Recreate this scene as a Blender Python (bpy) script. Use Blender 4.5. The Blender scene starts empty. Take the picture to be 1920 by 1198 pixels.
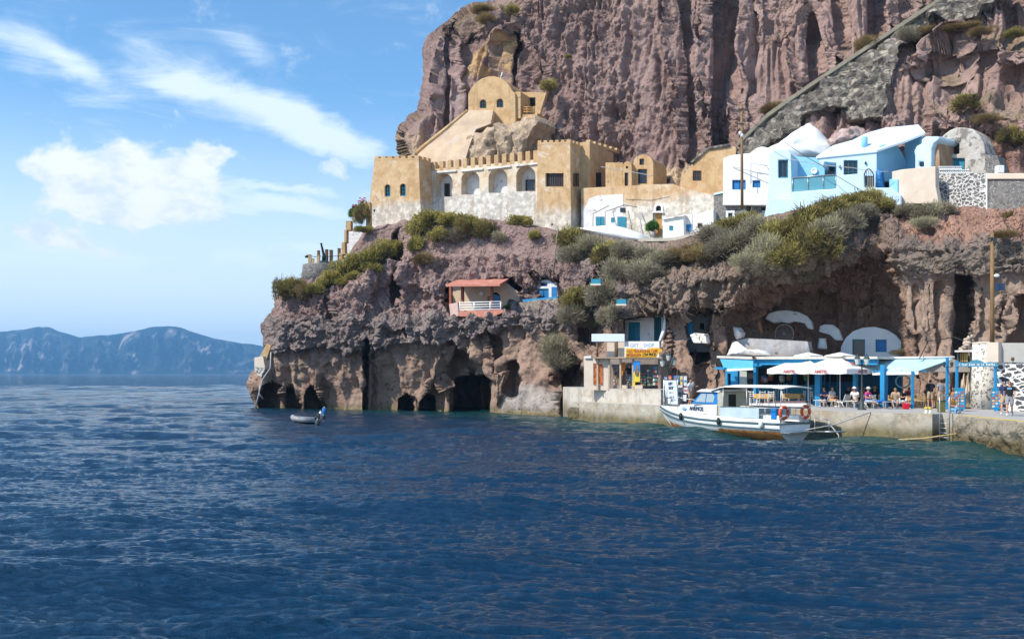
import bpy, bmesh, math, random
import numpy as np
from mathutils import Vector, Matrix
from mathutils.geometry import tessellate_polygon
R = math.radians
C = bpy.context.scene.collection
S = bpy.context.scene
random.seed(7)
# ---------------------------------------------------------------- camera
F, H, CX, CY = 1867.0, 3.5, 960.0, 700.0      # focal length in photo pixels, eye height, principal column, horizon row
cam = bpy.data.cameras.new('camera'); camo = bpy.data.objects.new('camera', cam); C.objects.link(camo)
camo.location = (0, 0, H); camo.rotation_euler = (R(90), 0, 0)
cam.sensor_width = 36; cam.lens = 36*F/1920; cam.shift_y = (CY-599)/1920; cam.clip_end = 60000; cam.clip_start = 0.1
S.camera = camo
# ---------------------------------------------------------------- sun, sky, exposure
SUN_EL, SUN_AZ = 45.0, 62.0        # height, degrees to the left of straight behind the camera
sd = Vector((-math.sin(R(SUN_AZ))*math.cos(R(SUN_EL)), -math.cos(R(SUN_AZ))*math.cos(R(SUN_EL)), math.sin(R(SUN_EL))))
sl = bpy.data.lights.new('sun', 'SUN'); sl.energy = 5.0; sl.angle = R(0.5); sl.color = (1, .93, .82)
so = bpy.data.objects.new('sun', sl); C.objects.link(so); so.rotation_euler = sd.to_track_quat('Z', 'Y').to_euler()
so.location = sd*200
S.view_settings.view_transform = 'Standard'; S.view_settings.look = 'None'
S.view_settings.gamma = 1; S.view_settings.exposure = 0.2
S.cycles.max_bounces = 6; S.cycles.diffuse_bounces = 3; S.cycles.glossy_bounces = 3; S.cycles.transmission_bounces = 4
S.cycles.transparent_max_bounces = 6; S.cycles.volume_bounces = 1
S.cycles.use_denoising = True; S.cycles.denoising_prefilter = 'ACCURATE'; S.cycles.sample_clamp_indirect = 2; S.cycles.sample_clamp_direct = 4
HAZE = 1.3e-4

class NT:
    """small helper around a node tree"""
    def __init__(s, nt): s.t = nt; s.n = nt.nodes; s.l = nt.links
    def new(s, kind, **kw):
        n = s.n.new(kind)
        for k, v in kw.items(): setattr(n, k, v)
        return n
    def put(s, sock, v):
        if isinstance(v, bpy.types.NodeSocket): s.l.new(v, sock)
        elif v is not None:
            if isinstance(v, (tuple, list)) and len(v) == 3 and sock.type == 'RGBA': v = (*v, 1)
            sock.default_value = v
    def math(s, op, a, b=None, c=None, clamp=False):
        n = s.new('ShaderNodeMath', operation=op, use_clamp=clamp)
        s.put(n.inputs[0], a)
        if b is not None: s.put(n.inputs[1], b)
        if c is not None: s.put(n.inputs[2], c)
        return n.outputs[0]
    def vmath(s, op, a, b=None):
        n = s.new('ShaderNodeVectorMath', operation=op)
        s.put(n.inputs[0], a)
        if b is not None: s.put(n.inputs[1], b)
        return n.outputs[0]
    def mix(s, f, a, b, blend='MIX'):
        n = s.new('ShaderNodeMix', data_type='RGBA', blend_type=blend)
        s.put(n.inputs[0], f); s.put(n.inputs[6], a); s.put(n.inputs[7], b)
        return n.outputs[2]
    def ramp(s, v, lo, hi, a=0.0, b=1.0, smooth=True):
        n = s.new('ShaderNodeMapRange', interpolation_type='SMOOTHSTEP' if smooth else 'LINEAR')
        s.put(n.inputs[0], v); s.put(n.inputs[1], lo); s.put(n.inputs[2], hi); s.put(n.inputs[3], a); s.put(n.inputs[4], b)
        return n.outputs[0]
    def noise(s, vec, scale, detail=4, rough=.55, dist=0, out=0):
        n = s.new('ShaderNodeTexNoise'); s.put(n.inputs['Vector'], vec); s.put(n.inputs['Scale'], scale)
        n.inputs['Detail'].default_value = detail; n.inputs['Roughness'].default_value = rough; n.inputs['Distortion'].default_value = dist
        return n.outputs[out]
    def voro(s, vec, scale, feature='F1', out='Distance', rnd=1):
        n = s.new('ShaderNodeTexVoronoi', feature=feature); s.put(n.inputs['Vector'], vec); s.put(n.inputs['Scale'], scale)
        n.inputs['Randomness'].default_value = rnd
        return n.outputs[out]
    def scale(s, vec, sc, loc=(0, 0, 0), rot=(0, 0, 0)):
        n = s.new('ShaderNodeMapping'); s.put(n.inputs[0], vec); n.inputs[1].default_value = loc
        n.inputs[2].default_value = rot; n.inputs[3].default_value = sc
        return n.outputs[0]

w = bpy.data.worlds.new('World'); S.world = w; w.use_nodes = True
N = NT(w.node_tree); N.n.clear()
sky = N.new('ShaderNodeTexSky', sky_type='NISHITA'); sky.sun_disc = False
sky.sun_elevation = R(SUN_EL); sky.sun_rotation = R(180+SUN_AZ); sky.air_density = 1.0; sky.dust_density = 0.6; sky.ozone_density = 2.2
tc = N.new('ShaderNodeTexCoord').outputs['Generated']
sx = N.new('ShaderNodeSeparateXYZ'); N.l.new(tc, sx.inputs[0])
az = N.math('ARCTAN2', sx.outputs[0], sx.outputs[1]); el = N.math('ARCSINE', sx.outputs[2])
cb = N.new('ShaderNodeCombineXYZ'); N.l.new(az, cb.inputs[0]); N.l.new(el, cb.inputs[1])
def azel(px, py):
    a = math.atan((px-CX)/F); return a, math.atan((CY-py)/F*math.cos(a))
def blob(px, py, rx, ry, rot=0, k=1.0):
    a, e = azel(px, py); m = N.new('ShaderNodeMapping', vector_type='TEXTURE'); N.l.new(warp, m.inputs[0])
    m.inputs[1].default_value = (a, e, 0); m.inputs[2].default_value = (0, 0, R(rot)); m.inputs[3].default_value = (rx/F, ry/F, 1)
    ln = N.new('ShaderNodeVectorMath', operation='LENGTH'); N.l.new(m.outputs[0], ln.inputs[0])
    return N.ramp(ln.outputs[1], 1.0, 0.0, 0, k)
wn = N.noise(N.scale(cb.outputs[0], (14, 20, 1)), 1, 5, .6, out=1)
warp = N.vmath('ADD', cb.outputs[0], N.vmath('MULTIPLY', N.vmath('SUBTRACT', wn, (.5, .5, .5)), (.05, .035, 0)))
def total(bl):
    t = bl[0]
    for b in bl[1:]: t = N.math('ADD', t, b)
    return t
cum = total([blob(*b) for b in [(150, 330, 130, 75, 0, 1.15), (330, 330, 150, 95, 0, 1.25), (240, 400, 150, 60, 0, .9), (90, 445, 130, 40, 0, 1.0), (230, 290, 60, 45, 0, .8),
                                (620, 315, 75, 52, 0, .85), (700, 370, 60, 40, 0, .6), (390, 290, 50, 40, 0, .7), (60, 310, 60, 35, 0, .5), (180, 380, 110, 60, 0, .5), (30, 400, 90, 60, 0, .4), (420, 400, 90, 50, 0, .45), (200, 470, 120, 26, 0, .5)]])
cir = total([blob(*b) for b in [(470, 205, 330, 60, -19, 1.0), (610, 250, 230, 55, -24, .9), (330, 160, 120, 30, -8, .55), (40, 80, 170, 60, -18, .85), (140, 130, 120, 35, -25, .5),
                                (560, 395, 260, 34, -4, 1.0), (560, 355, 230, 14, -5, .6), (480, 110, 130, 45, -35, .45), (430, 350, 120, 12, 0, .4), (600, 455, 260, 26, -3, .55),
                                (250, 520, 460, 90, 0, .8), (330, 420, 480, 170, -6, .55), (60, 500, 320, 70, 0, .9), (180, 560, 420, 60, 0, .9), (420, 330, 300, 60, -10, .5), (560, 480, 300, 50, -3, .6), (200, 180, 500, 160, -15, .25), (620, 560, 260, 50, 0, .5), (1500, 200, 800, 120, 10, .7)]])
n1 = N.noise(N.scale(cb.outputs[0], (20, 28, 1)), 1, 10, .66, .35)
n2 = N.noise(N.scale(cb.outputs[0], (6, 26, 1), rot=(0, 0, R(-16))), 1, 10, .68, .8)
mc = N.ramp(N.math('ADD', N.math('MULTIPLY', cum, 1.35), N.math('MULTIPLY', N.math('SUBTRACT', n1, .5), 2.6)), .12, 1.15)
mi = N.math('MULTIPLY', N.ramp(N.math('ADD', cir, N.math('MULTIPLY', N.math('SUBTRACT', n2, .5), 2.4)), .0, 1.35), .9)
hz = N.ramp(el, R(16), R(4.0), 0, .88)
msk = N.math('MAXIMUM', N.math('MAXIMUM', mc, mi), hz)
n3 = N.noise(N.scale(cb.outputs[0], (30, 50, 1), loc=(0, -.03, 0)), 1, 6, .55)
ccol = N.mix(N.math('MULTIPLY', N.ramp(n3, .42, .7), mc), (6.6, 6.9, 7.3), (5.0, 5.8, 6.8))
ccol = N.mix(N.math('SUBTRACT', 1, mc, clamp=True), ccol, (5.9, 6.8, 7.6))
skyc = N.mix(1.0, sky.outputs[0], (.80, 1.12, 1.28), 'MULTIPLY')
bg = N.new('ShaderNodeBackground'); N.put(bg.inputs[0], N.mix(msk, skyc, ccol)); bg.inputs[1].default_value = 0.14
N.l.new(bg.outputs[0], N.new('ShaderNodeOutputWorld').inputs[0])

# ---------------------------------------------------------------- helpers: placement
def P(px, py, Y): return Vector(((px-CX)*Y/F, Y, H+(CY-py)*Y/F))
def srgb(r, g, b):
    f = lambda c: (c/255/12.92) if c/255 <= .04045 else ((c/255+.055)/1.055)**2.4
    return (f(r), f(g), f(b))
class Plane:
    """a vertical plane through two ground points given as (photo column, distance)"""
    def __init__(s, px1, Y1, px2, Y2):
        s.A = Vector(((px1-CX)*Y1/F, Y1)); B = Vector(((px2-CX)*Y2/F, Y2)); s.d = (B-s.A).normalized()
        s.n = Vector((s.d.y, -s.d.x))
        if s.n.dot(s.A) > 0: s.n = -s.n          # towards the viewer's side
        s.ang = math.atan2(s.d.y, s.d.x)
    def hit(s, px, py, off=0.0):
        r = Vector(((px-CX)/F, 1.0)); Y = (s.A.dot(s.n)+off)/r.dot(s.n)
        return Vector((r.x*Y, Y, H+(CY-py)*Y/F))
    def n3(s): return Vector((s.n.x, s.n.y, 0))
    def d3(s): return Vector((s.d.x, s.d.y, 0))

# ---------------------------------------------------------------- helpers: meshes and objects
class MB:
    def __init__(s): s.v = []; s.f = []; s.m = []; s.smooth = []
    def add(s, vs, fs, mi=0, sm=False):
        b = len(s.v); s.v += [Vector(v) for v in vs]
        for f in fs: s.f.append([b+i for i in f]); s.m.append(mi); s.smooth.append(sm)
        return s
    def box(s, c, size, rz=0, mi=0, rot=None, taper=1.0):
        c = Vector(c); x, y, z = [k/2 for k in size]; M = rot or Matrix.Rotation(rz, 3, 'Z')
        vs = []
        for dz in (-1, 1):
            t = taper if dz > 0 else 1
            for dx, dy in ((-1, -1), (1, -1), (1, 1), (-1, 1)): vs.append(c+M@Vector((dx*x*t, dy*y*t, dz*z)))
        return s.add(vs, [(3, 2, 1, 0), (4, 5, 6, 7), (0, 1, 5, 4), (1, 2, 6, 5), (2, 3, 7, 6), (3, 0, 4, 7)], mi)
    def tube(s, pts, r, n=8, mi=0, cap=True, sm=True):
        pts = [Vector(p) for p in pts]; rs = r if isinstance(r, (list, tuple)) else [r]*len(pts)
        vs = []; up = None
        for i, p in enumerate(pts):
            t = (pts[min(i+1, len(pts)-1)]-pts[max(i-1, 0)]).normalized()
            if up is None: up = t.orthogonal().normalized()
            a = (up-t*up.dot(t)); a = a.normalized() if a.length > 1e-6 else t.orthogonal().normalized()
            up = a; b = t.cross(a)
            for k in range(n):
                th = 2*math.pi*k/n; vs.append(p+(a*math.cos(th)+b*math.sin(th))*rs[i])
        fs = []
        for i in range(len(pts)-1):
            for k in range(n): fs.append((i*n+k, i*n+(k+1) % n, (i+1)*n+(k+1) % n, (i+1)*n+k))
        if cap: fs += [tuple(range(n-1, -1, -1)), tuple(range((len(pts)-1)*n, len(pts)*n))]
        return s.add(vs, fs, mi, sm)
    def lathe(s, c, prof, n=16, mi=0, sm=True, sx=1, sy=1, rot=None):
        c = Vector(c); vs = []
        for r, z in prof:
            for k in range(n):
                th = 2*math.pi*k/n; q = Vector((r*math.cos(th)*sx, r*math.sin(th)*sy, z)); vs.append(c+(rot@q if rot else q))
        fs = [(i*n+k, i*n+(k+1) % n, (i+1)*n+(k+1) % n, (i+1)*n+k) for i in range(len(prof)-1) for k in range(n)]
        fs += [tuple(range(n-1, -1, -1)), tuple(range((len(prof)-1)*n, len(prof)*n))]
        return s.add(vs, fs, mi, sm)
    def ball(s, c, r, n=10, mi=0, rot=None):
        rx, ry, rz = r if isinstance(r, (tuple, list)) else (r, r, r)
        prof = [(max(math.sin(math.pi*i/n), .001), -math.cos(math.pi*i/n)*rz) for i in range(n+1)]
        return s.lathe(c, [(a, z) for a, z in prof], n+2, mi, True, rx, ry, rot)
    def prism(s, loops, vec, mi=0):
        """loops: outer polygon then holes (3D points, one plane); extruded by vec"""
        vec = Vector(vec); loops = [[Vector(p) for p in l] for l in loops]
        flat = [p for l in loops for p in l]; n = len(flat)
        tris = tessellate_polygon(loops) if (len(loops) > 1 or len(loops[0]) > 4) else [tuple(range(len(loops[0])))]
        fs = [tuple(t) for t in tris]+[tuple(n+i for i in reversed(t)) for t in tris]
        b = 0
        for l in loops:
            m = len(l)
            for i in range(m): j = (i+1) % m; fs.append((b+i, b+j, n+b+j, n+b+i))
            b += m
        return s.add(flat+[p+vec for p in flat], fs, mi)
    def panel(s, pl, poly, holes=(), off=0.0, depth=.3, mi=0):
        return s.prism([[pl.hit(x, y, off) for x, y in poly]]+[[pl.hit(x, y, off) for x, y in h] for h in holes], -pl.n3()*depth, mi)
    def build(s, name, mats, parent=None, loc=None, bevel=0, smooth=False, recalc=True):
        me = bpy.data.meshes.new(name); L = Vector(loc) if loc is not None else Vector((0, 0, 0))
        if parent is not None: L = Vector(parent.get('_o', (0, 0, 0)))
        me.from_pydata([tuple(v-L) for v in s.v], [], s.f)
        mats = mats if isinstance(mats, (list, tuple)) else [mats]
        for m in mats: me.materials.append(m)
        me.polygons.foreach_set('material_index', s.m)
        me.polygons.foreach_set('use_smooth', [bool(q or smooth) for q in s.smooth])
        if recalc:
            bm = bmesh.new(); bm.from_mesh(me); bmesh.ops.recalc_face_normals(bm, faces=bm.faces); bm.to_mesh(me); bm.free()
        me.update()
        o = bpy.data.objects.new(name, me); C.objects.link(o)
        if parent is not None: o.parent = parent
        else: o.location = L
        if bevel:
            b = o.modifiers.new('bevel', 'BEVEL'); b.width = bevel; b.segments = 2; b.limit_method = 'ANGLE'; b.angle_limit = R(40)
        return o
def tag(o, label=None, cat=None, group=None, kind=None):
    if label: o['label'] = label
    if cat: o['category'] = cat
    if group: o['group'] = group
    if kind: o['kind'] = kind
    return o
def thing(name, loc, label, cat, group=None, rz=0):
    """an Empty; parts are modelled in world coordinates round loc and shifted into its frame"""
    o = bpy.data.objects.new(name, None); C.objects.link(o); o.empty_display_size = .3
    o.location = loc; o.rotation_euler = (0, 0, rz); o['_o'] = tuple(loc) if not rz else (0, 0, 0)
    return tag(o, label, cat, group)
def sub(o):
    """lets a part carry sub-parts modelled in the same coordinates as its own"""
    o['_o'] = tuple(o.parent.get('_o', (0, 0, 0))); return o
def dup(root, loc, rz=0, label=None, group=None, scale=None):
    r = root.copy(); C.objects.link(r); r.location = loc; r.rotation_euler = (0, 0, rz)
    if scale: r.scale = (scale,)*3 if not isinstance(scale, (tuple, list)) else scale
    if label: r['label'] = label
    if group: r['group'] = group
    for ch in list(root.children):
        c = ch.copy(); C.objects.link(c); c.parent = r
        for g in list(ch.children): d = g.copy(); C.objects.link(d); d.parent = c
    return r
def arch(cx, base, w_, h, n=10, k=1.0):
    """picture-space arch outline: bottom-left, up, over, bottom-right (y down)"""
    r = w_/2; pts = [(cx-r, base)]
    for i in range(n+1):
        th = math.pi*(1-i/n); pts.append((cx+r*math.cos(th), base-h+r*k-r*k*math.sin(th)))
    return pts+[(cx+r, base)]
def rect(x0, y0, x1, y1): return [(x0, y0), (x1, y0), (x1, y1), (x0, y1)]
def marks(n, size, mat, name, parent, loc, rz, width, seed=1, ext=.004):
    """a line of small strokes for writing too small to read"""
    rg = random.Random(seed); m = MB(); st = width/n
    for i in range(n):
        if rg.random() < .15: continue
        h = size*rg.uniform(.55, .75); x = (i+.5)*st-width/2; m.box((x, 0, 0), (st*rg.uniform(.2, .35), ext*2, h)); m.box((x+st*.25, 0, rg.choice((-.3, 0, .3))*h), (st*.4, ext*2-.001, h*.22))
    o = m.build(name, mat); o.parent = parent; o.location = Vector(loc)-Vector(parent.get('_o', (0, 0, 0))); o.rotation_euler = (0, 0, rz); return o
def text_mesh(txt, size, mat, name, parent, loc, rx=R(90), rz=0, ext=.004, bold=0, width=None):
    cu = bpy.data.curves.new('t', 'FONT'); cu.body = txt; cu.size = size; cu.extrude = ext; cu.align_x = 'CENTER'; cu.align_y = 'CENTER'; cu.offset = bold
    to = bpy.data.objects.new('t', cu); C.objects.link(to); dg = bpy.context.evaluated_depsgraph_get()
    me = bpy.data.meshes.new_from_object(to.evaluated_get(dg)); bpy.data.objects.remove(to); bpy.data.curves.remove(cu)
    if width:
        xs = [v.co.x for v in me.vertices]; k = width/max(max(xs)-min(xs), 1e-3)
        for v in me.vertices: v.co.x *= k
    me.name = name; me.materials.clear(); me.materials.append(mat)
    o = bpy.data.objects.new(name, me); C.objects.link(o); o.parent = parent
    L = Vector(parent.get('_o', (0, 0, 0))) if parent else Vector((0, 0, 0))
    o.location = Vector(loc)-L; o.rotation_euler = (rx, 0, rz)
    return o
# ---------------------------------------------------------------- materials
MATS = {}
def surf(name, c1, c2=None, scale=2.0, rough=.8, bump=.3, bscale=None, spec=.3, metal=0, detail=6, third=None, tscale=1, tlo=.5, thi=.6, obj=False, stretch=(1, 1, 1), bdist=.05):
    """two tones of one material mixed by noise, an optional patchy third tone, and bump"""
    if name in MATS: return MATS[name]
    m = bpy.data.materials.new(name); m.use_nodes = True; T = NT(m.node_tree); b = T.n['Principled BSDF']
    pos = T.new('ShaderNodeTexCoord').outputs['Object'] if obj else T.new('ShaderNodeNewGeometry').outputs['Position']
    if stretch != (1, 1, 1): pos = T.scale(pos, stretch)
    nz = T.noise(pos, scale, detail, .6)
    col = T.mix(T.ramp(nz, .35, .65), c1, c2 or tuple(k*.8 for k in c1))
    if third: col = T.mix(T.ramp(T.noise(pos, tscale, 5, .62), tlo, thi), col, third)
    T.put(b.inputs['Base Color'], col); b.inputs['Roughness'].default_value = rough
    b.inputs['Specular IOR Level'].default_value = spec; b.inputs['Metallic'].default_value = metal
    if bump:
        bp = T.new('ShaderNodeBump'); bp.inputs['Strength'].default_value = bump; bp.inputs['Distance'].default_value = bdist
        T.put(bp.inputs['Height'], T.noise(pos, bscale or scale*4, 8, .65)); T.l.new(bp.outputs[0], b.inputs['Normal'])
    MATS[name] = m; return m
def masonry(name, stone1, stone2, mortar, scale=2.2, edge=.08, squash=1.6, bump=.6, fill=None):
    """rubble walling: cells of stone set in mortar"""
    m = bpy.data.materials.new(name); m.use_nodes = True; T = NT(m.node_tree); b = T.n['Principled BSDF']
    pos = T.new('ShaderNodeNewGeometry').outputs['Position']
    nz = T.noise(pos, 2.2, 4, .65, out=1); p = T.vmath('ADD', T.scale(pos, (1, 1, squash)), T.vmath('MULTIPLY', nz, (.55, .55, .55)))
    d = T.voro(p, scale, 'DISTANCE_TO_EDGE', 'Distance'); c = T.voro(p, scale, 'F1', 'Color'); d = T.math('ADD', d, T.math('MULTIPLY', T.math('SUBTRACT', T.noise(pos, 7, 3, .6), .5), edge*1.2))
    sc = T.new('ShaderNodeSeparateColor'); T.l.new(c, sc.inputs[0])
    col = T.mix(sc.outputs[0], stone1, stone2); col = T.mix(T.math('MULTIPLY', T.noise(pos, 9, 5, .7), .7), col, tuple(k*.5 for k in stone1))
    k = T.ramp(d, edge, edge*1.6)
    if fill: k = T.math('MULTIPLY', k, T.ramp(sc.outputs[1], fill, fill+.05))
    T.put(b.inputs['Base Color'], T.mix(k, mortar, col)); b.inputs['Roughness'].default_value = .9
    b.inputs['Specular IOR Level'].default_value = .2
    bp = T.new('ShaderNodeBump'); bp.inputs['Strength'].default_value = bump; bp.inputs['Distance'].default_value = .08
    T.put(bp.inputs['Height'], T.math('ADD', T.math('MULTIPLY', T.noise(pos, 10, 6, .7), .5), k)); T.l.new(bp.outputs[0], b.inputs['Normal'])
    return m
def stained(name, base, worn, z0, z1, speck=(.05, .04, .04), tint=None, amp=2.0):
    """limewashed wall whose colour coat has worn off low down (between heights z0 and z1), with holes and cracks"""
    m = bpy.data.materials.new(name); m.use_nodes = True; T = NT(m.node_tree); b = T.n['Principled BSDF']
    pos = T.new('ShaderNodeNewGeometry').outputs['Position']; sp = T.new('ShaderNodeSeparateXYZ'); T.l.new(pos, sp.inputs[0])
    big = T.noise(pos, .45, 6, .65); mid = T.noise(pos, 2.5, 6, .65); fine = T.noise(pos, 9, 6, .7)
    z = T.math('ADD', sp.outputs[2], T.math('MULTIPLY', T.math('SUBTRACT', big, .5), amp*2))
    k = T.ramp(z, z1, z0)
    col = T.mix(T.ramp(mid, .3, .7), base, tint or tuple(c*.78 for c in base)); col = T.mix(T.ramp(T.noise(pos, .9, 8, .72), .47, .6, 0, .7), col, tuple(c*k_ for c, k_ in zip(base, (.72, .62, .52)))); col = T.mix(T.ramp(T.noise(pos, .55, 8, .72, .5), .54, .62, 0, .5), col, worn)
    wor = T.mix(T.ramp(T.noise(pos, 1.6, 6, .7), .38, .6), worn, tuple(c*.6 for c in worn))
    col = T.mix(k, col, wor)
    streak = T.noise(T.scale(pos, (1.6, 1.6, .22)), 1, 5, .6)
    col = T.mix(T.ramp(streak, .52, .68, 0, .5), col, tuple(c*.55 for c in base))
    hole = T.ramp(T.voro(T.vmath('ADD', pos, T.vmath('MULTIPLY', T.noise(pos, 3, 2, .5, out=1), (.3, .3, .3))), .55), .085, .05)
    col = T.mix(T.math('MULTIPLY', hole, T.ramp(k, 0, 1, .4, 1)), col, speck)
    T.put(b.inputs['Base Color'], col); b.inputs['Roughness'].default_value = .9; b.inputs['Specular IOR Level'].default_value = .15
    bp = T.new('ShaderNodeBump'); bp.inputs['Strength'].default_value = .55; bp.inputs['Distance'].default_value = .12
    T.put(bp.inputs['Height'], T.math('ADD', T.math('MULTIPLY', mid, .7), T.math('SUBTRACT', T.math('MULTIPLY', fine, .35), hole))); T.l.new(bp.outputs[0], b.inputs['Normal'])
    MATS[name] = m; return m
def glass(name, col=(.02, .03, .04), rough=.05):
    m = bpy.data.materials.new(name); m.use_nodes = True; b = m.node_tree.nodes['Principled BSDF']
    b.inputs['Base Color'].default_value = (*col, 1); b.inputs['Roughness'].default_value = rough; b.inputs['Specular IOR Level'].default_value = .6
    return m
OCHRE = stained('ochre_limewash', (.58, .40, .225), (.68, .61, .52), 20.2, 21.4, tint=(.50, .34, .19), amp=1.2)
OCHRER = stained('ochre_limewash_tall', (.58, .40, .225), (.68, .61, .52), 17.6, 19.4, tint=(.50, .34, .19), amp=1.6)
OCHRE2 = stained('ochre_wall', (.60, .41, .24), (.72, .65, .56), 18.3, 19.6, tint=(.55, .39, .24), amp=1.4)
OCHRE3 = stained('ochre_plain', (.57, .39, .21), (.5, .38, .25), 5, 6, tint=(.50, .33, .18))
ARCW = stained('arcade_wall', (.64, .50, .34), (.70, .66, .60), 20.6, 22.6, tint=(.66, .56, .44), amp=1.4)
PLASTER = surf('cream_plaster', (.55, .42, .29), (.46, .34, .24), .7, .9, .5, 3, third=(.50, .40, .32), tscale=.5, tlo=.52, thi=.62)
WHITEP = surf('white_limewash', (.74, .74, .73), (.68, .69, .70), 1.5, .85, .3, 5)
OLDSTONE = surf('weathered_grey_stucco', (.42, .38, .33), (.52, .49, .45), 1.2, .95, .8, 4, third=(.22, .19, .17), tscale=1.7, tlo=.5, thi=.6, bdist=.12)
OLDWHITE = surf('weathered_whitewash', (.70, .68, .66), (.60, .58, .57), 1.4, .9, .6, 4, third=(.36, .33, .31), tscale=1.5, tlo=.58, thi=.68)
BLUEP = surf('pale_blue_limewash', (.55, .71, .82), (.50, .66, .79), .8, .85, .25, 5)
BLUED = surf('deep_blue_shade_limewash', (.27, .54, .72), (.23, .49, .68), .8, .85, .25, 5)  # deeper blue: shade put into the colour of recess, vault end, rear wall
CREAM = surf('cream_wall', (.62, .53, .44), (.58, .48, .39), 1.2, .9, .3, 5, third=(.42, .35, .3), tscale=2.2, tlo=.64, thi=.7)
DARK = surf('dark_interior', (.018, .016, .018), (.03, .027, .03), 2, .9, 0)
GLASS = glass('window_glass')
GLASSD = glass('dark_window', (.012, .014, .02), .12)
BLUEPAINT = surf('blue_paint', (.02, .17, .42), (.02, .14, .37), 5, .45, .1)
TEALPAINT = surf('teal_paint', (.02, .21, .30), (.02, .17, .26), 5, .5, .1)
SKYPAINT = surf('bright_blue_paint', (.02, .25, .50), (.02, .21, .44), 4, .5, .1)
WOOD = surf('brown_wood', (.16, .09, .05), (.11, .06, .03), 6, .75, .3, stretch=(1, 1, .15))
POLEW = surf('pole_wood', (.27, .16, .075), (.20, .115, .05), 6, .8, .4, stretch=(1, 1, .1))
ORANGEW = surf('orange_wood', (.5, .27, .09), (.42, .22, .07), 6, .7, .2, stretch=(1, 1, .2))
CONC = surf('quay_concrete', (.50, .45, .37), (.43, .39, .32), .8, .9, .6, 6, third=(.33, .31, .27), tscale=.9, tlo=.54, thi=.66)
PAVE = surf('quay_paving', (.42, .40, .37), (.36, .34, .32), 1.2, .9, .25, 8)
YELLOW = surf('yellow_line_paint', (.72, .48, .03), (.62, .42, .05), 3, .7, .1, third=(.42, .38, .3), tscale=2.5, tlo=.58, thi=.66)
WHITE = surf('white_paint', (.80, .80, .79), (.74, .74, .73), 3, .45, .05)
METAL = surf('galvanised_steel', (.5, .5, .5), (.42, .42, .43), 6, .35, .05, metal=.85)
DMETAL = surf('dark_green_iron', (.035, .05, .05), (.05, .065, .065), 6, .5, .1)
BLACK = surf('black_rubber', (.02, .02, .022), (.03, .03, .03), 6, .6, .1)
WIRE = surf('cable_black', (.03, .03, .03), None, 6, .6, 0)
WIREG = surf('cable_grey', (.45, .43, .42), None, 6, .6, 0)
CANVAS = surf('white_canvas', (.82, .80, .76), (.77, .75, .71), 2.5, .9, .15)
STONED = masonry('dark_stone_wall', (.10, .095, .10), (.17, .155, .15), (.42, .39, .36), 2.6, .06)
STONEG = masonry('grey_rubble_wall', (.15, .145, .145), (.29, .27, .25), (.36, .34, .31), 3.4, .045, 1.3, 1.0)
STONEW = masonry('whitewashed_joint_wall', (.075, .072, .078), (.14, .13, .13), (.78, .76, .73), 2.3, .10, 1.8)
STONEP = masonry('stone_pattern_wall', (.20, .19, .18), (.27, .25, .23), (.56, .53, .48), 3.2, .09, 1.2, .5, fill=.42)
STONEC = masonry('painted_pebble_wall', (.28, .25, .22), (.42, .38, .33), (.74, .69, .61), 5.5, .12, .7, .4, fill=.5)
RAMPST = masonry('ramp_rubble', (.06, .055, .05), (.58, .51, .42), (.22, .18, .145), 2.0, .05, 1.0, 2.0)
REDROOF = surf('faded_red_roof', (.52, .21, .15), (.45, .17, .12), 1.6, .85, .5, 7, third=(.55, .32, .25), tscale=1.3, tlo=.55, thi=.65)
REDWOOD = surf('red_brown_post', (.30, .09, .05), (.24, .07, .04), 5, .7, .1)

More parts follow.
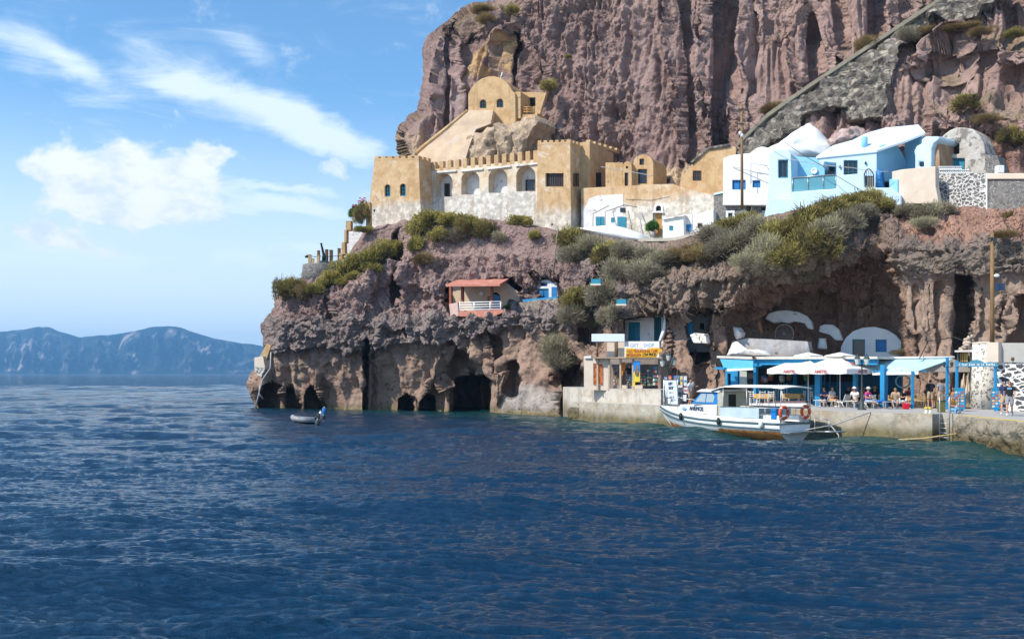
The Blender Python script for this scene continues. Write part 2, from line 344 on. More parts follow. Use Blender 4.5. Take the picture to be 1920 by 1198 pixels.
def rock_mat():
    m = bpy.data.materials.new('volcanic_rock'); m.use_nodes = True; T = NT(m.node_tree); b = T.n['Principled BSDF']
    pos = T.new('ShaderNodeNewGeometry').outputs['Position']
    at = T.new('ShaderNodeAttribute', attribute_name='rock'); rg = T.new('ShaderNodeAttribute', attribute_name='rugged')
    big = T.noise(pos, .16, 6, .6); mid = T.noise(pos, 1.1, 8, .65); fine = T.noise(pos, 5, 8, .7); band = T.noise(T.scale(pos, (.5, .5, .08)), 1, 6, .6)
    col = at.outputs['Color']
    col = T.mix(T.ramp(big, .35, .65, 0, .45), col, T.mix(1, col, (.72, .66, .66), 'MULTIPLY'))
    col = T.mix(T.ramp(mid, .42, .7, 0, .6), col, T.mix(1, col, (1.28, 1.22, 1.18), 'MULTIPLY'))
    col = T.mix(T.ramp(band, .52, .7, 0, .35), col, T.mix(1, col, (1.2, 1.25, 1.3), 'MULTIPLY'))
    # pits and crusty nodules
    wp = T.vmath('ADD', pos, T.vmath('MULTIPLY', T.noise(pos, 2.2, 3, .6, out=1), (.5, .5, .5)))
    pit = T.ramp(T.voro(wp, 1.5), .13, .07); pit2 = T.ramp(T.voro(wp, 3.6), .16, .08)
    v = T.voro(wp, 1.9); v2 = T.voro(wp, 5.5)
    r_ = rg.outputs['Fac']
    pits = T.math('MAXIMUM', pit, T.math('MULTIPLY', pit2, .7))
    col = T.mix(T.math('MULTIPLY', pits, .75), col, T.mix(1, col, (.25, .22, .22), 'MULTIPLY'))
    T.put(b.inputs['Base Color'], col); b.inputs['Roughness'].default_value = .95; b.inputs['Specular IOR Level'].default_value = .12
    hgt = T.math('ADD', T.math('MULTIPLY', mid, .5), T.math('MULTIPLY', fine, .22))
    cr = T.math('ADD', T.math('MULTIPLY', T.math('SUBTRACT', 1, v), .9), T.math('MULTIPLY', T.math('SUBTRACT', 1, v2), .35))
    hgt = T.math('ADD', hgt, T.math('MULTIPLY', cr, r_)); hgt = T.math('SUBTRACT', hgt, T.math('MULTIPLY', pits, .5))
    bp = T.new('ShaderNodeBump'); bp.inputs['Strength'].default_value = 1.0; bp.inputs['Distance'].default_value = .5
    T.put(bp.inputs['Height'], hgt); T.l.new(bp.outputs[0], b.inputs['Normal'])
    return m
ROCK = rock_mat()
# ---------------------------------------------------------------- numpy noise
def _h(ix, iy, iz, seed):
    n = (ix*374761393+iy*668265263+iz*2147483647+seed*1274126177) & 0xffffffff
    n = ((n ^ (n >> 13))*1274126177) & 0xffffffff; n = ((n ^ (n >> 15))*2246822519) & 0xffffffff
    return (n ^ (n >> 16)) & 0xffffffff
def vnoise(x, y, z, seed=0):
    xi, yi, zi = [np.floor(a).astype(np.int64) for a in (x, y, z)]; fx, fy, fz = x-xi, y-yi, z-zi
    u, v, w_ = [f*f*f*(f*(f*6-15)+10) for f in (fx, fy, fz)]; r = 0
    for dx in (0, 1):
        for dy in (0, 1):
            for dz in (0, 1):
                h = _h(xi+dx, yi+dy, zi+dz, seed)
                gx = (h & 1023)/511.5-1; gy = ((h >> 10) & 1023)/511.5-1; gz = ((h >> 20) & 1023)/511.5-1
                r = r+((fx-dx)*gx+(fy-dy)*gy+(fz-dz)*gz)*(u if dx else 1-u)*(v if dy else 1-v)*(w_ if dz else 1-w_)
    return r*1.3
def fbm(x, y, z, oct=4, seed=0, gain=.5, ridged=False):
    a, s, t = 1.0, 0, 0
    for i in range(oct):
        n = vnoise(x*2**i, y*2**i, z*2**i, seed+i*17)
        s = s+(1-2*np.abs(n) if ridged else n)*a; t += a; a *= gain
    return s/t
def worley(x, y, z, seed=0):
    xi, yi, zi = [np.floor(a).astype(np.int64) for a in (x, y, z)]; best = np.full(x.shape, 9.0)
    for dx in (-1, 0, 1):
        for dy in (-1, 0, 1):
            for dz in (-1, 0, 1):
                h = _h(xi+dx, yi+dy, zi+dz, seed)
                d = (xi+dx+(h & 1023)/1023-x)**2+(yi+dy+((h >> 10) & 1023)/1023-y)**2+(zi+dz+((h >> 20) & 1023)/1023-z)**2
                best = np.minimum(best, d)
    return np.sqrt(best)
def sstep(a, b, x):
    t = np.clip((x-a)/(b-a), 0, 1); return t*t*(3-2*t)
def blocky(x, y, z, s, n, seed):
    """noise broken into steps: fractured faces and small ledges"""
    q = fbm(x*s, y*s, z*s, 3, seed)*n+.25*fbm(x*s*4, y*s*4, z*s*4, 2, seed+5); f_ = q-np.floor(q); return (np.floor(q)+sstep(.0, .3, f_))/n
def inside(px, py, poly, soft=4.0):
    """soft mask of a polygon: 1 inside, falling to 0 over `soft` photo pixels"""
    poly = np.array(poly, float); xs, ys = poly[:, 0], poly[:, 1]
    out = np.zeros(px.shape); m = (px > xs.min()-soft) & (px < xs.max()+soft) & (py > ys.min()-soft) & (py < ys.max()+soft)
    if not m.any(): return out
    x, y = px[m], py[m]; d = np.full(x.shape, 1e9); ins = np.zeros(x.shape, bool)
    for i in range(len(poly)):
        x1, y1 = poly[i]; x2, y2 = poly[(i+1) % len(poly)]
        ex, ey = x2-x1, y2-y1; t = np.clip(((x-x1)*ex+(y-y1)*ey)/(ex*ex+ey*ey+1e-9), 0, 1)
        d = np.minimum(d, np.hypot(x-x1-t*ex, y-y1-t*ey))
        c = ((y1 > y) != (y2 > y)) & (x < (x2-x1)*(y-y1)/((y2-y1) if y2 != y1 else 1e-9)+x1); ins ^= c
    sd_ = np.where(ins, d, -d); out[m] = sstep(-soft*.5, soft*.5, sd_); return out
def grid_obj(name, X, Y, Z, mat, attrs=None, label=None, kind='structure', smooth=True, flip=False):
    nr, nc = X.shape; me = bpy.data.meshes.new(name)
    co = np.stack([X, Y, Z], -1).reshape(-1, 3).astype(np.float32)
    idx = np.arange(nr*nc).reshape(nr, nc); q = np.stack([idx[:-1, :-1], idx[:-1, 1:], idx[1:, 1:], idx[1:, :-1]], -1).reshape(-1, 4)
    if flip: q = q[:, ::-1]
    me.vertices.add(len(co)); me.vertices.foreach_set('co', co.ravel())
    me.loops.add(q.size); me.loops.foreach_set('vertex_index', q.ravel().astype(np.int32))
    me.polygons.add(len(q)); me.polygons.foreach_set('loop_start', np.arange(0, q.size, 4, dtype=np.int32)); me.polygons.foreach_set('loop_total', np.full(len(q), 4, np.int32))
    me.polygons.foreach_set('use_smooth', np.full(len(q), smooth)); me.update(calc_edges=True)
    for k, a in (attrs or {}).items():
        if a.ndim == 3:
            t = me.attributes.new(k, 'FLOAT_COLOR', 'POINT'); c = np.ones((nr*nc, 4), np.float32); c[:, :3] = a.reshape(-1, 3); t.data.foreach_set('color', c.ravel())
        else:
            t = me.attributes.new(k, 'FLOAT', 'POINT'); t.data.foreach_set('value', a.ravel().astype(np.float32))
    me.materials.append(mat); o = bpy.data.objects.new(name, me); C.objects.link(o)
    return tag(o, label, None, None, kind)
def curtain(cols, px, rows_per):
    """cols: {photo column: [(row, distance) per stratum]}; returns rows/distances interpolated over columns and strata"""
    keys = sorted(cols); K = len(cols[keys[0]])
    kp = np.array([[c[0] for c in cols[k]] for k in keys], float); kd = np.array([[c[1] for c in cols[k]] for k in keys], float)
    py = np.stack([np.interp(px, keys, kp[:, i]) for i in range(K)]); Y = np.stack([np.interp(px, keys, kd[:, i]) for i in range(K)])
    outp, outy = [], []
    for i in range(K-1):
        n = rows_per[i]; t = np.linspace(0, 1, n, endpoint=(i == K-2))[:, None]; s = t*t*(3-2*t)*.6+t*.4
        outp.append(py[i]+(py[i+1]-py[i])*t); outy.append(Y[i]+(Y[i+1]-Y[i])*s)
    strat = np.concatenate([np.linspace(i, i+1, rows_per[i], endpoint=(i == K-2)) for i in range(K-1)])
    return np.concatenate(outp), np.concatenate(outy), strat
def gblur(a, n):
    for _ in range(n):
        a[1:-1] = (a[:-2]+2*a[1:-1]+a[2:])/4; a[:, 1:-1] = (a[:, :-2]+2*a[:, 1:-1]+a[:, 2:])/4
    return a
def normals(X, Y, Z):
    Pn = np.stack([X, Y, Z], -1); du = np.gradient(Pn, axis=1); dv = np.gradient(Pn, axis=0); n = np.cross(du, dv)
    n /= np.linalg.norm(n, axis=-1, keepdims=True)+1e-9
    s = np.sign((n*Pn).sum(-1, keepdims=True)); return n*np.where(s > 0, -1, 1)      # towards the sea
def col(*a): return np.array(srgb(*a))
# ---------------------------------------------------------------- lower cliff
WL = lambda Y: 700+(H+1.2)*F/Y       # row at which z = -1.2
def lc(Yw, *k): return [(WL(Yw), Yw), (700+(H-1.0)*F/Yw, Yw)]+list(k)
LC = {
 380: lc(98, (672, 98), (655, 97.55), (600, 97.55), (590, 98), (545, 99), (543, 112)),
 480: lc(97, (672, 96.5), (655, 95.6), (603, 95.6), (594, 96), (600, 98), (596, 112)),
 520: lc(96.5, (672, 95.5), (655, 94.6), (600, 94.6), (590, 95.5), (558, 97.5), (556, 112)),
 560: lc(96, (670, 95), (654, 94.1), (597, 93.97), (587, 95), (527, 97.5), (525, 112)),
 600: lc(95, (665, 94), (650, 93.1), (595, 92.97), (582, 94), (512, 97), (510, 112)),
 640: lc(94.3, (668, 93), (654, 92.23), (598, 92.1), (582, 93.5), (500, 97.3), (498, 112)),
 665: lc(94, (670, 92.7), (655, 91.84), (600, 91.62), (582, 93), (462, 97.5), (458, 112)),
 690: lc(93.3, (668, 92.3), (654, 91.27), (600, 91.04), (582, 92.5), (432, 97.6), (425, 112)),
 760: lc(92, (655, 91), (645, 89.92), (598, 89.74), (584, 91.5), (418, 96.5), (410, 112)),
 850: lc(90, (650, 89), (640, 88.1), (598, 87.88), (588, 90), (412, 94.3), (405, 112)),
 940: lc(86, (622, 86.3), (612, 85.72), (592, 85.62), (578, 88), (418, 91.8), (411, 110)),
 1000: lc(83, (622, 84.3), (610, 83.72), (590, 83.62), (572, 86), (428, 90), (420, 108)),
 1060: lc(80, (622, 82), (610, 81), (588, 81), (560, 84), (436, 88.5), (430, 106)),
 1110: lc(76, (618, 78.5), (602, 78), (560, 78.3), (520, 81), (436, 86.5), (430, 104)),
 1160: lc(73.5, (618, 76), (600, 75), (545, 75.5), (490, 79.5), (450, 84.5), (444, 102)),
 1240: lc(72, (606, 73.5), (590, 71.5), (530, 72), (495, 76), (462, 82), (458, 100)),
 1340: lc(70.5, (600, 72.5), (588, 70.5), (520, 71), (480, 75), (440, 79.5), (430, 97)),
 1400: lc(71, (590, 73), (570, 70.3), (512, 70), (470, 74), (422, 78.5), (410, 95)),
 1450: lc(72, (575, 73.2), (556, 71), (508, 69.5), (450, 73.5), (408, 77.5), (400, 94)),
 1560: lc(72.5, (560, 73.3), (520, 71.5), (480, 69.5), (410, 72.5), (378, 76), (372, 92)),
 1640: lc(71, (550, 72), (500, 70.5), (466, 69), (405, 71.5), (378, 74.5), (372, 90)),
 1690: lc(67, (540, 68), (500, 67), (464, 66.5), (410, 69.5), (390, 73.5), (384, 88)),
 1740: lc(64.5, (535, 65.7), (515, 64.8), (464, 64.8), (425, 67.5), (392, 72.5), (386, 87)),
 1800: lc(63, (535, 64), (518, 63), (464, 63.2), (420, 66), (392, 71), (386, 86)),
 1900: lc(61, (532, 62), (515, 61), (450, 61), (420, 64), (395, 69), (390, 84)),
 2040: lc(58, (535, 59), (515, 58), (450, 58), (420, 61), (395, 66), (390, 80)),
 2250: lc(54, (535, 55), (515, 54), (450, 54), (420, 57), (395, 62), (390, 76)),
}
SIL = [(1000, 500), (768, 482), (750, 474), (735, 468), (718, 466), (705, 471), (690, 482), (672, 494), (655, 498), (640, 496), (610, 495), (598, 500), (590, 512), (560, 515), (540, 520), (480, 520), (300, 520)]
def wrap(px, py, Y, sil, rad=34, depth=3.2, back=.32):
    s = np.interp(py, [a[0] for a in sil][::-1], [a[1] for a in sil][::-1]); e = np.clip(s-px, 0, None)
    t = np.clip((rad-(px-s))/rad, 0, 1); Y = Y+depth*(1-np.sqrt(1-np.clip(t, 0, 1)**2*.999))
    return np.where(e > 0, s+e*.45, px), Y+e*back
NC, ROWS = 980, [8, 80, 14, 44, 22, 110, 10]
pxc = np.concatenate([np.linspace(380, 470, 30, endpoint=False), np.linspace(470, 1930, NC-80, endpoint=False), np.linspace(1930, 2250, 50)])
py, Yd, strat = curtain(LC, pxc, ROWS); px = np.repeat(pxc[None], py.shape[0], 0); st = np.repeat(strat[:, None], px.shape[1], 1)
Yd = gblur(Yd, 5)
MASKS = [   # hollows cut into the rock: outline in photo pixels, extra depth, softness
 ([(488, 772), (486, 735), (495, 724), (520, 727), (530, 745), (528, 790), (488, 790)], 5, 5),
 ([(535, 800), (532, 735), (545, 730), (562, 755), (566, 800)], 5, 5),
 ([(575, 800), (573, 745), (580, 728), (595, 735), (604, 760), (606, 800)], 5, 5),
 ([(600, 800), (603, 700), (615, 690), (628, 720), (640, 760), (640, 800)], 1.5, 16),
 ([(683, 800), (683, 640), (690, 640), (688, 800)], 3.5, 6), ([(615, 600), (611, 540), (620, 530), (626, 590)], 2.0, 8),
 ([(690, 800), (690, 665), (715, 660), (735, 690), (758, 740), (762, 800)], 1.6, 18),
 ([(748, 800), (750, 748), (762, 742), (772, 748), (776, 800)], 6, 5), ([(784, 800), (790, 755), (800, 742), (812, 745), (814, 770), (806, 800)], 6, 5),
 ([(842, 800), (840, 690), (856, 655), (872, 660), (900, 690), (915, 705), (914, 800)], 2.6, 10),
 ([(850, 810), (855, 712), (914, 706), (916, 810)], 11, 6), ([(806, 745), (812, 720), (825, 720), (838, 745), (835, 770), (812, 770)], 2.2, 7),
 ([(924, 600), (920, 625), (935, 640), (933, 660), (926, 700), (922, 650), (912, 620)], 2.0, 8),
 ([(944, 735), (946, 683), (962, 679), (976, 688), (979, 715), (966, 738), (956, 742)], 2.2, 5),
 ([(926, 730), (938, 690), (945, 700), (940, 740), (930, 760)], -1.2, 10),
 ([(1048, 745), (1046, 690), (1070, 672), (1092, 690), (1108, 725), (1108, 770), (1052, 770)], 5, 7),
 ([(690, 600), (700, 540), (740, 520), (800, 560), (800, 598)], 1.6, 26), ([(735, 560), (738, 440), (748, 430), (752, 560)], 2.2, 9),
 ([(835, 588), (838, 535), (950, 522), (985, 545), (985, 585)], 4.5, 6),
 ([(993, 566), (996, 530), (1016, 519), (1044, 526), (1046, 562)], 3.0, 4),
 ([(1168, 660), (1170, 610), (1180, 596), (1225, 585), (1240, 590), (1244, 620), (1238, 655), (1236, 700), (1168, 700)], 3.4, 5),
 ([(1100, 560), (1102, 520), (1128, 520), (1130, 560)], 2.5, 5), ([(1080, 640), (1084, 580), (1116, 575), (1128, 640)], 2.5, 10),
 ([(1293, 645), (1288, 600), (1294, 580), (1330, 578), (1334, 584), (1324, 620), (1322, 668), (1300, 668)], 4.2, 5),
 ([(1302, 800), (1304, 660), (1322, 660), (1318, 720), (1306, 800)], 1.5, 12),
 ([(1374, 720), (1374, 590), (1392, 560), (1440, 540), (1500, 520), (1560, 505), (1666, 475), (1678, 560), (1690, 610), (1708, 640), (1712, 800), (1374, 800)], 2.4, 10),
 ([(1400, 620), (1440, 580), (1530, 560), (1640, 560), (1665, 600), (1700, 660), (1700, 800), (1400, 800)], 1.3, 20),
 ([(1786, 800), (1790, 660), (1788, 560), (1795, 520), (1812, 525), (1820, 600), (1814, 640), (1818, 800)], 4.0, 9),
 ([(1712, 540), (1718, 640), (1724, 800), (1712, 800)], .9, 8), ([(1752, 540), (1756, 700), (1762, 700), (1762, 540)], .7, 12),
 ([(1912, 800), (1890, 650), (1905, 560), (1930, 560), (1940, 800)], 1.6, 12), ([(1876, 600), (1884, 560), (1890, 600), (1880, 620)], .8, 6),
 ([(1240, 455), (1250, 440), (1700, 380), (1640, 470), (1500, 500), (1280, 520)], -1.2, 60),
]
pmask = (px < 1345) | (px > 1700)
for poly, d, so_ in MASKS: Yd = Yd+d*inside(px, py, poly, so_)
px2, Yd = wrap(px, py, Yd, SIL)
X = (px2-CX)*Yd/F; Z = H+(CY-py)*Yd/F; Yw = Yd
# rounded pillars left between the hollows of the cave houses
n_ = normals(X, Yw, Z); hid = sstep(5.9, 5.0, st+0*X)
smooth_ = np.interp(st, [0, 1.6, 2.2, 2.8, 5.2, 6], [.15, .12, .6, 1, 1, .7])           # tuff below, crusty lava above
smooth_ = np.where((px > 1690), np.interp(st, [0, 2.4, 3.0, 6], [.12, .18, .8, .9]), smooth_)
g = np.stack([X, Yw, Z]); nx = fbm(X*.22, Yw*.22, Z*.16, 4, 3); fl = .25-fbm(X*.4, Yw*.4, Z*.10, 3, 9, ridged=True); nm = fbm(X*.9, Yw*.9, Z*.9, 4, 21)
wo = worley(X*.8, Yw*.8, Z*.95, 5); wo2 = worley(X*2.1, Yw*2.1, Z*2.3, 8)
disp = nx*1.2+fl*1.1+nm*(.35+.5*smooth_)+(.55-wo)*.6*smooth_+.35*smooth_*fbm(X*.5, Yw*.5, Z*2.2, 3, 33)+1.7*blocky(X, Yw, Z*.6, .35, 6, 131)*(.12+.88*smooth_)+(.5-wo2)*.36*(smooth_*.95+.05)+(.45-worley(X*4.2, Yw*4.2, Z*4.2, 81))*.22*(smooth_*.9+.12)
low = sstep(.9, 1.3, st); disp = disp*(.4+.6*low)*np.where(st > 5.6, .3, 1)
edge = np.interp(py, [a[0] for a in SIL][::-1], [a[1] for a in SIL][::-1]); disp = np.clip(disp, -1.6, 1.5)*(.35+.65*sstep(-2, 30, px-edge))
X = X+n_[..., 0]*disp; Yw = Yw+n_[..., 1]*disp; Z = Z+n_[..., 2]*disp
# rock colour
def blend(c, m, k): return c*(1-m[..., None])+np.array(k)*m[..., None]
cl = np.zeros(px.shape+(3,)); tuff, lava, purp, warm, redd = (.31, .215, .165), (.255, .205, .19), (.30, .21, .19), (.34, .235, .175), (.36, .215, .16)
cl[:] = tuff
cl = blend(cl, sstep(1.8, 2.3, st+.25*nm), lava); cl = blend(cl, sstep(4.6, 5.1, st+.3*nm)*sstep(1180, 1000, px), purp)
wr = sstep(1640, 1720, px); cl = blend(cl, wr*sstep(2.4, 1.8, st), (.35, .26, .205)); cl = blend(cl, wr*sstep(4.0, 4.6, st+.4*nm), redd); cl = blend(cl, wr*sstep(2.2, 3.0, st+.3*nm)*sstep(4.6, 4.0, st), (.21, .17, .14))
md = sstep(1120, 1240, px)*(1-wr); cl = blend(cl, md*sstep(2.3, 2.7, st+.3*nm), (.25, .185, .145)); cl = blend(cl, inside(px, py, [(1374, 720), (1374, 560), (1560, 505), (1666, 475), (1712, 640), (1712, 800), (1374, 800)], 20), (.31, .20, .148))  # hollow behind the cafe: colour raised to lift its shade
cl = blend(cl, .6*sstep(.35, .8, fbm(X*.15, Yw*.15, Z*.3, 3, 77)*2+.3)*sstep(2.0, 1.2, st), (.30, .20, .15))
cl = blend(cl, .75*inside(px, py, [(940, 775), (945, 735), (990, 720), (1050, 730), (1055, 775)], 24), (.40, .37, .34))       # salt-bleached foot
cl = blend(cl, sstep(.75, .1, Z+.35*nm)*.85, (.075, .065, .05)); cl = blend(cl, sstep(.32, .12, np.abs(Z-.18+.2*nm))*.6, (.34, .27, .13))   # weed and salt line
cl *= (1+.35*nx+.3*nm)[..., None]
grid_obj('cliff', X, Yw, Z, ROCK, {'rock': np.clip(cl, .02, .6), 'rugged': smooth_}, 'layered volcanic sea cliff with dark hollows at the waterline')
CLIFF_LOW = (px2, py, Yd)
# ---------------------------------------------------------------- upper cliff
UC = {
 700: [(470, 104), (330, 106), (285, 107), (150, 109), (30, 112), (-60, 114), (-80, 130)],
 760: [(470, 104), (320, 105.5), (280, 106), (150, 107.5), (30, 110), (-60, 113), (-80, 130)],
 850: [(470, 101), (320, 104.5), (270, 105.5), (150, 106.5), (80, 108.5), (30, 112), (15, 130)],
 900: [(470, 99), (320, 103.5), (260, 104.5), (150, 105), (60, 107), (12, 110), (0, 130)],
 935: [(470, 98), (320, 102.5), (250, 103.5), (150, 104.2), (50, 105.5), (2, 108), (-10, 130)],
 1000: [(470, 96), (320, 100.5), (250, 101.5), (150, 102), (30, 103.5), (-60, 105), (-75, 130)],
 1100: [(470, 94), (320, 98), (260, 98.8), (150, 99.5), (30, 101), (-80, 103), (-95, 125)],
 1200: [(470, 91), (330, 94.5), (280, 95.5), (150, 96.5), (30, 98), (-90, 100), (-100, 120)],
 1300: [(470, 88), (330, 91), (290, 92), (150, 93.3), (30, 95), (-90, 97), (-100, 120)],
 1400: [(460, 84), (320, 87.5), (270, 89), (150, 91), (30, 92.5), (-90, 95), (-100, 115)],
 1500: [(440, 81), (300, 84), (240, 86.5), (150, 89), (30, 90.5), (-90, 93), (-100, 112)],
 1650: [(420, 77), (290, 80), (235, 82), (140, 85), (30, 87.5), (-90, 90), (-100, 110)],
 1800: [(420, 74), (290, 77), (235, 78.5), (140, 81.5), (30, 84), (-90, 87), (-100, 105)],
 1920: [(420, 71.5), (290, 74.5), (235, 76), (140, 79), (30, 81.5), (-90, 85), (-100, 103)],
 2250: [(420, 66), (290, 69), (235, 70.5), (140, 73), (30, 76), (-90, 79), (-100, 98)],
}
SILU = [(500, 770), (330, 770), (300, 764), (285, 758), (262, 751), (250, 752), (232, 766), (222, 774), (214, 786), (190, 790), (160, 793), (130, 796), (95, 793), (80, 797), (70, 803), (62, 815), (45, 838), (30, 858), (16, 885), (8, 930), (-10, 945), (-80, 950)]
pxu = np.concatenate([np.linspace(700, 750, 14, endpoint=False), np.linspace(750, 1930, 800, endpoint=False), np.linspace(1930, 2250, 40)])
py, Yd, strat = curtain(UC, pxu, [20, 30, 90, 90, 80, 10]); px = np.repeat(pxu[None], py.shape[0], 0); st = np.repeat(strat[:, None], px.shape[1], 1)
Yd = gblur(Yd, 5)
for poly, d, so_ in [
 ([(1340, 300), (1338, 150), (1342, -90), (1376, -90), (1378, 120), (1372, 280)], 3.2, 10), ([(1290, 300), (1285, 150), (1262, -90), (1275, -90), (1296, 150), (1302, 300)], 1.9, 9),
 ([(944, 170), (950, 70), (958, 60), (985, 110), (1000, 150), (985, 175)], 2.4, 12), ([(860, 270), (858, 90), (868, 60), (935, 60), (946, 90), (940, 200), (880, 270)], 1.4, 22),
 ([(836, 260), (830, 140), (836, 60), (844, 60), (842, 140), (852, 260)], 1.6, 8), ([(1516, 150), (1514, 60), (1520, 20), (1540, 100), (1536, 160)], 1.8, 10),
 ([(1632, 70), (1634, -90), (1656, -90), (1654, 60)], 2.6, 10), ([(1690, 40), (1690, -90), (1704, -90), (1696, 40)], 1.6, 8), ([(1740, 130), (1745, 85), (1785, 75), (1790, 130)], 1.5, 8),
 ([(1894, 60), (1884, -90), (1920, -90), (1920, 60)], 2.2, 10), ([(1572, 60), (1562, -60), (1582, -60), (1586, 90)], 1.6, 14), ([(1440, 60), (1438, -60), (1470, -60), (1474, 40)], 1.0, 18),
 ([(1690, 130), (1700, 85), (1780, 60), (1850, 60), (1920, 70), (1990, 90), (1990, 130), (1900, 120), (1850, 90), (1790, 100)], -1.3, 26),
 ([(1740, 240), (1745, 190), (1800, 170), (1860, 180), (1900, 210), (1990, 200), (1990, 260)], -1.8, 22), ([(1850, 110), (1870, 80), (1990, 80), (1990, 120), (1880, 130)], -1.4, 14),
 ([(1385, 300), (1392, 170), (1402, 170), (1405, 300)], -.8, 10)]:
    Yd = Yd+d*inside(px, py, poly, so_)
px2, Yd = wrap(px, py, Yd, SILU, 40, 3.5, .35)
X = (px2-CX)*Yd/F; Z = H+(CY-py)*Yd/F; Yw = Yd; n_ = normals(X, Yw, Z)
s_ = X*.875-Yw*.483; wv = fbm(s_*.3, Z*.05, 0*s_, 2, 61)*1.2
f1 = fbm(s_*.28+wv*.3, Z*.03, 0*s_, 3, 31, ridged=True); f2 = fbm(s_*1.0+wv, Z*.08, 0*s_, 3, 41)
nm = fbm(X*.9, Yw*.9, Z*.7, 4, 51); nb = fbm(X*.12, Yw*.12, Z*.12, 3, 55); wo = worley(X*.7, Yw*.7, Z*.55, 15); wo2 = worley(X*1.7, Yw*1.7, Z*1.5, 18)
rug = np.clip(.5+1.6*fbm(X*.1, Yw*.1, Z*.1, 2, 66)+.35*sstep(3.4, 4.6, st), .12, 1); rug = np.where((px > 1650) & (py > 60) & (py < 220), rug*.4, rug)
amp = np.where(px > 1640, .75, 1.0)
f3 = fbm(s_*.75+wv, Z*.06, 0*s_, 2, 45, ridged=True)
disp = -(f1-.25)*2.1*amp-(f3-.3)*1.0+f2*.7+nb*1.2+nm*(.3+.6*rug)+(.5-wo)*1.2*rug+1.7*blocky(X, Yw, Z*.45, .3, 6, 141)+(.5-wo2)*.6*rug+(.45-worley(X*3.6, Yw*3.6, Z*3.0, 83))*.3*(rug*.8+.2)
edge = np.interp(py, [a[0] for a in SILU][::-1], [a[1] for a in SILU][::-1]); disp = np.clip(disp, -3.0, 2.0)*np.where(st > 5.2, .4, 1)*(.3+.7*sstep(-2, 34, px-edge))
X = X+n_[..., 0]*disp; Yw = Yw+n_[..., 1]*disp; Z = Z+n_[..., 2]*disp*.7
cl = np.zeros(px.shape+(3,)); cl[:] = (.275, .19, .17)
cl = blend(cl, sstep(1330, 1450, px), (.34, .235, .205)); cl = blend(cl, sstep(3.8, 4.8, st+.5*nm)*.8, (.31, .22, .18)); cl = blend(cl, sstep(1700, 1800, px)*sstep(2.3, 1.4, st+.3*nm), (.25, .14, .105))
cl = blend(cl, sstep(.1, .45, f2)*.5, (.38, .29, .275)); cl = blend(cl, sstep(1060, 980, px)*sstep(2.4, 1.9, st+.5*nm)*.8, (.55, .42, .28))
cl = blend(cl, sstep(1190, 1230, px)*sstep(1390, 1340, px)*sstep(1.7, 1.4, st+.3*nm), (.55, .42, .28))      # ochre wash on the rock behind the tower
tan = inside(px, py, [(868, 140), (872, 90), (900, 70), (948, 62), (940, 150)], 8)*sstep(-.1, .1, nm+.1); cl = blend(cl, tan*.8, (.48, .32, .15))
cl = blend(cl, .7*sstep(.5, .9, n_[..., 2]+.2*nm), (.22, .17, .10))
cl *= (1+.4*nb+.35*nm)[..., None]
grid_obj('upper_cliff', X, Yw, Z, ROCK, {'rock': np.clip(cl, .02, .6), 'rugged': rug}, 'towering purple brown cliff with vertical flutes behind the buildings')
CLIFF_UP = (px2, py, Yd)
# ---------------------------------------------------------------- far hills across the bay
def hillmat():
    m = bpy.data.materials.new('hill_slopes'); m.use_nodes = True; T = NT(m.node_tree); b = T.n['Principled BSDF']
    pos = T.new('ShaderNodeNewGeometry').outputs['Position']; n1 = T.noise(T.scale(pos, (1, .6, .45)), .008, 9, .68); n2 = T.noise(pos, .0022, 5, .6)
    c = T.mix(T.ramp(n1, .5, .68), (.012, .018, .022), (.36, .30, .27)); c = T.mix(T.ramp(n2, .5, .66), c, (.03, .035, .03))
    T.put(b.inputs['Base Color'], c); b.inputs['Roughness'].default_value = 1; b.inputs['Specular IOR Level'].default_value = 0
    return m
DH = 5200.0
ridge = [(-900, 668), (-700, 640), (-400, 630), (-150, 625), (0, 622), (45, 618), (72, 612), (92, 613), (112, 622), (150, 632), (205, 628), (255, 621), (285, 613), (315, 611), (338, 614), (356, 621), (400, 634), (430, 640), (470, 645), (500, 650), (560, 658), (650, 668), (900, 680), (1400, 694)]
hx = np.linspace(-900, 1400, 900); top = np.interp(hx, [r[0] for r in ridge], [r[1] for r in ridge])
t = np.linspace(0, 1, 60)[:, None]; hp = 700.6+(top-700.6)*t; depth = DH+t*900
gul = fbm(hx[None]*.03+0*t, t*1.2, 0*t, 4, 91)+0*hp; depth = depth+gul*1300*np.sin(np.pi*np.clip(t, 0, .97))
hp = hp+gul*2.2*t
hX = (hx[None]-CX)*depth/F; hZ = H+(CY-hp)*depth/F; hZ[0] = -4
back = lambda a, k: np.concatenate([a, k[None]])
grid_obj('hills', back(hX, hX[-1]*1.25), back(depth+0*hX, depth[-1]*1.25), back(hZ, hZ[-1]*0-4), hillmat(), None, 'blue hazy island ridge along the horizon')
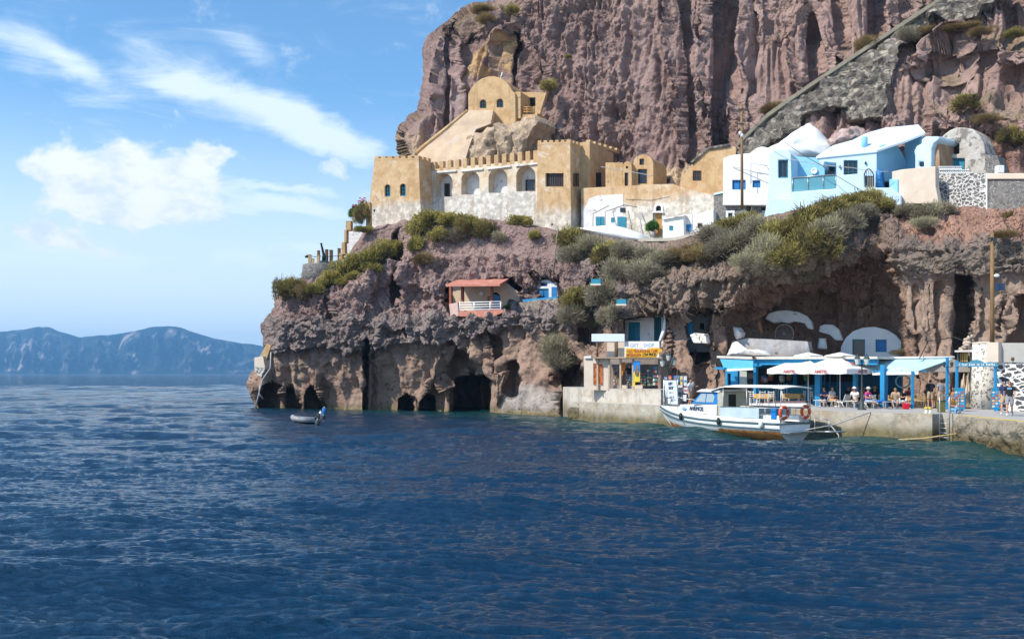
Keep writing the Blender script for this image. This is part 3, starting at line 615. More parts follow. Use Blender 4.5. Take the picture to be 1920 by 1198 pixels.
# ---------------------------------------------------------------- sea
def water_mat():
    m = bpy.data.materials.new('sea_water'); m.use_nodes = True; T = NT(m.node_tree); b = T.n['Principled BSDF']
    pos = T.new('ShaderNodeNewGeometry').outputs['Position']; sp = T.new('ShaderNodeSeparateXYZ'); T.l.new(pos, sp.inputs[0])
    # water over the shelf beside the quay and rocks is shallow and green
    sh = T.new('ShaderNodeAttribute', attribute_name='shallow').outputs['Fac']
    sh = T.math('ADD', sh, T.math('MULTIPLY', T.math('SUBTRACT', T.noise(pos, .25, 3, .5), .5), .25), clamp=True)
    col = T.mix(sh, (.0001, .024, .062), (.004, .052, .050))
    T.put(b.inputs['Base Color'], col); b.inputs['Roughness'].default_value = .05; b.inputs['IOR'].default_value = 1.38
    b.inputs['Specular IOR Level'].default_value = .8
    far = T.ramp(sp.outputs[1], 25, 160)
    n1 = T.noise(T.scale(pos, (.8, 1.9, 1), rot=(0, 0, .25)), 3.2, 6, .66, .5); n2 = T.noise(T.scale(pos, (.4, 1.0, 1), rot=(0, 0, .3)), .9, 7, .68, .3)
    h = T.math('ADD', T.math('MULTIPLY', n1, T.math('ADD', .15, T.math('MULTIPLY', far, .15))), T.math('MULTIPLY', n2, T.math('ADD', .12, T.math('MULTIPLY', far, 1.1))))
    f1_ = T.noise(T.scale(pos, (.35, 1, 1)), .8, 5, .6, out=1); f2_ = T.noise(T.scale(pos, (.5, 1, 1)), 5, 4, .6, out=1)
    vfar = T.vmath('MULTIPLY', T.vmath('SUBTRACT', f1_, (.5, .5, .5)), (1.7, 2.6, 0)); vnear = T.vmath('MULTIPLY', T.vmath('SUBTRACT', f2_, (.5, .5, .5)), (.12, .18, 0))
    cf = T.new('ShaderNodeCombineXYZ'); [T.put(cf.inputs[i], far) for i in range(3)]
    per = T.vmath('ADD', T.vmath('MULTIPLY', vfar, cf.outputs[0]), vnear)
    bp = T.new('ShaderNodeBump'); bp.inputs['Strength'].default_value = 1; bp.inputs['Distance'].default_value = 1.0
    T.put(bp.inputs['Height'], h); T.l.new(T.vmath('NORMALIZE', T.vmath('ADD', bp.outputs[0], per)), b.inputs['Normal'])
    return m
rows = np.concatenate([np.linspace(1420, 1198, 160, endpoint=False), np.linspace(1198, 730, 1050, endpoint=False), np.linspace(730, 708, 70, endpoint=False), 700+8*np.linspace(1, 0.1257, 30)])
Yr = H*F/(rows-700); cols_ = np.concatenate([np.linspace(-1600, -300, 70, endpoint=False), np.linspace(-300, -10, 60, endpoint=False), np.linspace(-10, 1930, 860, endpoint=False), np.linspace(1930, 2250, 60, endpoint=False), np.linspace(2250, 3600, 70)])
Y = np.repeat(Yr[:, None], len(cols_), 1); X = (cols_[None]-CX)*Y/F; X[-1] *= 1.0
rng = np.random.RandomState(4); Z = np.zeros_like(X); DX = np.zeros_like(X); DY = np.zeros_like(X)
sp_ = np.gradient(Yr)*-1; sp_ = np.abs(sp_)[:, None]        # local row spacing: waves shorter than it are left to the bump
main = R(262)
gust = .85+.9*fbm(X*.045, Y*.045, 0*X, 3, 5)
for i in range(130):
    lam = .14*(10/.14)**(((i+rng.rand())/130)**1.0); th = main+rng.normal()*(.27 if lam < 1.5 else .33); k = 2*np.pi/lam
    a = lam/6.283*(.062 if lam < .5 else .050 if lam < .9 else .036 if lam < 2.5 else .026)*rng.uniform(.6, 1.3); ph = rng.rand()*6.283
    kx, ky = k*math.cos(th), k*math.sin(th); fade = sstep(1.3, 2.6, lam/np.maximum(sp_, .02))
    p_ = kx*X+ky*Y+ph; Z += a*np.sin(p_)*fade*gust; DX += -a*.8*math.cos(th)*np.cos(p_)*fade*gust*-1; DY += -a*.8*math.sin(th)*np.cos(p_)*fade*gust*-1
X2, Y2 = X+DX, Y+DY
# distance from the shore line of rocks and quay
shore = np.array([(-25, 96), (-14, 93), (-5.5, 90), (-2.3, 86), (4.3, 79), (9.8, 64), (21.8, 51), (22.1, 40), (24, 25)])
dist = np.full(X.shape, 1e9)
for (ax, ay), (bx, by) in zip(shore[:-1], shore[1:]):
    ex, ey = bx-ax, by-ay; tt = np.clip(((X-ax)*ex+(Y-ay)*ey)/(ex*ex+ey*ey), 0, 1); dist = np.minimum(dist, np.hypot(X-ax-tt*ex, Y-ay-tt*ey))
grid_obj('water', X2, Y2, Z, water_mat(), {'shallow': sstep(12, .5, dist)*np.clip((X+30)/30, 0, 1)}, 'choppy deep blue sea turning green beside the quay')
# ---------------------------------------------------------------- building helpers
def shrink(poly, k):
    cx = sum(p[0] for p in poly)/len(poly); cy = sum(p[1] for p in poly)/len(poly)
    w_ = (max(p[0] for p in poly)-min(p[0] for p in poly))/2; h = (max(p[1] for p in poly)-min(p[1] for p in poly))/2
    return [(cx+(x-cx)*(1-k/w_), cy+(y-cy)*(1-k/h)) for x, y in poly]
def window(parent, pl, poly, off, mat=None, frame=None, name='window', ft=1.2, bars=0, inset=.28, rails=0, barm=None):
    """a pane set back in its opening, with frame and glazing bars as a sub-part"""
    m = MB(); m.panel(pl, poly, (), off-inset, .05); o = sub(m.build(name, mat or GLASSD, parent))
    if frame or bars or rails:
        f = MB(); xs = [p[0] for p in poly]; ys = [p[1] for p in poly]
        if frame: f.panel(pl, poly, [shrink(poly, ft)], off-inset+.09, .088)
        for i in range(bars):
            x = min(xs)+(max(xs)-min(xs))*(i+1)/(bars+1); f.panel(pl, rect(x-.3, min(ys)+.8, x+.3, max(ys)), (), off-inset+.07, .068)
        for i in range(rails):
            y = min(ys)+(max(ys)-min(ys))*(i+1)/(rails+1); f.panel(pl, rect(min(xs), y-.3, max(xs), y+.3), (), off-inset+.076, .06)
        f.build('window_frame' if name == 'window' else name+'_frame', frame or barm or WHITE, o)
    return o
def merlons(pl, x0, y0, x1, y1, n, h, duty=.55, skew=0, low=None):
    """toothed parapet outline between two points, closed along its lower edge"""
    pts = []
    for i in range(n):
        for f_, up in ((0, 1), (duty, 1), (duty, 0), (1, 0)):
            if i == n-1 and f_ == 1: continue
            t = (i+f_)/(n-1+duty); x = x0+(x1-x0)*t; y = y0+(y1-y0)*t; pts.append((x, y-(h if up else 0)))
    low = low or [(x1, y1+6), (x0, y0+6)]
    if pts[-1][1] < y1: pts.append((x1, y1))
    return [(x0, y0)]+pts[0:]+low if False else pts+low
def wallpart(parent, name, mat, pl, poly, holes=(), off=0, depth=1.0, bevel=0):
    m = MB(); m.panel(pl, poly, holes, off, depth); return sub(m.build(name, mat, parent, bevel=bevel))
def root_at(pl, px, py): return tuple(pl.hit(px, py))

# ---------------------------------------------------------------- castle on the cliff
CP = Plane(697, 102, 1010, 92.7)
t = thing('castle_tower', root_at(CP, 745, 412), 'square ochre tower with two small arched windows at the seaward end of the castle', 'tower', 'battlemented towers of the castle')
w1, w2 = arch(726.5, 369, 11, 23), arch(755.3, 368, 11.4, 23.5)
wallpart(t, 'wall', OCHRE, CP, [(702, 297), (785, 297), (786, 330), (789, 402), (789, 440), (687, 440), (690, 402), (697, 345)], [w1, w2], 0, 2.6+4)
for w_ in (w1, w2): window(t, CP, w_, 0, GLASSD, TEALPAINT, bars=1, rails=2)
wallpart(t, 'battlement', OCHRE3, CP, merlons(CP, 702.3, 298.5, 784.8, 297, 7, 5, .62, low=[(784.8, 300), (702.3, 301)]), (), .02, .45)
sideP = Plane(785, CP.hit(785, 300).y, 785.01, 1)   # replaced below by the tower's right flank
class Flank(Plane):
    """plane through a column of plane pl, turned a quarter: its surface faces right"""
    def __init__(s, pl, px, off=0):
        p = pl.hit(px, 700, off); s.A = Vector((p.x, p.y)); s.d = -pl.n; s.n = Vector((pl.d.x, pl.d.y)); s.ang = math.atan2(s.d.y, s.d.x)
FL1 = Flank(CP, 785); wallpart(t, 'battlement', OCHRE3, FL1, merlons(FL1, 786, 297.5, 808, 303, 3, 5, .6, low=[(808, 306), (786, 300)]), (), .03, .4)
wallpart(t, 'window', GLASSD, FL1, arch(800.5, 354, 5, 11), (), .01, .06)
# arcade
OFA = -2.3
t = thing('castle_arcade', root_at(CP, 905, 405), 'battlemented ochre and white wall with four deep round arches between the towers', 'castle wall')
arches = [arch(832.2, 369, 33, 44), arch(882, 365, 34, 44.5), arch(933.7, 362, 35.5, 46), arch(986, 359, 36, 47.5)]
wallpart(t, 'wall', ARCW, CP, [(806, 318), (870, 312), (940, 306), (1010, 299), (1012, 460), (806, 460)], arches, OFA, 1.15)
m = MB(); m.panel(CP, [(808, 322), (1008, 305), (1008, 372), (808, 380)], [rect(834, 345, 842, 372)], OFA-1.152, .3); m.build('niche_wall', OLDWHITE, t)
for r_ in (rect(833, 344, 843, 371), rect(1001-16, 337, 1002.5, 358)):
    window(t, CP, r_, OFA-1.12+.28, GLASSD, WOOD, name='door')
teeth = []
xs = np.linspace(813, 1004.5, 14)
for i, x in enumerate(xs):
    yb = 323-(x-813)*.088; wd = 8.6+i*.12
    m = MB(); m.panel(CP, [(x-wd/2, yb-2), (x-wd/2, yb-19-i*.35), (x+wd/2-1, yb-20-i*.35), (x+wd/2-1, yb-2)], (), OFA+.03, .5); m.build('merlon', OCHRE3, t, bevel=.06)
for a, b in (((815, 322), (855, 319)), ((864, 319.5), (905, 315.5)), ((913, 315.5), (957, 310.5)), ((966, 309.5), (1009, 305.5))):
    m = MB(); m.panel(CP, [a, b, (b[0], b[1]+2.6), (a[0], a[1]+2.8)], (), OFA+.16, .16); m.build('cornice', OLDWHITE, t)
# right-hand tower
t = thing('castle_tower', root_at(CP, 1040, 418), 'tall ochre tower with a wide barred window right of the arches', 'tower', 'battlemented towers of the castle')
bw = rect(1022.7, 325, 1056.7, 350.5)
wallpart(t, 'wall', OCHRER, CP, [(1008, 268), (1069, 266), (1070.5, 440), (1006, 440)], [bw], 0, 1.95+3)
window(t, CP, bw, 0, GLASSD, WOOD, bars=9, inset=.35)
wallpart(t, 'battlement', OCHRE3, CP, merlons(CP, 1008.3, 269, 1068.9, 267, 6, 5, .6, low=[(1068.9, 270), (1008.3, 272)]), (), .02, .45)
FL2 = Flank(CP, 1069.4); wallpart(t, 'battlement', OCHRE3, FL2, merlons(FL2, 1070, 267, 1087, 272, 3, 5, .6, low=[(1087, 275), (1070, 270)]), (), .03, .4)
window(t, FL2, rect(1077, 325, 1086, 350), .34, GLASSD, WOOD, bars=2)
# rear wing stepping back
t = thing('castle_wing', root_at(CP, 1105, 350), 'ochre castle wing with a notched parapet and tall dark doorway behind the barred tower', 'castle wing')
wallpart(t, 'wall', OCHRE3, CP, [(1070, 269), (1105.5, 266), (1105.5, 470), (1070, 470)], (), -2.2, 5.6)
FL3 = Flank(CP, 1105.5, -2.2)
wallpart(t, 'battlement', OCHRE3, FL3, merlons(FL3, 1106.5, 267, 1162, 284, 6, 5, .5, low=[(1162, 289), (1106.5, 271)]), (), .03, .4)
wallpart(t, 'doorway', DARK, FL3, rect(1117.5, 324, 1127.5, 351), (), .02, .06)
# ---------------------------------------------------------------- terrace wall and small vaulted rooms
t = thing('terrace_wall', root_at(CP, 1220, 440), 'long retaining wall, ochre above and worn white below, right of the barred tower', 'wall')
door = rect(1224, 399, 1241, 443); lun = arch(1234.5, 395.6, 10, 10.5)
wallpart(t, 'wall', OCHRE2, CP, [(1090, 353), (1169, 349), (1215, 346.5), (1262, 345), (1280, 352), (1300, 356), (1345, 368), (1345, 470), (1090, 470)], [door, lun], -1.2, 2.2)
o = wallpart(t, 'door', ORANGEW, CP, rect(1229, 400, 1241, 443), (), -1.45, .08); wallpart(t, 'door_jamb', OLDWHITE, CP, rect(1224, 399, 1229, 443), (), -1.47, .1)
wallpart(t, 'fanlight', GLASSD, CP, lun, (), -1.5, .05)
m = MB(); m.panel(CP, arch(1234.5, 397, 17, 16), [arch(1234.5, 396.5, 10.5, 11)], -1.1, .098); m.panel(CP, rect(1222.5, 396.8, 1244, 399), (), -1.0, .2); m.build('door_surround', WHITEP, t)
for r_ in (rect(1117.5, 407, 1126, 423), rect(1127, 407, 1134, 423), rect(1146, 408.5, 1151.5, 416.5), rect(1158, 407, 1173.5, 427)):
    m = MB(); m.panel(CP, r_, (), -1.12, .078); m.build('shutter', TEALPAINT, t)
wallpart(t, 'window', GLASSD, CP, rect(1163, 390, 1172, 398), (), -1.13, .068)
wallpart(t, 'patch', OLDWHITE, CP, [(1105, 372), (1120, 367), (1168, 364), (1168, 446), (1090, 446), (1092, 400)], [rect(1117, 406.5, 1134.5, 423.5), rect(1145.5, 408, 1152, 417), rect(1157.5, 406.5, 1174-6.5, 427.5), rect(1162.5, 389.5, 1167.5, 398.5)], -1.17, .028)
def vault(name, label, cat, pl, x, base, wd, h, off, depth, mat, holes=(), wins=(), k=1.0, group=None, wmat=None, bevel=.05):
    t = thing(name, root_at(pl, x, base), label, cat, group); wallpart(t, 'wall', mat, pl, arch(x, base, wd, h, 14, k), holes, off, depth, bevel)
    for q in wins: window(t, pl, q, off, wmat or GLASSD, WOOD, inset=.22)
    return t
vault('vaulted_porch', 'narrow arched ochre doorway hood beside the wing', 'doorway', CP, 1176.3, 352, 16, 49, -1.6, 1.5, OCHRE3, [rect(1171, 324, 1178, 351), arch(1175.5, 316.5, 4.6, 5)], [rect(1171, 324, 1178, 351), arch(1175.5, 316.5, 4.6, 5)])
vault('vaulted_room', 'round topped ochre room front with dark doorway and small square window', 'building', CP, 1206, 350, 38, 60, -2.4, 3.5, OCHRE3, [rect(1195.6, 317.5, 1213, 345), rect(1199, 298, 1207.5, 310)], [rect(1195.6, 317.5, 1213, 345), rect(1199, 298, 1207.5, 310)])
t = thing('terrace_block', root_at(CP, 1150, 351), 'low plain ochre block in shade between the wing and the arched hood', 'building')
wallpart(t, 'wall', OCHRE3, CP, rect(1135, 305, 1168, 352), (), -1.7, 1.5, .05)
t = thing('ochre_house', root_at(CP, 1320, 355), 'ochre sloping house wall with one small barred window under the stone ramp', 'building')
hw = rect(1299, 320.6, 1315, 339.4)
wallpart(t, 'wall', OCHRE3, CP, [(1274, 352), (1276, 335), (1297.7, 307), (1328, 280), (1369, 274), (1380, 276), (1380, 372), (1300, 372)], [hw], -1.9, 3.0, .05)
window(t, CP, hw, -1.9, GLASSD, WOOD, bars=3, rails=1, inset=.18)
m = MB(); m.tube([CP.hit(1297, 306, -1.85), CP.hit(1327, 279, -1.85), CP.hit(1369, 272.8, -1.85)], .16, 8); m.build('parapet', RAMPST, t)
# ---------------------------------------------------------------- domed chapel on the upper ledge
DP = Plane(877, 103.2, 966, 100.9)
t = thing('domed_house', root_at(DP, 922, 240), 'ochre barrel vaulted house with two arched windows high on the ledge', 'building')
w1, w2 = arch(905.6, 203.5, 11.8, 16), arch(937.3, 202, 11.8, 16)
body = [(877.6, 260), (877.6, 176.5), (883, 166), (892, 155), (903, 147.5), (915, 143.8), (926, 143.2), (938, 146.5), (950, 155), (957, 164), (961.6, 172.3), (966, 175), (967, 260)]
wallpart(t, 'wall', OCHRE3, DP, body, [w1, w2], 0, 5.5, .08)
for w_ in (w1, w2): window(t, DP, w_, 0, GLASSD, DMETAL, bars=1, rails=1, inset=.2)
t2 = thing('roof_terrace', root_at(DP, 995, 216), 'small ochre roof terrace with dark doorway and railing beside the vaulted house', 'terrace')
wallpart(t2, 'back_wall', OCHRE3, DP, [(964, 173), (1021, 174), (1012, 205), (1008, 222), (964, 222)], [rect(992, 183, 1004, 201)], -2.6, 1.2)
wallpart(t2, 'window', GLASSD, DP, rect(992, 183, 1004, 201), (), -2.9, .05); wallpart(t2, 'side_wall', OCHRE3, DP, rect(966.5, 172.5, 976, 222), (), -.3, 2.2)
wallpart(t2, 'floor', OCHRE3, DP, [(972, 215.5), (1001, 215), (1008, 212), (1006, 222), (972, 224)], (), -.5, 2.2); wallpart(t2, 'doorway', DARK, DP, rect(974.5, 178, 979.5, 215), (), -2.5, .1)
m = MB()
for y in (201, 205.5, 210): m.tube([DP.hit(976, y, -.6), DP.hit(1000, y, -.6)], .05, 6)
for x in (976, 988, 1000): m.tube([DP.hit(x, 200, -.6), DP.hit(x, 216, -.6)], .05, 6)
m.build('railing', ORANGEW, t2)
wallpart(t2, 'parapet', OCHRE3, DP, [(1000, 200), (1010, 199), (1021, 174), (1024, 174), (1012, 214), (1000, 216)], (), -.7, .4)
t = thing('antenna', DP.hit(939, 146), 'short pale rod standing on top of the vaulted house', 'antenna'); m = MB(); m.tube([DP.hit(938.5, 147, -1), DP.hit(942, 136, -1)], .07, 6); m.build('rod', WHITE, t)
# plastered slope under it
SP = Plane(780, 104.5, 900, 100)
t = thing('plastered_wall', root_at(SP, 850, 300), 'smooth beige plastered wall slanting up to the vaulted house', 'wall')
m = MB(); m.prism([[SP.hit(782, 286), SP.hit(800, 270, -.3), SP.hit(840, 238, -.8), SP.hit(877, 207, -1.4), SP.hit(925, 207, -1.4), SP.hit(920, 232, -1.2), SP.hit(892, 243, -.9), SP.hit(882, 268, -.4), SP.hit(872, 300, .2), SP.hit(870, 330, .6), SP.hit(790, 330, .5)]], Vector((.5, 2.2, 0)))
m.build('wall', PLASTER, t)
m = MB(); m.tube([SP.hit(781, 287), SP.hit(800, 270.5, -.3), SP.hit(840, 238.5, -.8), SP.hit(877, 207.5, -1.4)], [.25, .22, .2, .15], 8); m.build('coping', OCHRE3, t)

t = thing('plastered_rock', root_at(SP, 930, 290), 'lumpy cream washed rock face right of the smooth plastered wall', 'rock')
LATER_ROCK = t
# ---------------------------------------------------------------- steps and cannon terrace on the headland
t = thing('stepped_wall', P(650, 492, 98.5), 'orange parapet climbing in steps beside white stairs at the cliff edge', 'wall')
ST = Plane(600, 99, 700, 98.2)
for (x0, y0, x1, y1) in ((686, 379, 694, 428), (679, 381, 685, 400), (648, 414, 658, 432), (645, 431, 650, 455), (640, 454, 647, 477), (635.5, 475, 642, 496), (649, 475, 659, 494)):
    m = MB(); m.panel(ST, rect(x0, y0, x1, y1), (), 0, .7); m.build('parapet_block', OCHRE3, t, bevel=.04)
m = MB()
for i in range(9): m.panel(ST, rect(644+i*.6, 490-i*7.4, 660+i*2.6, 497.6-i*7.4), (), -.75-.35*i, 1.2)
m.build('stairs', OLDWHITE, t)
t = thing('round_terrace', P(604, 515, 97.5), 'curved grey stone bastion at the tip of the headland carrying the cannon', 'bastion')
c = P(604, 515, 99.2); r = 36*99/F
m = MB(); m.lathe((c.x, c.y, 0), [(r*1.08, P(604, 535, 99).z), (r*1.0, P(604, 498, 99).z), (r*.98, P(604, 496.5, 99).z)], 28); m.build('wall', STONEG, t)
zt = P(604, 496.5, 99).z
def post(px, y0, y1, wd, Y, mat, name, label, cat, group):
    a, b = P(px, y1, Y), P(px, y0, Y); m = MB(); k = wd*Y/F
    m.box((a.x, a.y, (zt+b.z)/2), (k, k, b.z-zt), mi=0); m.box((a.x, a.y, b.z+.03), (k*1.15, k*1.15, .06)); o = m.build(name, mat, loc=(a.x, a.y, zt), bevel=.03); return tag(o, label, cat, group)
for px, y0, wd in ((581, 479, 5.5), (587, 486, 4.5), (597, 480, 6)):
    post(px, y0, 496, wd, 98, OCHRE3, 'terrace_pillar', 'short orange pillar on the round terrace, left of the cannon', 'pillar', 'orange pillars on the round terrace')
for px, y0, wd in ((597.5, 471, 5), (612.5, 469, 5.5), (621, 470, 6), (636, 467, 5.5)):
    post(px, y0, 496, wd, 98.9, WOOD, 'wooden_post', 'dark upright timber post on the round terrace', 'post', 'dark posts round the cannon')
t = thing('cannon', (P(609, 496, 98).x, 98, zt), 'black cannon pointing steeply upward on the round stone terrace', 'cannon')
p = P(609, 487, 98); m = MB(); m.box((p.x, 98, zt+.12), (.7, .9, .24)); m.box((p.x-.2, 98, zt+.45), (.1, .8, .5), taper=.6); m.box((p.x+.2, 98, zt+.45), (.1, .8, .5), taper=.6); m.build('carriage', DMETAL, t)
q = P(602, 456, 97.6); m = MB(); m.tube([p+Vector((.08, .2, -.1)), p, p.lerp(q, .3), p.lerp(q, .93), p.lerp(q, .94), q], [.2, .2, .14, .085, .12, .12], 12); m.build('barrel', DMETAL, t)
t = tag(MB().tube([P(583, 480, 97.9), P(590, 482, 97.9), P(597, 480.5, 97.9), P(620, 481, 98), P(640, 479, 98)], .03, 5).build('chain', WIRE), 'dark chain slung between the terrace pillars', 'chain')
# ledge at the headland foot
t = thing('landing_block', P(486, 690, 96), 'cream masonry landing stage clinging to the foot of the headland', 'platform')
LP_ = Plane(470, 96.8, 520, 95.6)
m = MB(); m.panel(LP_, [(477, 670), (493, 668), (497, 690), (477, 688)], (), .3, 2.0); m.build('parapet', CREAM, t)
m = MB(); m.panel(LP_, [(486, 669), (500, 645), (508, 648), (500, 672), (494, 690)], (), -.1, .8); m.build('ramp', OCHRE3, t)
m = MB(); m.panel(LP_, [(477, 688), (497, 690), (490, 706), (478, 700)], (), .25, 1.6); m.build('base', STONEP, t)
for pts in ([(508, 660), (507, 690), (492, 712), (485, 740), (478, 766)], [(487, 722), (486, 738), (493, 748)]):
    tag(MB().tube([P(x, y, 93.2) for x, y in pts], .07, 6).build('mooring_rope', WIREG), 'pale rope hanging down the rock at the headland tip', 'rope', 'ropes at the headland tip')
# ---------------------------------------------------------------- stone ramp up the cliff
RP = Plane(1390, 86, 1920, 75.5)
t = thing('ramp_wall', root_at(RP, 1560, 240), 'dark rubble retaining wall of the diagonal cliff path', 'retaining wall')
RAMP = [(1384, 300), (1386, 275), (1440, 222), (1520, 166), (1600, 113), (1680, 60), (1752, 13), (1790, -25), (1905, -25), (1850, 12), (1836, 32), (1790, 42), (1752, 26), (1738, 52), (1686, 84), (1676, 128), (1664, 160), (1655, 218), (1590, 222), (1585, 196), (1536, 200), (1504, 214), (1490, 240), (1440, 262), (1410, 300)]
def on_slope(x, y): return RP.hit(x, y, (y-300)*.028+.8)
def rampmesh():
    m = MB(); loop = [on_slope(x, y) for x, y in RAMP]; m.prism([loop], Vector((.8, 2.4, 0))); o = m.build('wall', RAMPST, t)
    bm = bmesh.new(); bm.from_mesh(o.data); bmesh.ops.triangulate(bm, faces=bm.faces); bmesh.ops.subdivide_edges(bm, edges=[e for e in bm.edges if e.calc_length() > .7], cuts=12, use_grid_fill=True)
    bmesh.ops.triangulate(bm, faces=bm.faces); bmesh.ops.subdivide_edges(bm, edges=[e for e in bm.edges if e.calc_length() > .5], cuts=2, use_grid_fill=True)
    co = np.array([v.co[:] for v in bm.verts]); d = (worley(co[:, 0]*1.4, co[:, 1]*1.4, co[:, 2]*1.4, 3)-.5)*-.6+fbm(co[:, 0]*.35, co[:, 1]*.35, co[:, 2]*.35, 3, 8)*1.0
    d2 = fbm(co[:, 0]*.8, co[:, 1]*.8, co[:, 2]*.8, 3, 18)
    for v, k, j in zip(bm.verts, d, d2): v.co += Vector((-.45, -.85, .2))*float(k)+Vector((.9, 0, -.5))*float(j)
    bm.to_mesh(o.data); bm.free()
rampmesh()
m = MB(); pts = [(1384, 275), (1440, 221), (1520, 165), (1600, 112), (1680, 59), (1752, 12), (1790, -25)]
for a, b in zip(pts[:-1], pts[1:]):
    p0, p1 = on_slope(*a), on_slope(*b); n3 = RP.n3(); up = Vector((0, 0, .35))
    m.prism([[p0+n3*.25, p1+n3*.25, p1+n3*.25+up, p0+n3*.25+up]], -n3*.9)
m.build('parapet', surf('pale_path_coping', (.33, .29, .21), (.27, .23, .17), 1.5, .9, .6, 6), t)

# ---------------------------------------------------------------- white and blue cliff houses
HP = Plane(1440, 80, 1645, 76)
t = thing('white_house', root_at(HP, 1400, 352), 'white cubic cave house with two blue windows behind the tall pole', 'house')
b1, b2 = rect(1373, 338, 1398, 356), rect(1411, 338.6, 1425.6, 352)
wallpart(t, 'wall', WHITEP, HP, [(1355.5, 372), (1355.5, 297), (1372, 291), (1400, 288), (1445, 286), (1446, 385), (1355, 385)], [b1, b2], -1.2, 4.5, .12)
for q in (b1, b2): window(t, HP, q, -1.2, BLUEPAINT, BLUEPAINT, bars=1, inset=.2)
m = MB(); m.tube([HP.hit(1408, 345, -.6), HP.hit(1408, 306, -.6), HP.hit(1437, 311, -.6), HP.hit(1446, 326, -.6)], .035, 6); m.tube([HP.hit(1373, 312, -1.1), HP.hit(1430, 327, -.6)], .03, 5); m.build('awning_frame', WIREG, t)
t = thing('white_dome_roof', P(1490, 285, 81), 'whitewashed lumpy rock roof rising behind the blue house', 'roof')
def lump(poly, pl, off, depth, mat, name, parent, amp=.5, sc=.6, n=26, bulge=1.5, seed=1):
    """a rounded mound filling a picture outline: real thickness, domed toward the viewer, with rough surface"""
    xs = [p[0] for p in poly]; ys = [p[1] for p in poly]; gx = np.linspace(min(xs), max(xs), n*2); pa = np.array(poly)
    cx, cy = (min(xs)+max(xs))/2, sum(ys)/len(ys); m = MB(); rings = 9; K = 64
    per = []; L = [math.hypot(pa[i][0]-pa[(i+1) % len(pa)][0], pa[i][1]-pa[(i+1) % len(pa)][1]) for i in range(len(pa))]; tot = sum(L)
    for k in range(K):
        s = tot*k/K; i = 0
        while s > L[i]: s -= L[i]; i += 1
        a, b = pa[i], pa[(i+1) % len(pa)]; f_ = s/L[i]; per.append(a+(b-a)*f_)
    vs = []; fs = []
    for r_ in range(rings+1):
        q = 1-r_/rings
        for k in range(K):
            x = cx+(per[k][0]-cx)*q; y = cy+(per[k][1]-cy)*q; p = pl.hit(x, y, off+bulge*math.sqrt(max(0, 1-q*q)))
            d = float(fbm(np.array([p.x*sc]), np.array([p.y*sc]), np.array([p.z*sc]), 3, seed)[0])*amp
            vs.append(p+pl.n3()*d+Vector((0, 0, d*.5)))
    for r_ in range(rings):
        for k in range(K): fs.append((r_*K+k, r_*K+(k+1) % K, (r_+1)*K+(k+1) % K, (r_+1)*K+k))
    b = len(vs); vs += [v-pl.n3()*depth for v in vs[:K]]
    for k in range(K): fs.append((k, (k+1) % K, b+(k+1) % K, b+k))
    m.add(vs, fs, 0, True); return m.build(name, mat, parent)
for poly, sd_ in (([(868, 312), (871, 284), (884, 262), (896, 248), (915, 240), (932, 236), (936, 262), (928, 312)], 31), ([(922, 312), (926, 262), (930, 236), (952, 231), (968, 240), (962, 275), (956, 312)], 32), ([(950, 300), (955, 262), (962, 230), (985, 220), (1003, 216), (1012, 230), (992, 258), (985, 284), (978, 300)], 33)): lump(poly, SP, -1.0-(poly[0][0]-868)*.006, 3.2, surf('cream_rock', (.52, .40, .28), (.38, .28, .20), 1.3, .95, 1.0, 2.5, third=(.24, .17, .14), tscale=1.0, tlo=.55, thi=.68, bdist=.3), 'rock', LATER_ROCK, 1.3, .9, bulge=.9, seed=sd_)
lump([(1404, 292), (1412, 284), (1424, 276), (1440, 279), (1466, 263), (1490, 250), (1504, 240), (1518, 234), (1532, 243), (1545, 258), (1562, 272), (1566, 300), (1404, 300)], HP, -4.5, 3, WHITEP, 'mound', t, .9, .5, seed=4)
PINKR = surf('pink_boulder', (.52, .42, .38), (.30, .19, .17), 1.2, .95, .9, 4, bdist=.2)
t = thing('painted_rock', P(1590, 262, 80), 'pinkish boulder half whitewashed above the blue house roof', 'rock')
lump([(1548, 262), (1562, 246), (1580, 240), (1600, 238), (1622, 246), (1628, 256), (1596, 274), (1556, 276)], HP, -4.6, 3, PINKR, 'rock', t, 1.2, .8, seed=9)

t = thing('blue_house', root_at(HP, 1560, 350), 'pale blue cliff house with sheltered balcony, glass railing and vaulted roof', 'house')
wb = rect(1459, 300, 1477.5, 334)
wallpart(t, 'wall', BLUEP, HP, [(1446, 405), (1434, 405), (1441, 345), (1442, 289), (1450, 283), (1462, 280.5), (1474, 281), (1483, 288), (1486, 400), (1446, 410)], [wb], 0, 4.5, .1)
window(t, HP, wb, 0, GLASSD, TEALPAINT, ft=2, inset=.3, bars=1)
wallpart(t, 'recess_wall', BLUED, HP, [(1480, 293), (1530, 296), (1546, 302), (1572, 302), (1572, 362), (1480, 362)], [rect(1546, 305, 1566, 362)], -2.3, .3)
window(t, HP, rect(1546, 305, 1566, 362), -2.2, GLASSD, TEALPAINT, name='door', bars=1, inset=.2)
wf = rect(1582, 301, 1608, 345)
wallpart(t, 'wall', BLUEP, HP, [(1530, 296), (1536, 292), (1580, 288), (1644, 282), (1644.5, 372), (1568, 372), (1568, 306), (1546, 304), (1543, 314)], [wf], -.4, 3.6, .06)
window(t, HP, wf, -.4, GLASSD, TEALPAINT, name='door', bars=2, rails=1, inset=.22)
wallpart(t, 'terrace_wall', BLUEP, HP, [(1484, 360), (1568, 353.5), (1568, 329), (1620, 325), (1621, 352), (1672, 352), (1690, 366), (1690, 392), (1431, 420), (1433, 402), (1443, 372), (1484, 372)], (), 1.3, 1.2, .08)
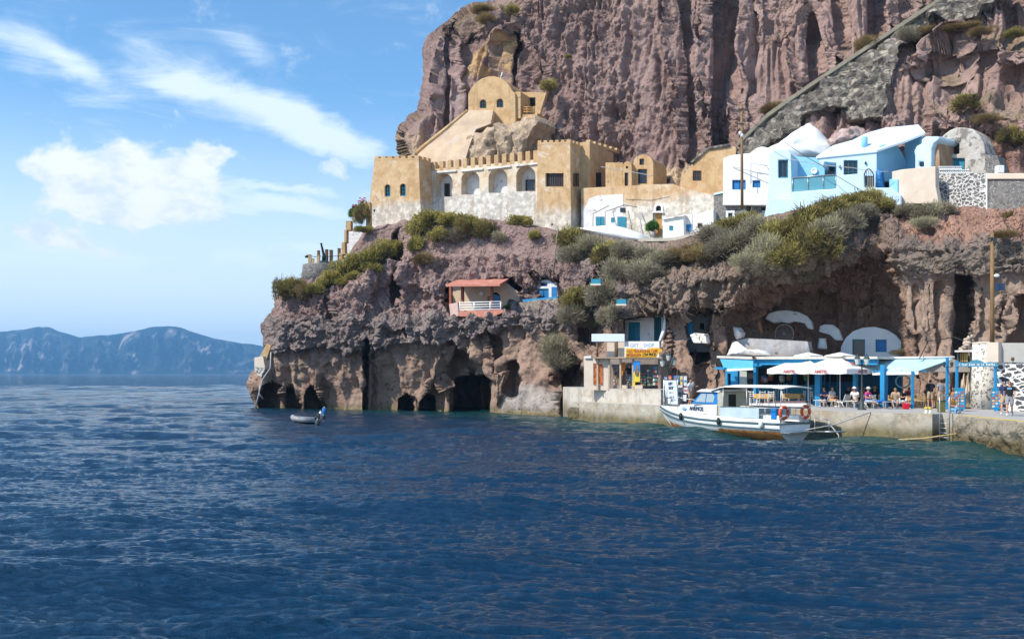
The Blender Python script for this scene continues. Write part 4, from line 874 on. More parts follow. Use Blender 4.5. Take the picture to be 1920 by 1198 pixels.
wallpart(t, 'balcony_floor', BLUED, HP, [(1484, 361), (1570, 354.5), (1570, 358), (1484, 365)], (), .1, 2.4)
m = MB(); m.panel(HP, [(1486, 334.5), (1568, 328), (1568, 353), (1486, 360)], (), .9, .03); o = sub(m.build('glass_railing', surf('tinted_railing_glass', (.10, .30, .36), (.09, .27, .34), 1, .15, 0, spec=.6), t))
m = MB(); m.tube([HP.hit(1485, 334, .93), HP.hit(1568, 327.5, .93)], .05, 8)
for x in (1486, 1515, 1543.5, 1567): m.tube([HP.hit(x, 360-(x-1486)*.08, .95), HP.hit(x, 334-(x-1486)*.08, .95)], .035, 6)
m.build('handrail', METAL, o)
m = MB(); c = HP.hit(1527, 321, -2.2); rot = Matrix.Rotation(HP.ang, 3, 'Z')@Matrix.Rotation(R(90), 3, 'X'); m.lathe(c, [(.26, -.06), (.26, .06), (.19, .09), (.16, .04)], 20, rot=rot); m.build('wall_plate', WHITE, t)
# roof slabs sloping back
m = MB(); rf = [HP.hit(1530, 294, -.3), HP.hit(1644, 282, -.3), HP.hit(1697, 264.5, -2.0), HP.hit(1735, 249, -3.0), HP.hit(1722, 234, -3.8), HP.hit(1660, 240, -3.8), HP.hit(1627, 249, -3.5), HP.hit(1598, 263, -2.9), HP.hit(1562, 273, -2.6)]
vs = rf+[v-Vector((0, 0, .15)) for v in rf]; n = len(rf); fan = tessellate_polygon([[Vector((p.x, p.z, 0)) for p in rf]])
m.add(vs, [tuple(f) for f in fan]+[tuple(n+i for i in f) for f in fan]+[(i, (i+1) % n, n+(i+1) % n, n+i) for i in range(n)]); m.build('roof', surf('ice_blue_roof', (.60, .70, .78), (.55, .66, .75), .8, .8, .2), t)
m = MB(); p = HP.hit(1621, 272, -1.6); m.lathe(p, [(.24, -.4), (.24, .55), (.2, .62)], 14); m.build('chimney', BLUED, t)
m = MB(); m.panel(HP, [(1561, 273), (1590, 274), (1586, 281), (1561, 283)], (), -2.8, 1); m.build('roof_hatch', surf('grey_render', (.45, .46, .46), (.38, .39, .4), 2, .9, .3), t)
for x, y in ((1575, 313), (1623, 306)):
    m = MB(); m.ball(HP.hit(x, y, -.3), (.08, .08, .13), 8); m.build('wall_lamp', DMETAL, t)
FV = Plane(1644.5, HP.hit(1644.5, 300, -.4).y, 1702, HP.hit(1644.5, 300, -.4).y+2.6)
m = MB(); m.panel(FV, [(1645, 340), (1645, 283), (1652, 275), (1660, 270.5), (1670, 269), (1679, 272), (1687, 280), (1696, 297), (1702, 312), (1702, 340)], (), -.05, 1.5); m.build('vault_end', BLUED, t)
# lobed annex and arched gate
t = thing('blue_annex', root_at(HP, 1725, 314), 'rounded pale blue annex with a tiny window between blue house and stone vault', 'building')
AP = Plane(1697, 76.5, 1765, 74)
tw = rect(1722, 303.7, 1731.5, 313)
wallpart(t, 'wall', BLUEP, AP, [(1715, 330), (1715, 292), (1713, 284), (1718, 274), (1727, 270), (1727, 262), (1735, 256), (1761, 256), (1760, 262), (1750, 270), (1746, 280), (1745, 330)], [tw], -.5, 3, .15)
window(t, AP, tw, -.5, GLASSD, None, inset=.2); m = MB(); m.panel(AP, [(1745, 330), (1746, 281), (1750, 271), (1760, 264), (1763, 330)], (), -1.0, 2.0); m.build('end_wall', surf('rusty_plaster', (.30, .18, .10), (.38, .26, .17), 1.5, .9, .4), t)
m = MB(); m.panel(AP, [(1696, 330), (1696, 266), (1728, 256), (1724, 270), (1714, 280), (1716, 330)], (), -2.4, 2); m.build('rear_wall', BLUED, t)
t = thing('garden_gate', root_at(HP, 1630, 352), 'small round topped iron gate at the right end of the blue terrace', 'gate')
m = MB(); m.tube([HP.hit(x, y, 1.0) for x, y in [(1621, 350), (1621, 326), (1624, 319), (1629, 317), (1634, 320), (1638, 328), (1638, 350)]], .05, 6)
for x in (1625, 1629, 1633): m.tube([HP.hit(x, 320, 1.0), HP.hit(x, 350, 1.0)], .025, 5)
m.build('gate_frame', DMETAL, t); m = MB(); m.panel(HP, rect(1622, 330, 1637, 352), (), .96, .04); m.build('gate_panel', surf('khaki_paint', (.25, .25, .22), None, 4, .7, .1), t)
t = thing('blue_boat_cover', root_at(HP, 1650, 352), 'crumpled blue tarpaulin bundle standing on the terrace by the gate', 'tarpaulin')
lump([(1641, 353), (1642, 322), (1648, 316), (1655, 320), (1657, 352)], HP, .3, .6, BLUEPAINT, 'bundle', t, .15, 2, bulge=.5, seed=12)
t = thing('cream_wall', root_at(AP, 1720, 350), 'long cream garden wall right of the blue terrace', 'wall')
wallpart(t, 'wall', CREAM, AP, [(1672, 322), (1690, 318), (1753.6, 312), (1754, 350), (1760, 382), (1672, 382)], (), 2.0, .5, .05)
m = MB(); m.panel(AP, [(1667, 336), (1683, 336), (1684, 384), (1667, 384)], (), 2.12, .8); m.build('gate_post', BLUED, t, bevel=.05)
# old stone vault
VP = Plane(1740, 75, 1920, 70)
t = thing('stone_vault_house', root_at(VP, 1800, 325), 'old rubble stone vaulted house with dark window above a blue door', 'house')
dw, dd = rect(1782, 268, 1798, 289), rect(1774, 297, 1808, 325)
wallpart(t, 'wall', OLDSTONE, VP, [(1760, 340), (1761, 262), (1770, 252), (1781, 244), (1792, 239.5), (1808, 239), (1823, 242), (1835, 252), (1844, 268), (1848, 290), (1852, 340)], [dw, dd], -2.4, 4.5, .12)
window(t, VP, dw, -2.4, GLASSD, None, inset=.5); window(t, VP, dd, -2.4, TEALPAINT, None, name='door', inset=.25)
wallpart(t, 'lintel', STONEG, VP, [(1764, 262), (1800, 258), (1801, 264), (1764, 269)], (), -2.35, .1)
m = MB(); m.panel(VP, [(1846, 290), (1870, 292), (1878, 318), (1878, 340), (1850, 340)], (), -2.2, 1.5); m.build('side_wall', STONEG, t)
t = thing('lattice_parapet', root_at(VP, 1788, 325), 'white openwork parapet with small X shapes in front of the blue door', 'parapet')
m = MB()
for (y0, y1, x0, x1, n) in ((313, 318.6, 1760, 1803, 11), (319.5, 325.5, 1760, 1817, 14)):
    m.panel(VP, rect(x0, y0-1, x1, y0), (), .9, .2); m.panel(VP, rect(x0, y1, x1, y1+.8), (), .9, .2)
    for i in range(n):
        a, b = x0+(x1-x0)*i/n, x0+(x1-x0)*(i+1)/n
        m.tube([VP.hit(a, y0, .8), VP.hit(b, y1, .8)], .035, 4, sm=False); m.tube([VP.hit(b, y0, .8), VP.hit(a, y1, .8)], .035, 4, sm=False)
m.build('lattice', WHITEP, t)
t = thing('stone_wall', root_at(VP, 1800, 370), 'whitish rubble stone terrace wall under the lattice parapet', 'wall')
wallpart(t, 'wall', masonry('pale_rubble_wall', (.12, .115, .12), (.24, .23, .22), (.62, .6, .57), 3.0, .09, 1.4, .9), VP, [(1738, 364), (1746, 340), (1756, 326), (1849, 325), (1850, 400), (1738, 400)], (), .9, 1.2)
t = thing('stone_wall', root_at(VP, 1890, 370), 'dark rubble wall with pale plaster coping at the right edge', 'wall')
wallpart(t, 'wall', STONEG, VP, rect(1851, 336, 2050, 420), (), 1.0, 1.2); wallpart(t, 'coping', CREAM, VP, rect(1849.5, 325, 2050, 336), (), 1.15, 1.3, .04)
m = MB(); m.panel(VP, rect(1848.5, 325, 1851, 400), (), 1.12, .3); m.build('pilaster', WHITEP, t)
t = thing('white_post', root_at(VP, 1874, 324), 'squat whitewashed post standing on the right hand wall', 'post', None); m = MB(); p = VP.hit(1874, 325, .3); m.box(p+Vector((0, 0, .25)), (.5, .5, .55)); m.build('post', WHITEP, t, bevel=.06)
# low cluster under the terrace wall
t = thing('vault_roof', root_at(CP, 1150, 448), 'low whitewashed vault roof in front of the teal shutters', 'roof')
lump([(1083, 428), (1110, 425), (1147, 422.5), (1170, 427), (1205, 440), (1212, 452), (1190, 456), (1150, 452), (1110, 440)], CP, 2.2, 2.5, WHITEP, 'vault', t, .25, .5, bulge=1.2, seed=3)
t = thing('white_outbuilding', root_at(CP, 1262, 440), 'small white flat roofed outbuilding with a tiny blue window', 'outbuilding')
q = rect(1255, 424, 1262, 433); wallpart(t, 'wall', WHITEP, CP, [(1242.5, 450), (1242.5, 409), (1282, 404), (1283, 450)], [q], .9, 2.0, .08); window(t, CP, q, .9, TEALPAINT, inset=.1)
wallpart(t, 'roof_slab', OLDWHITE, CP, [(1242, 410), (1283, 402.5), (1283, 405), (1242, 412)], (), 1.1, 1.6); m = MB(); m.panel(CP, rect(1283, 402, 1298, 450), (), .3, 1.2); m.build('side_wall', WHITEP, t)
m = MB(); m.panel(CP, rect(1287, 421, 1296, 434), (), .36, .055); m.build('window', BLUEPAINT, t)
t = thing('white_cottage', root_at(CP, 1320, 432), 'white cottage wall with small grey window below the dark stone wall', 'building')
q = rect(1308, 419, 1317, 428); wallpart(t, 'wall', WHITEP, CP, [(1299, 450), (1299, 403), (1338, 393), (1339, 450)], [q], 1.4, 2.0, .08); window(t, CP, q, 1.4, GLASSD, WOOD, inset=.12)
GP = Plane(1338, 84, 1430, 81.6)
t = thing('stone_wall', root_at(GP, 1370, 400), 'tall dark pebbled stone wall with tiny white framed window below the white house', 'wall')
q = rect(1365, 399, 1374, 411)
wallpart(t, 'wall', STONEG, GP, [(1338, 440), (1338, 365), (1400, 352), (1400, 440)], [q], 0, 1.5); window(t, GP, q, 0, GLASSD, METAL, inset=.1)
m = MB(); m.panel(GP, rect(1361, 395, 1377.5, 414), [rect(1365, 399, 1374, 411)], .08, .078); m.build('window_surround', WHITEP, t); m = MB(); m.panel(GP, [(1338, 366), (1338, 362.5), (1400, 349), (1400, 352.5)], (), .1, .7); m.build('coping', BLUEP, t)
t = thing('stone_pier', root_at(GP, 1417, 392), 'square stone pier left of the blue house base', 'pier'); wallpart(t, 'pier', STONEG, GP, rect(1407, 353, 1426.5, 412), (), -.4, 1.0)
m = MB(); m.panel(GP, rect(1400.5, 352, 1404, 400), (), -.1, .15); m.build('gate_post', DMETAL, t); m = MB(); m.panel(GP, rect(1432, 354, 1435.5, 373), (), -.3, .15); m.build('blue_post', BLUEPAINT, t)
wallpart(t, 'base', OLDWHITE, GP, rect(1404, 395, 1440, 415), (), -.6, .6)
t = thing('retaining_wall', root_at(CP, 1250, 452), 'low grey and black stone retaining wall edging the white courtyard', 'wall')
wallpart(t, 'wall', STONEG, CP, [(1196, 452), (1262, 449), (1300, 440), (1335, 426), (1335, 445), (1300, 462), (1262, 478), (1198, 476)], (), 3.0, 1.2); wallpart(t, 'coping', CONC, CP, [(1196, 447), (1262, 446), (1300, 437), (1335, 424), (1335, 428), (1300, 442), (1262, 452), (1196, 453)], (), 3.15, 1.5)
t = thing('pergola', root_at(CP, 1140, 425), 'bare thin metal pergola frame in front of the teal shutters', 'pergola')
m = MB()
for x, y0, y1 in ((1111.7, 401, 428), (1134.7, 397, 425)): m.tube([CP.hit(x, y1, 1.6), CP.hit(x, y0, 1.6)], .05, 6)
for a, b in (((1111.7, 401), (1141, 386)), ((1134.7, 397), (1170, 385)), ((1168, 384), (1195, 389))): m.tube([CP.hit(*a, 1.6), CP.hit(*b, -.8)], .045, 6)
m.tube([CP.hit(1185, 391, 1.5), CP.hit(1200, 412, 1.5), CP.hit(1206, 441, 1.5)], .045, 6); m.build('frame', WIREG, t)
# ---------------------------------------------------------------- red roofed porch and blue cave door
PP = Plane(838, 90, 955, 86.5)
t = thing('porch_house', root_at(PP, 895, 592), 'cave house porch with faded red roof and white railed balcony', 'porch')
m = MB(); rf = [PP.hit(836, 533.5, 1.6), PP.hit(937, 532.5, 1.6), PP.hit(957, 521.5, -1.5), PP.hit(880, 524, -2.0)]
rf2 = [PP.hit(836, 533.5, 1.6), PP.hit(937, 532.5, 1.6), PP.hit(955, 522, -2.5), PP.hit(866, 521.5, -2.8)]
m.add(rf2+[v-Vector((0, 0, .18)) for v in rf2], [(0, 1, 2, 3), (7, 6, 5, 4), (0, 1, 5, 4), (1, 2, 6, 5), (2, 3, 7, 6), (3, 0, 4, 7)]); m.build('roof', REDROOF, t)
m = MB(); m.panel(PP, [(848, 536), (948, 530), (985, 560), (985, 598), (848, 598)], [arch(928, 590, 20, 42)], -2.0, .3); m.build('back_wall', PLASTER, t)
o = wallpart(t, 'door', BLUEPAINT, PP, arch(929, 590, 17, 38), (), -2.1, .08); wallpart(t, 'door_leaf', GLASSD, PP, arch(918, 590, 9, 36), (), -2.0, .06)
m = MB(); m.lathe(PP.hit(903, 551, -1.9), [(.22, -.03), (.22, .03)], 14, rot=Matrix.Rotation(PP.ang, 3, 'Z')@Matrix.Rotation(R(90), 3, 'X')); m.build('wall_plate', WHITE, t)
for x, y1 in ((844, 570), (866, 567), (921, 582)):
    m = MB(); m.panel(PP, rect(x-2, 534, x+2, y1), (), .6, .22); m.build('post', REDWOOD, t)
m = MB(); m.panel(PP, [(842, 570), (858, 567), (860, 592), (845, 596)], (), .8, .3); m.build('parapet', surf('pink_plaster', (.62, .42, .36), (.56, .38, .33), 1.5, .85, .3), t)
m = MB(); m.panel(PP, [(860, 584), (943, 580), (943, 586), (925, 593), (900, 595), (861, 593)], (), 1.0, 3.0); m.build('balcony_slab', REDROOF, t)
m = MB()
for k in range(4): m.tube([PP.hit(861, 567.5+k*4.6, .9), PP.hit(939, 565.5+k*4.6, .9)], .045, 6)
for x in (862, 889, 919, 939): m.tube([PP.hit(x, 566, .9), PP.hit(x, 584, .9)], .055, 6)
m.build('railing', WHITE, t)
t = thing('rubble_terrace', root_at(PP, 1000, 585), 'rough stone parapet running right from the porch balcony', 'wall')
wallpart(t, 'wall', masonry('tan_rubble_wall', (.20, .16, .13), (.34, .28, .23), (.42, .36, .30), 2.8, .07, 1.6, .9), PP, [(942, 574), (965, 570), (1000, 563), (1046, 559), (1048, 580), (1010, 586), (960, 590), (944, 590)], (), -.6, .8)
t = thing('cave_cottage', root_at(PP, 1020, 560), 'tiny white cave cottage with bright blue door above the stone parapet', 'house')
q = rect(1008, 541, 1029, 560)
wallpart(t, 'wall', OLDWHITE, PP, [(998, 564), (1000, 540), (1006, 530), (1016, 525), (1032, 524), (1044, 530), (1046, 562)], [q, rect(1013, 530, 1026, 537)], -2.6, 1.0)
window(t, PP, q, -2.6, BLUEPAINT, TEALPAINT, name='door', bars=1, inset=.12); window(t, PP, rect(1013, 530, 1026, 537), -2.6, GLASSD, BLUEPAINT, inset=.12)
m = MB(); m.panel(PP, rect(1034, 538, 1044, 558), (), -2.56, .03); m.build('shutter', BLUEPAINT, t)
m = MB(); m.panel(PP, [(979, 562), (1044, 556), (1045, 560), (981, 566)], (), -.9, .5); m.build('blue_ledge', SKYPAINT, t)
# ---------------------------------------------------------------- quay
ZQ, ZP = 1.4, 2.42
QF = stained('quay_face', (.50, .45, .37), (.20, .165, .085), .25, 1.0, (.06, .05, .04), tint=(.36, .33, .28), amp=.6)
QR = masonry('rough_quay_stone', (.22, .19, .15), (.34, .30, .24), (.40, .36, .29), 1.5, .05, 1.5, 1.2)
def G(px, Y): return Vector(((px-CX)*Y/F, Y))
qa, qb, qc = G(1184, 67), G(1748, 51.35), G(1796, 50.15)
qd = (qb-qa).normalized(); qn = Vector((-qd.y, qd.x)); qn = qn if qn.y > 0 else -qn      # inward
def poly_slab(name, pts, z0, z1, mats, label=None, kind=None, bevel=0, cat=None, mi_top=0):
    m = MB(); n = len(pts); vs = [(p[0], p[1], z0) for p in pts]+[(p[0], p[1], z1) for p in pts]
    tri = tessellate_polygon([[Vector((p[0], p[1], 0)) for p in pts]])
    m.add(vs, [(i, (i+1) % n, n+(i+1) % n, n+i) for i in range(n)], 0); m.add(vs, [tuple(n+i for i in t_) for t_ in tri], mi_top)
    o = m.build(name, mats); return tag(o, label, cat, None, kind)
QPTS = [qa, qb, qb+qn*1.1, qc+qn*1.1, qc, G(1920, 43.2), (22.6, 34), (22.4, 20), (60, 20), (60, 80), (8, 84), (5, 74)]
poly_slab('quay', QPTS, -2, ZQ, [QF, PAVE], 'concrete quay with paved top and weed stained face', 'structure', mi_top=1)
m = MB()
def strip(a, b, w_, z, h=.004):
    d = (b-a).normalized(); n = Vector((-d.y, d.x)); n = n if (n.x*0+n.y) > 0 or abs(n.y) < .1 and n.x > 0 else -n
    return [(a.x, a.y, z), (b.x, b.y, z), ((b+n*w_).x, (b+n*w_).y, z), ((a+n*w_).x, (a+n*w_).y, z)]
for a, b in ((qa.lerp(qb, .545), qa.lerp(qb, .70)), (qa.lerp(qb, .95), qb)): m.prism([[Vector(v) for v in strip(a+qn*.02, b+qn*.02, .24, ZQ+.004)]], (0, 0, .004))
e1, e2 = qc, G(1920, 43.2); rr = Vector((1, 0))
m.prism([[Vector((e1.x, e1.y, ZQ+.004)), Vector((e2.x, e2.y, ZQ+.004)), Vector((e2.x+.35, e2.y, ZQ+.004)), Vector((e1.x+.35, e1.y+.1, ZQ+.004))]], (0, 0, .004))
m.prism([[Vector((e2.x, e2.y, ZQ+.004)), Vector((22.6, 34, ZQ+.004)), Vector((22.95, 34, ZQ+.004)), Vector((e2.x+.35, e2.y, ZQ+.004))]], (0, 0, .004))
tag(m.build('yellow_line', YELLOW), None, None, None, 'structure')['label'] = 'worn yellow safety line painted along the quay edge'
# rough stone facing on the far right
def facing(a, b, z0, z1, name, mat, label, out=.18, amp=.35, tone=(.34, .30, .23)):
    a = Vector(a); b = Vector(b); n = max(6, int((b-a).length/.09)); nz = int((z1-z0)/.09); d = (b-a).normalized(); nn = Vector((d.y, -d.x)); nn = nn if nn.dot(a) < 0 else -nn
    u = np.linspace(0, 1, n)[None]; v = np.linspace(0, 1, nz)[:, None]; X = a.x+(b.x-a.x)*u+0*v; Y = a.y+(b.y-a.y)*u+0*v; Z = z0+(z1-z0)*v+0*u
    k = out+amp*(fbm(X*1.1, Y*1.1, Z*1.4, 3, 71))+.22*(.5-worley(X*1.3, Y*1.3, Z*1.8, 72)); k = k*np.minimum(1, (1-v)*6+.05)+.02
    col_ = np.zeros(X.shape+(3,)); col_[:] = tone; col_ = blend(col_, sstep(.9, .25, Z+.3*fbm(X, Y, Z, 3, 5)), (.13, .105, .055)); col_ *= (1+.4*fbm(X*.8, Y*.8, Z*2, 4, 9))[..., None]
    o = grid_obj(name, X+nn.x*k, Y+nn.y*k, Z, ROCK, {'rock': col_, 'rugged': k*0+.4}, label, 'structure'); return o
facing(qc, G(1920, 43.2), -1.2, ZQ-.05, 'quay_wall', QR, 'eroded stone facing of the quay at the right edge'); facing(G(1920, 43.2), (22.6, 34), -1.2, ZQ-.05, 'quay_wall', QR, 'eroded stone facing of the quay beyond the right edge')
# raised platform of the shop
pa, pb = G(1068, 76), G(1239, 66.2)
poly_slab('shop_platform', [pa, pb, pb+Vector((1.6, 2.2)), pb+Vector((3, 8)), G(1100, 86), pa+Vector((-.3, 4))], -2, ZP, [stained('platform_face', (.56, .51, .44), (.27, .22, .15), .35, 1.6, (.06, .05, .04), tint=(.5, .46, .4), amp=1.0), PAVE], 'raised concrete platform under the small gift shop', 'structure', mi_top=1)
facing(G(1069, 75.8), G(1186, 68.9), -1, .95, 'quay_wall', QR, 'crumbling weedy stone foot below the gift shop platform', .16, .4, (.17, .14, .10))
QP = Plane(1184, 67, 1748, 51.35)
t = thing('quay_ladder', root_at(QP, 1772, 830), 'steel swimming ladder with tall handrails in the quay notch', 'ladder')
m = MB(); a, b = G(1754, 51.3), G(1791, 50.35)
for q in (Vector((a.x+.12, a.y+.02)), Vector((a.x+.75, a.y-.2))):
    pass
la, lb = G(1762, 51.1), G(1780, 50.7)
for p in (la, lb):
    m.tube([(p.x, p.y, -.8), (p.x, p.y, ZQ+.85), (p.x+.1*qn.x, p.y+.1*qn.y, ZQ+.95), (p.x+.9*qn.x, p.y+.9*qn.y, ZQ+.95), (p.x+1.15*qn.x, p.y+1.15*qn.y, ZQ+.85), (p.x+1.15*qn.x, p.y+1.15*qn.y, ZQ)], .03, 8)
m.build('handrail', METAL, t)
for i in range(8):
    m = MB(); z = -.5+i*.24; m.tube([(la.x, la.y, z), (lb.x, lb.y, z)], .022, 6); m.build('rung', METAL, t)
for x in (1736.5, 1743.5):
    t = thing('bollard', P(x, 774, 52.6), 'small yellow capped bollard on the quay edge, left of the ladder', 'bollard', 'small bollards by the ladder')
    p = Vector(P(x, 776, 52.4)); m = MB(); m.lathe((p.x, p.y, ZQ), [(.1, 0), (.07, .05), (.06, .2)], 12); m.build('post', WHITE, t); m = MB(); m.lathe((p.x, p.y, ZQ), [(.06, .2), (.1, .22), (.1, .3), (.05, .33)], 12); m.build('cap', YELLOW, t)
t = thing('utility_box', P(1765, 772, 53.5), 'low olive green box standing behind the ladder', 'box'); p = P(1765, 772, 53.8); m = MB(); m.box((p.x, p.y, ZQ+.3), (.34, .3, .6)); m.build('box', surf('olive_paint', (.16, .15, .04), None, 4, .6, .1), t, bevel=.02); m = MB(); m.box((p.x, p.y, ZQ+.62), (.38, .34, .04)); m.build('lid', DMETAL, t)
# ---------------------------------------------------------------- gift shop
SH = Plane(1095, 72.4, 1237, 69.8)
t = thing('gift_shop', root_at(SH, 1165, 730), 'small open fronted white gift shop on the platform with timber posts', 'shop')
wallpart(t, 'wall', CREAM, SH, [(1095, 672), (1141, 671), (1141, 732), (1095, 730)], [rect(1112.5, 681, 1130.5, 722)], -.05, .35)
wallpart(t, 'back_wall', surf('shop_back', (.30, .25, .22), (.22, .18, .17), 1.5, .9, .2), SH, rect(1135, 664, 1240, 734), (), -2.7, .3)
FS = Flank(SH, 1238, -.3); m = MB()
pA, pB = SH.hit(1237, 733, -.4), SH.hit(1237, 733, -4.2)
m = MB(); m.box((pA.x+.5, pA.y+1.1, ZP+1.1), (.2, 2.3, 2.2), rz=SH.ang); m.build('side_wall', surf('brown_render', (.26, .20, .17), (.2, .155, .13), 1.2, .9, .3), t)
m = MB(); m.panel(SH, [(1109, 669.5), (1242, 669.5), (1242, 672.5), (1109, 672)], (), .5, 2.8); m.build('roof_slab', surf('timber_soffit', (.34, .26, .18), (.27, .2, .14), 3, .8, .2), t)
m = MB(); m.panel(SH, [(1095, 668), (1108, 667), (1108, 671.5), (1095, 671.5)], (), .1, .5); m.build('coping', WHITEP, t)
for x in (1120, 1141.5, 1163, 1186.5):
    m = MB(); m.panel(SH, rect(x-1.6, 672.4, x+1.6, 732), (), .12, .13); m.build('post', surf('pale_timber', (.48, .38, .27), (.4, .31, .22), 4, .8, .2, stretch=(1, 1, .2)), t)
wallpart(t, 'fascia', WHITEP, SH, [(1171, 640), (1236, 640), (1236, 669.5), (1171, 669.5)], (), -.2, .25); wallpart(t, 'pillar', CREAM, SH, rect(1138, 642, 1152, 669.5), (), -1.0, .5); wallpart(t, 'pillar', CREAM, SH, rect(1158, 641, 1171, 669.5), (), -.8, .5)
c = SH.hit(1204, 648, .06); text_mesh('GIFT    SHOP', .36, BLUEPAINT, 'lettering', t, c, rz=SH.ang, width=1.75)
wallpart(t, 'counter', CREAM, SH, rect(1150, 722, 1205, 732), (), -.7, .5)
t = thing('blank_sign', root_at(SH, 1140, 670), 'blank pale blue grey signboard on thin posts above the shop roof', 'signboard')
wallpart(t, 'board', surf('pale_grey_board', (.60, .66, .70), (.57, .63, .68), 2, .6, .05), SH, rect(1109, 626, 1171, 640.5), (), .1, .1, .02)
for x in (1120, 1157):
    m = MB(); m.tube([SH.hit(x, 669, 0), SH.hit(x, 640, 0)], .07, 6); m.build('post', WOOD, t)
t = thing('cafe_arrow_sign', root_at(SH, 1205, 668), 'yellow arrow shaped sign reading old traditional cafe above the gift shop', 'sign')
wallpart(t, 'board', surf('yellow_sign_paint', (.72, .40, .02), (.66, .36, .02), 3, .6, .05), SH, [(1173, 653), (1185, 652.5), (1198, 655.5), (1212, 655), (1222, 652), (1234, 652), (1241.5, 655.5), (1231, 667), (1229, 669.5), (1173, 669.5)], (), .55, .08)
RT = surf('red_lettering', (.42, .07, .03), None, 3, .6, 0); BT = surf('black_lettering', (.02, .02, .02), None, 3, .6, 0)
text_mesh('OLD TRADITIONAL CAFE', .3, RT, 'lettering', t, SH.hit(1204, 658.5, .57), rz=SH.ang, width=2.25, bold=.006)
text_mesh('MAGDALENA', .28, RT, 'lettering', t, SH.hit(1188.5, 665.6, .57), rz=SH.ang, width=1.1, bold=.006); text_mesh('LOW PRICES', .28, BT, 'lettering', t, SH.hit(1217.5, 665, .57), rz=SH.ang, width=1.0, bold=.006)
def cloth(pl, poly, off, mat, name, label, cat, group=None, depth=.03, waves=0):
    m = MB(); m.panel(pl, poly, (), off, depth); o = m.build(name, mat); return tag(o, label, cat, group)
OR = surf('orange_fabric', (.62, .16, .03), (.12, .04, .03), 5, .9, .2); OR2 = surf('plain_orange_fabric', (.68, .22, .04), (.6, .17, .03), 3, .9, .2)
cloth(SH, rect(1113.5, 682, 1120.5, 721), .03, OR, 'hanging_rug', 'left orange and black patterned cloth hanging on the shop wall', 'wall hanging')
cloth(SH, rect(1122, 682, 1129.5, 721), .03, OR, 'hanging_rug', 'right orange and black patterned cloth hanging on the shop wall', 'wall hanging')
cloth(SH, [(1166, 679), (1172, 679), (1172, 690), (1166, 706), (1164.5, 714), (1164.5, 700)], -.2, OR2, 'scarf', 'plain orange scarf hanging from a shop post', 'scarf', None, .08)
towel = thing('beach_towel', root_at(SH, 1193, 726), 'tall blue and yellow printed beach towel hanging in front of the shop', 'towel')
wallpart(towel, 'towel', surf('blue_towel', (.02, .17, .52), (.03, .22, .6), 3, .9, .2), SH, rect(1187.5, 677, 1200, 697), (), .3, .03); wallpart(towel, 'towel_hem', surf('yellow_towel', (.68, .5, .03), (.5, .42, .1), 6, .9, .2), SH, rect(1187.5, 697, 1200, 716), (), .3, .03)
m = MB(); m.panel(SH, [(1190, 697), (1192, 688), (1196, 684), (1198, 697), (1197, 706), (1192, 705)], (), .33, .026); m.build('print', surf('dark_print', (.05, .05, .07), (.3, .2, .1), 9, .9, .1), towel)
cloth(SH, [(1187, 716), (1191, 716), (1190, 726), (1187, 724)], .28, surf('yellow_towel', (1, 1, 0)), 'scarf', 'short yellow scarf tied to the post below the beach towel', 'scarf')
rng2 = random.Random(5)
pal = [(.55, .55, .6), (.1, .2, .4), (.5, .1, .08), (.6, .5, .2), (.06, .3, .32), (.7, .7, .7), (.25, .15, .1), (.15, .35, .15)]
CARDS = [surf('souvenir_tone_%s' % n, c, tuple(k*.7 for k in c), 8, .6, .1) for n, c in zip(('silver', 'navy', 'red', 'sand', 'teal', 'white', 'brown', 'green'), pal)]
def rack(x, y1, wd, ht, off, label, name='souvenir_rack', cat='display rack', rowsn=5, coln=3):
    p = SH.hit(x, y1, off); t = thing(name, tuple(p), label, cat, 'souvenir racks in the shop'); w_ = wd*p.y/F; h = ht*p.y/F
    m = MB(); m.tube([p, p+Vector((0, 0, h))], .025, 6); m.box(p+Vector((0, 0, .03)), (w_*.7, w_*.7, .05), rz=SH.ang); m.build('stand', DMETAL, t)
    for r in range(rowsn):
        m = MB(); z = h*(.18+.82*r/rowsn); m.box(p+Vector((0, 0, z)), (w_, .04, .03), rz=SH.ang)
        for k in range(coln):
            cx = (k+.5)/coln*w_-w_/2; q = p+Vector((math.cos(SH.ang)*cx, math.sin(SH.ang)*cx, z+h*.07)); m.box(q, (w_/coln*.8, .05, h*.11), rz=SH.ang+rng2.uniform(-.3, .3), mi=1+k % 3)
        m.build('shelf', [DMETAL]+rng2.sample(CARDS, 3), t)
rack(1178, 727, 9, 26, -.6, 'teal and white souvenir rack just right of the orange scarf'); rack(1206, 729, 11, 30, -1.0, 'dark souvenir rack right of the blue towel')
rack(1219, 731, 13, 40, -.9, 'tall postcard rack standing centrally under the shop roof'); rack(1230, 731, 12, 46, -.5, 'silver card rack at the right end of the shop'); rack(1154, 730, 9, 40, -2.2, 'blue clothes rack between the left timber posts'); rack(1212, 722, 15, 22, -2.0, 'low dark rack deep inside the shop')
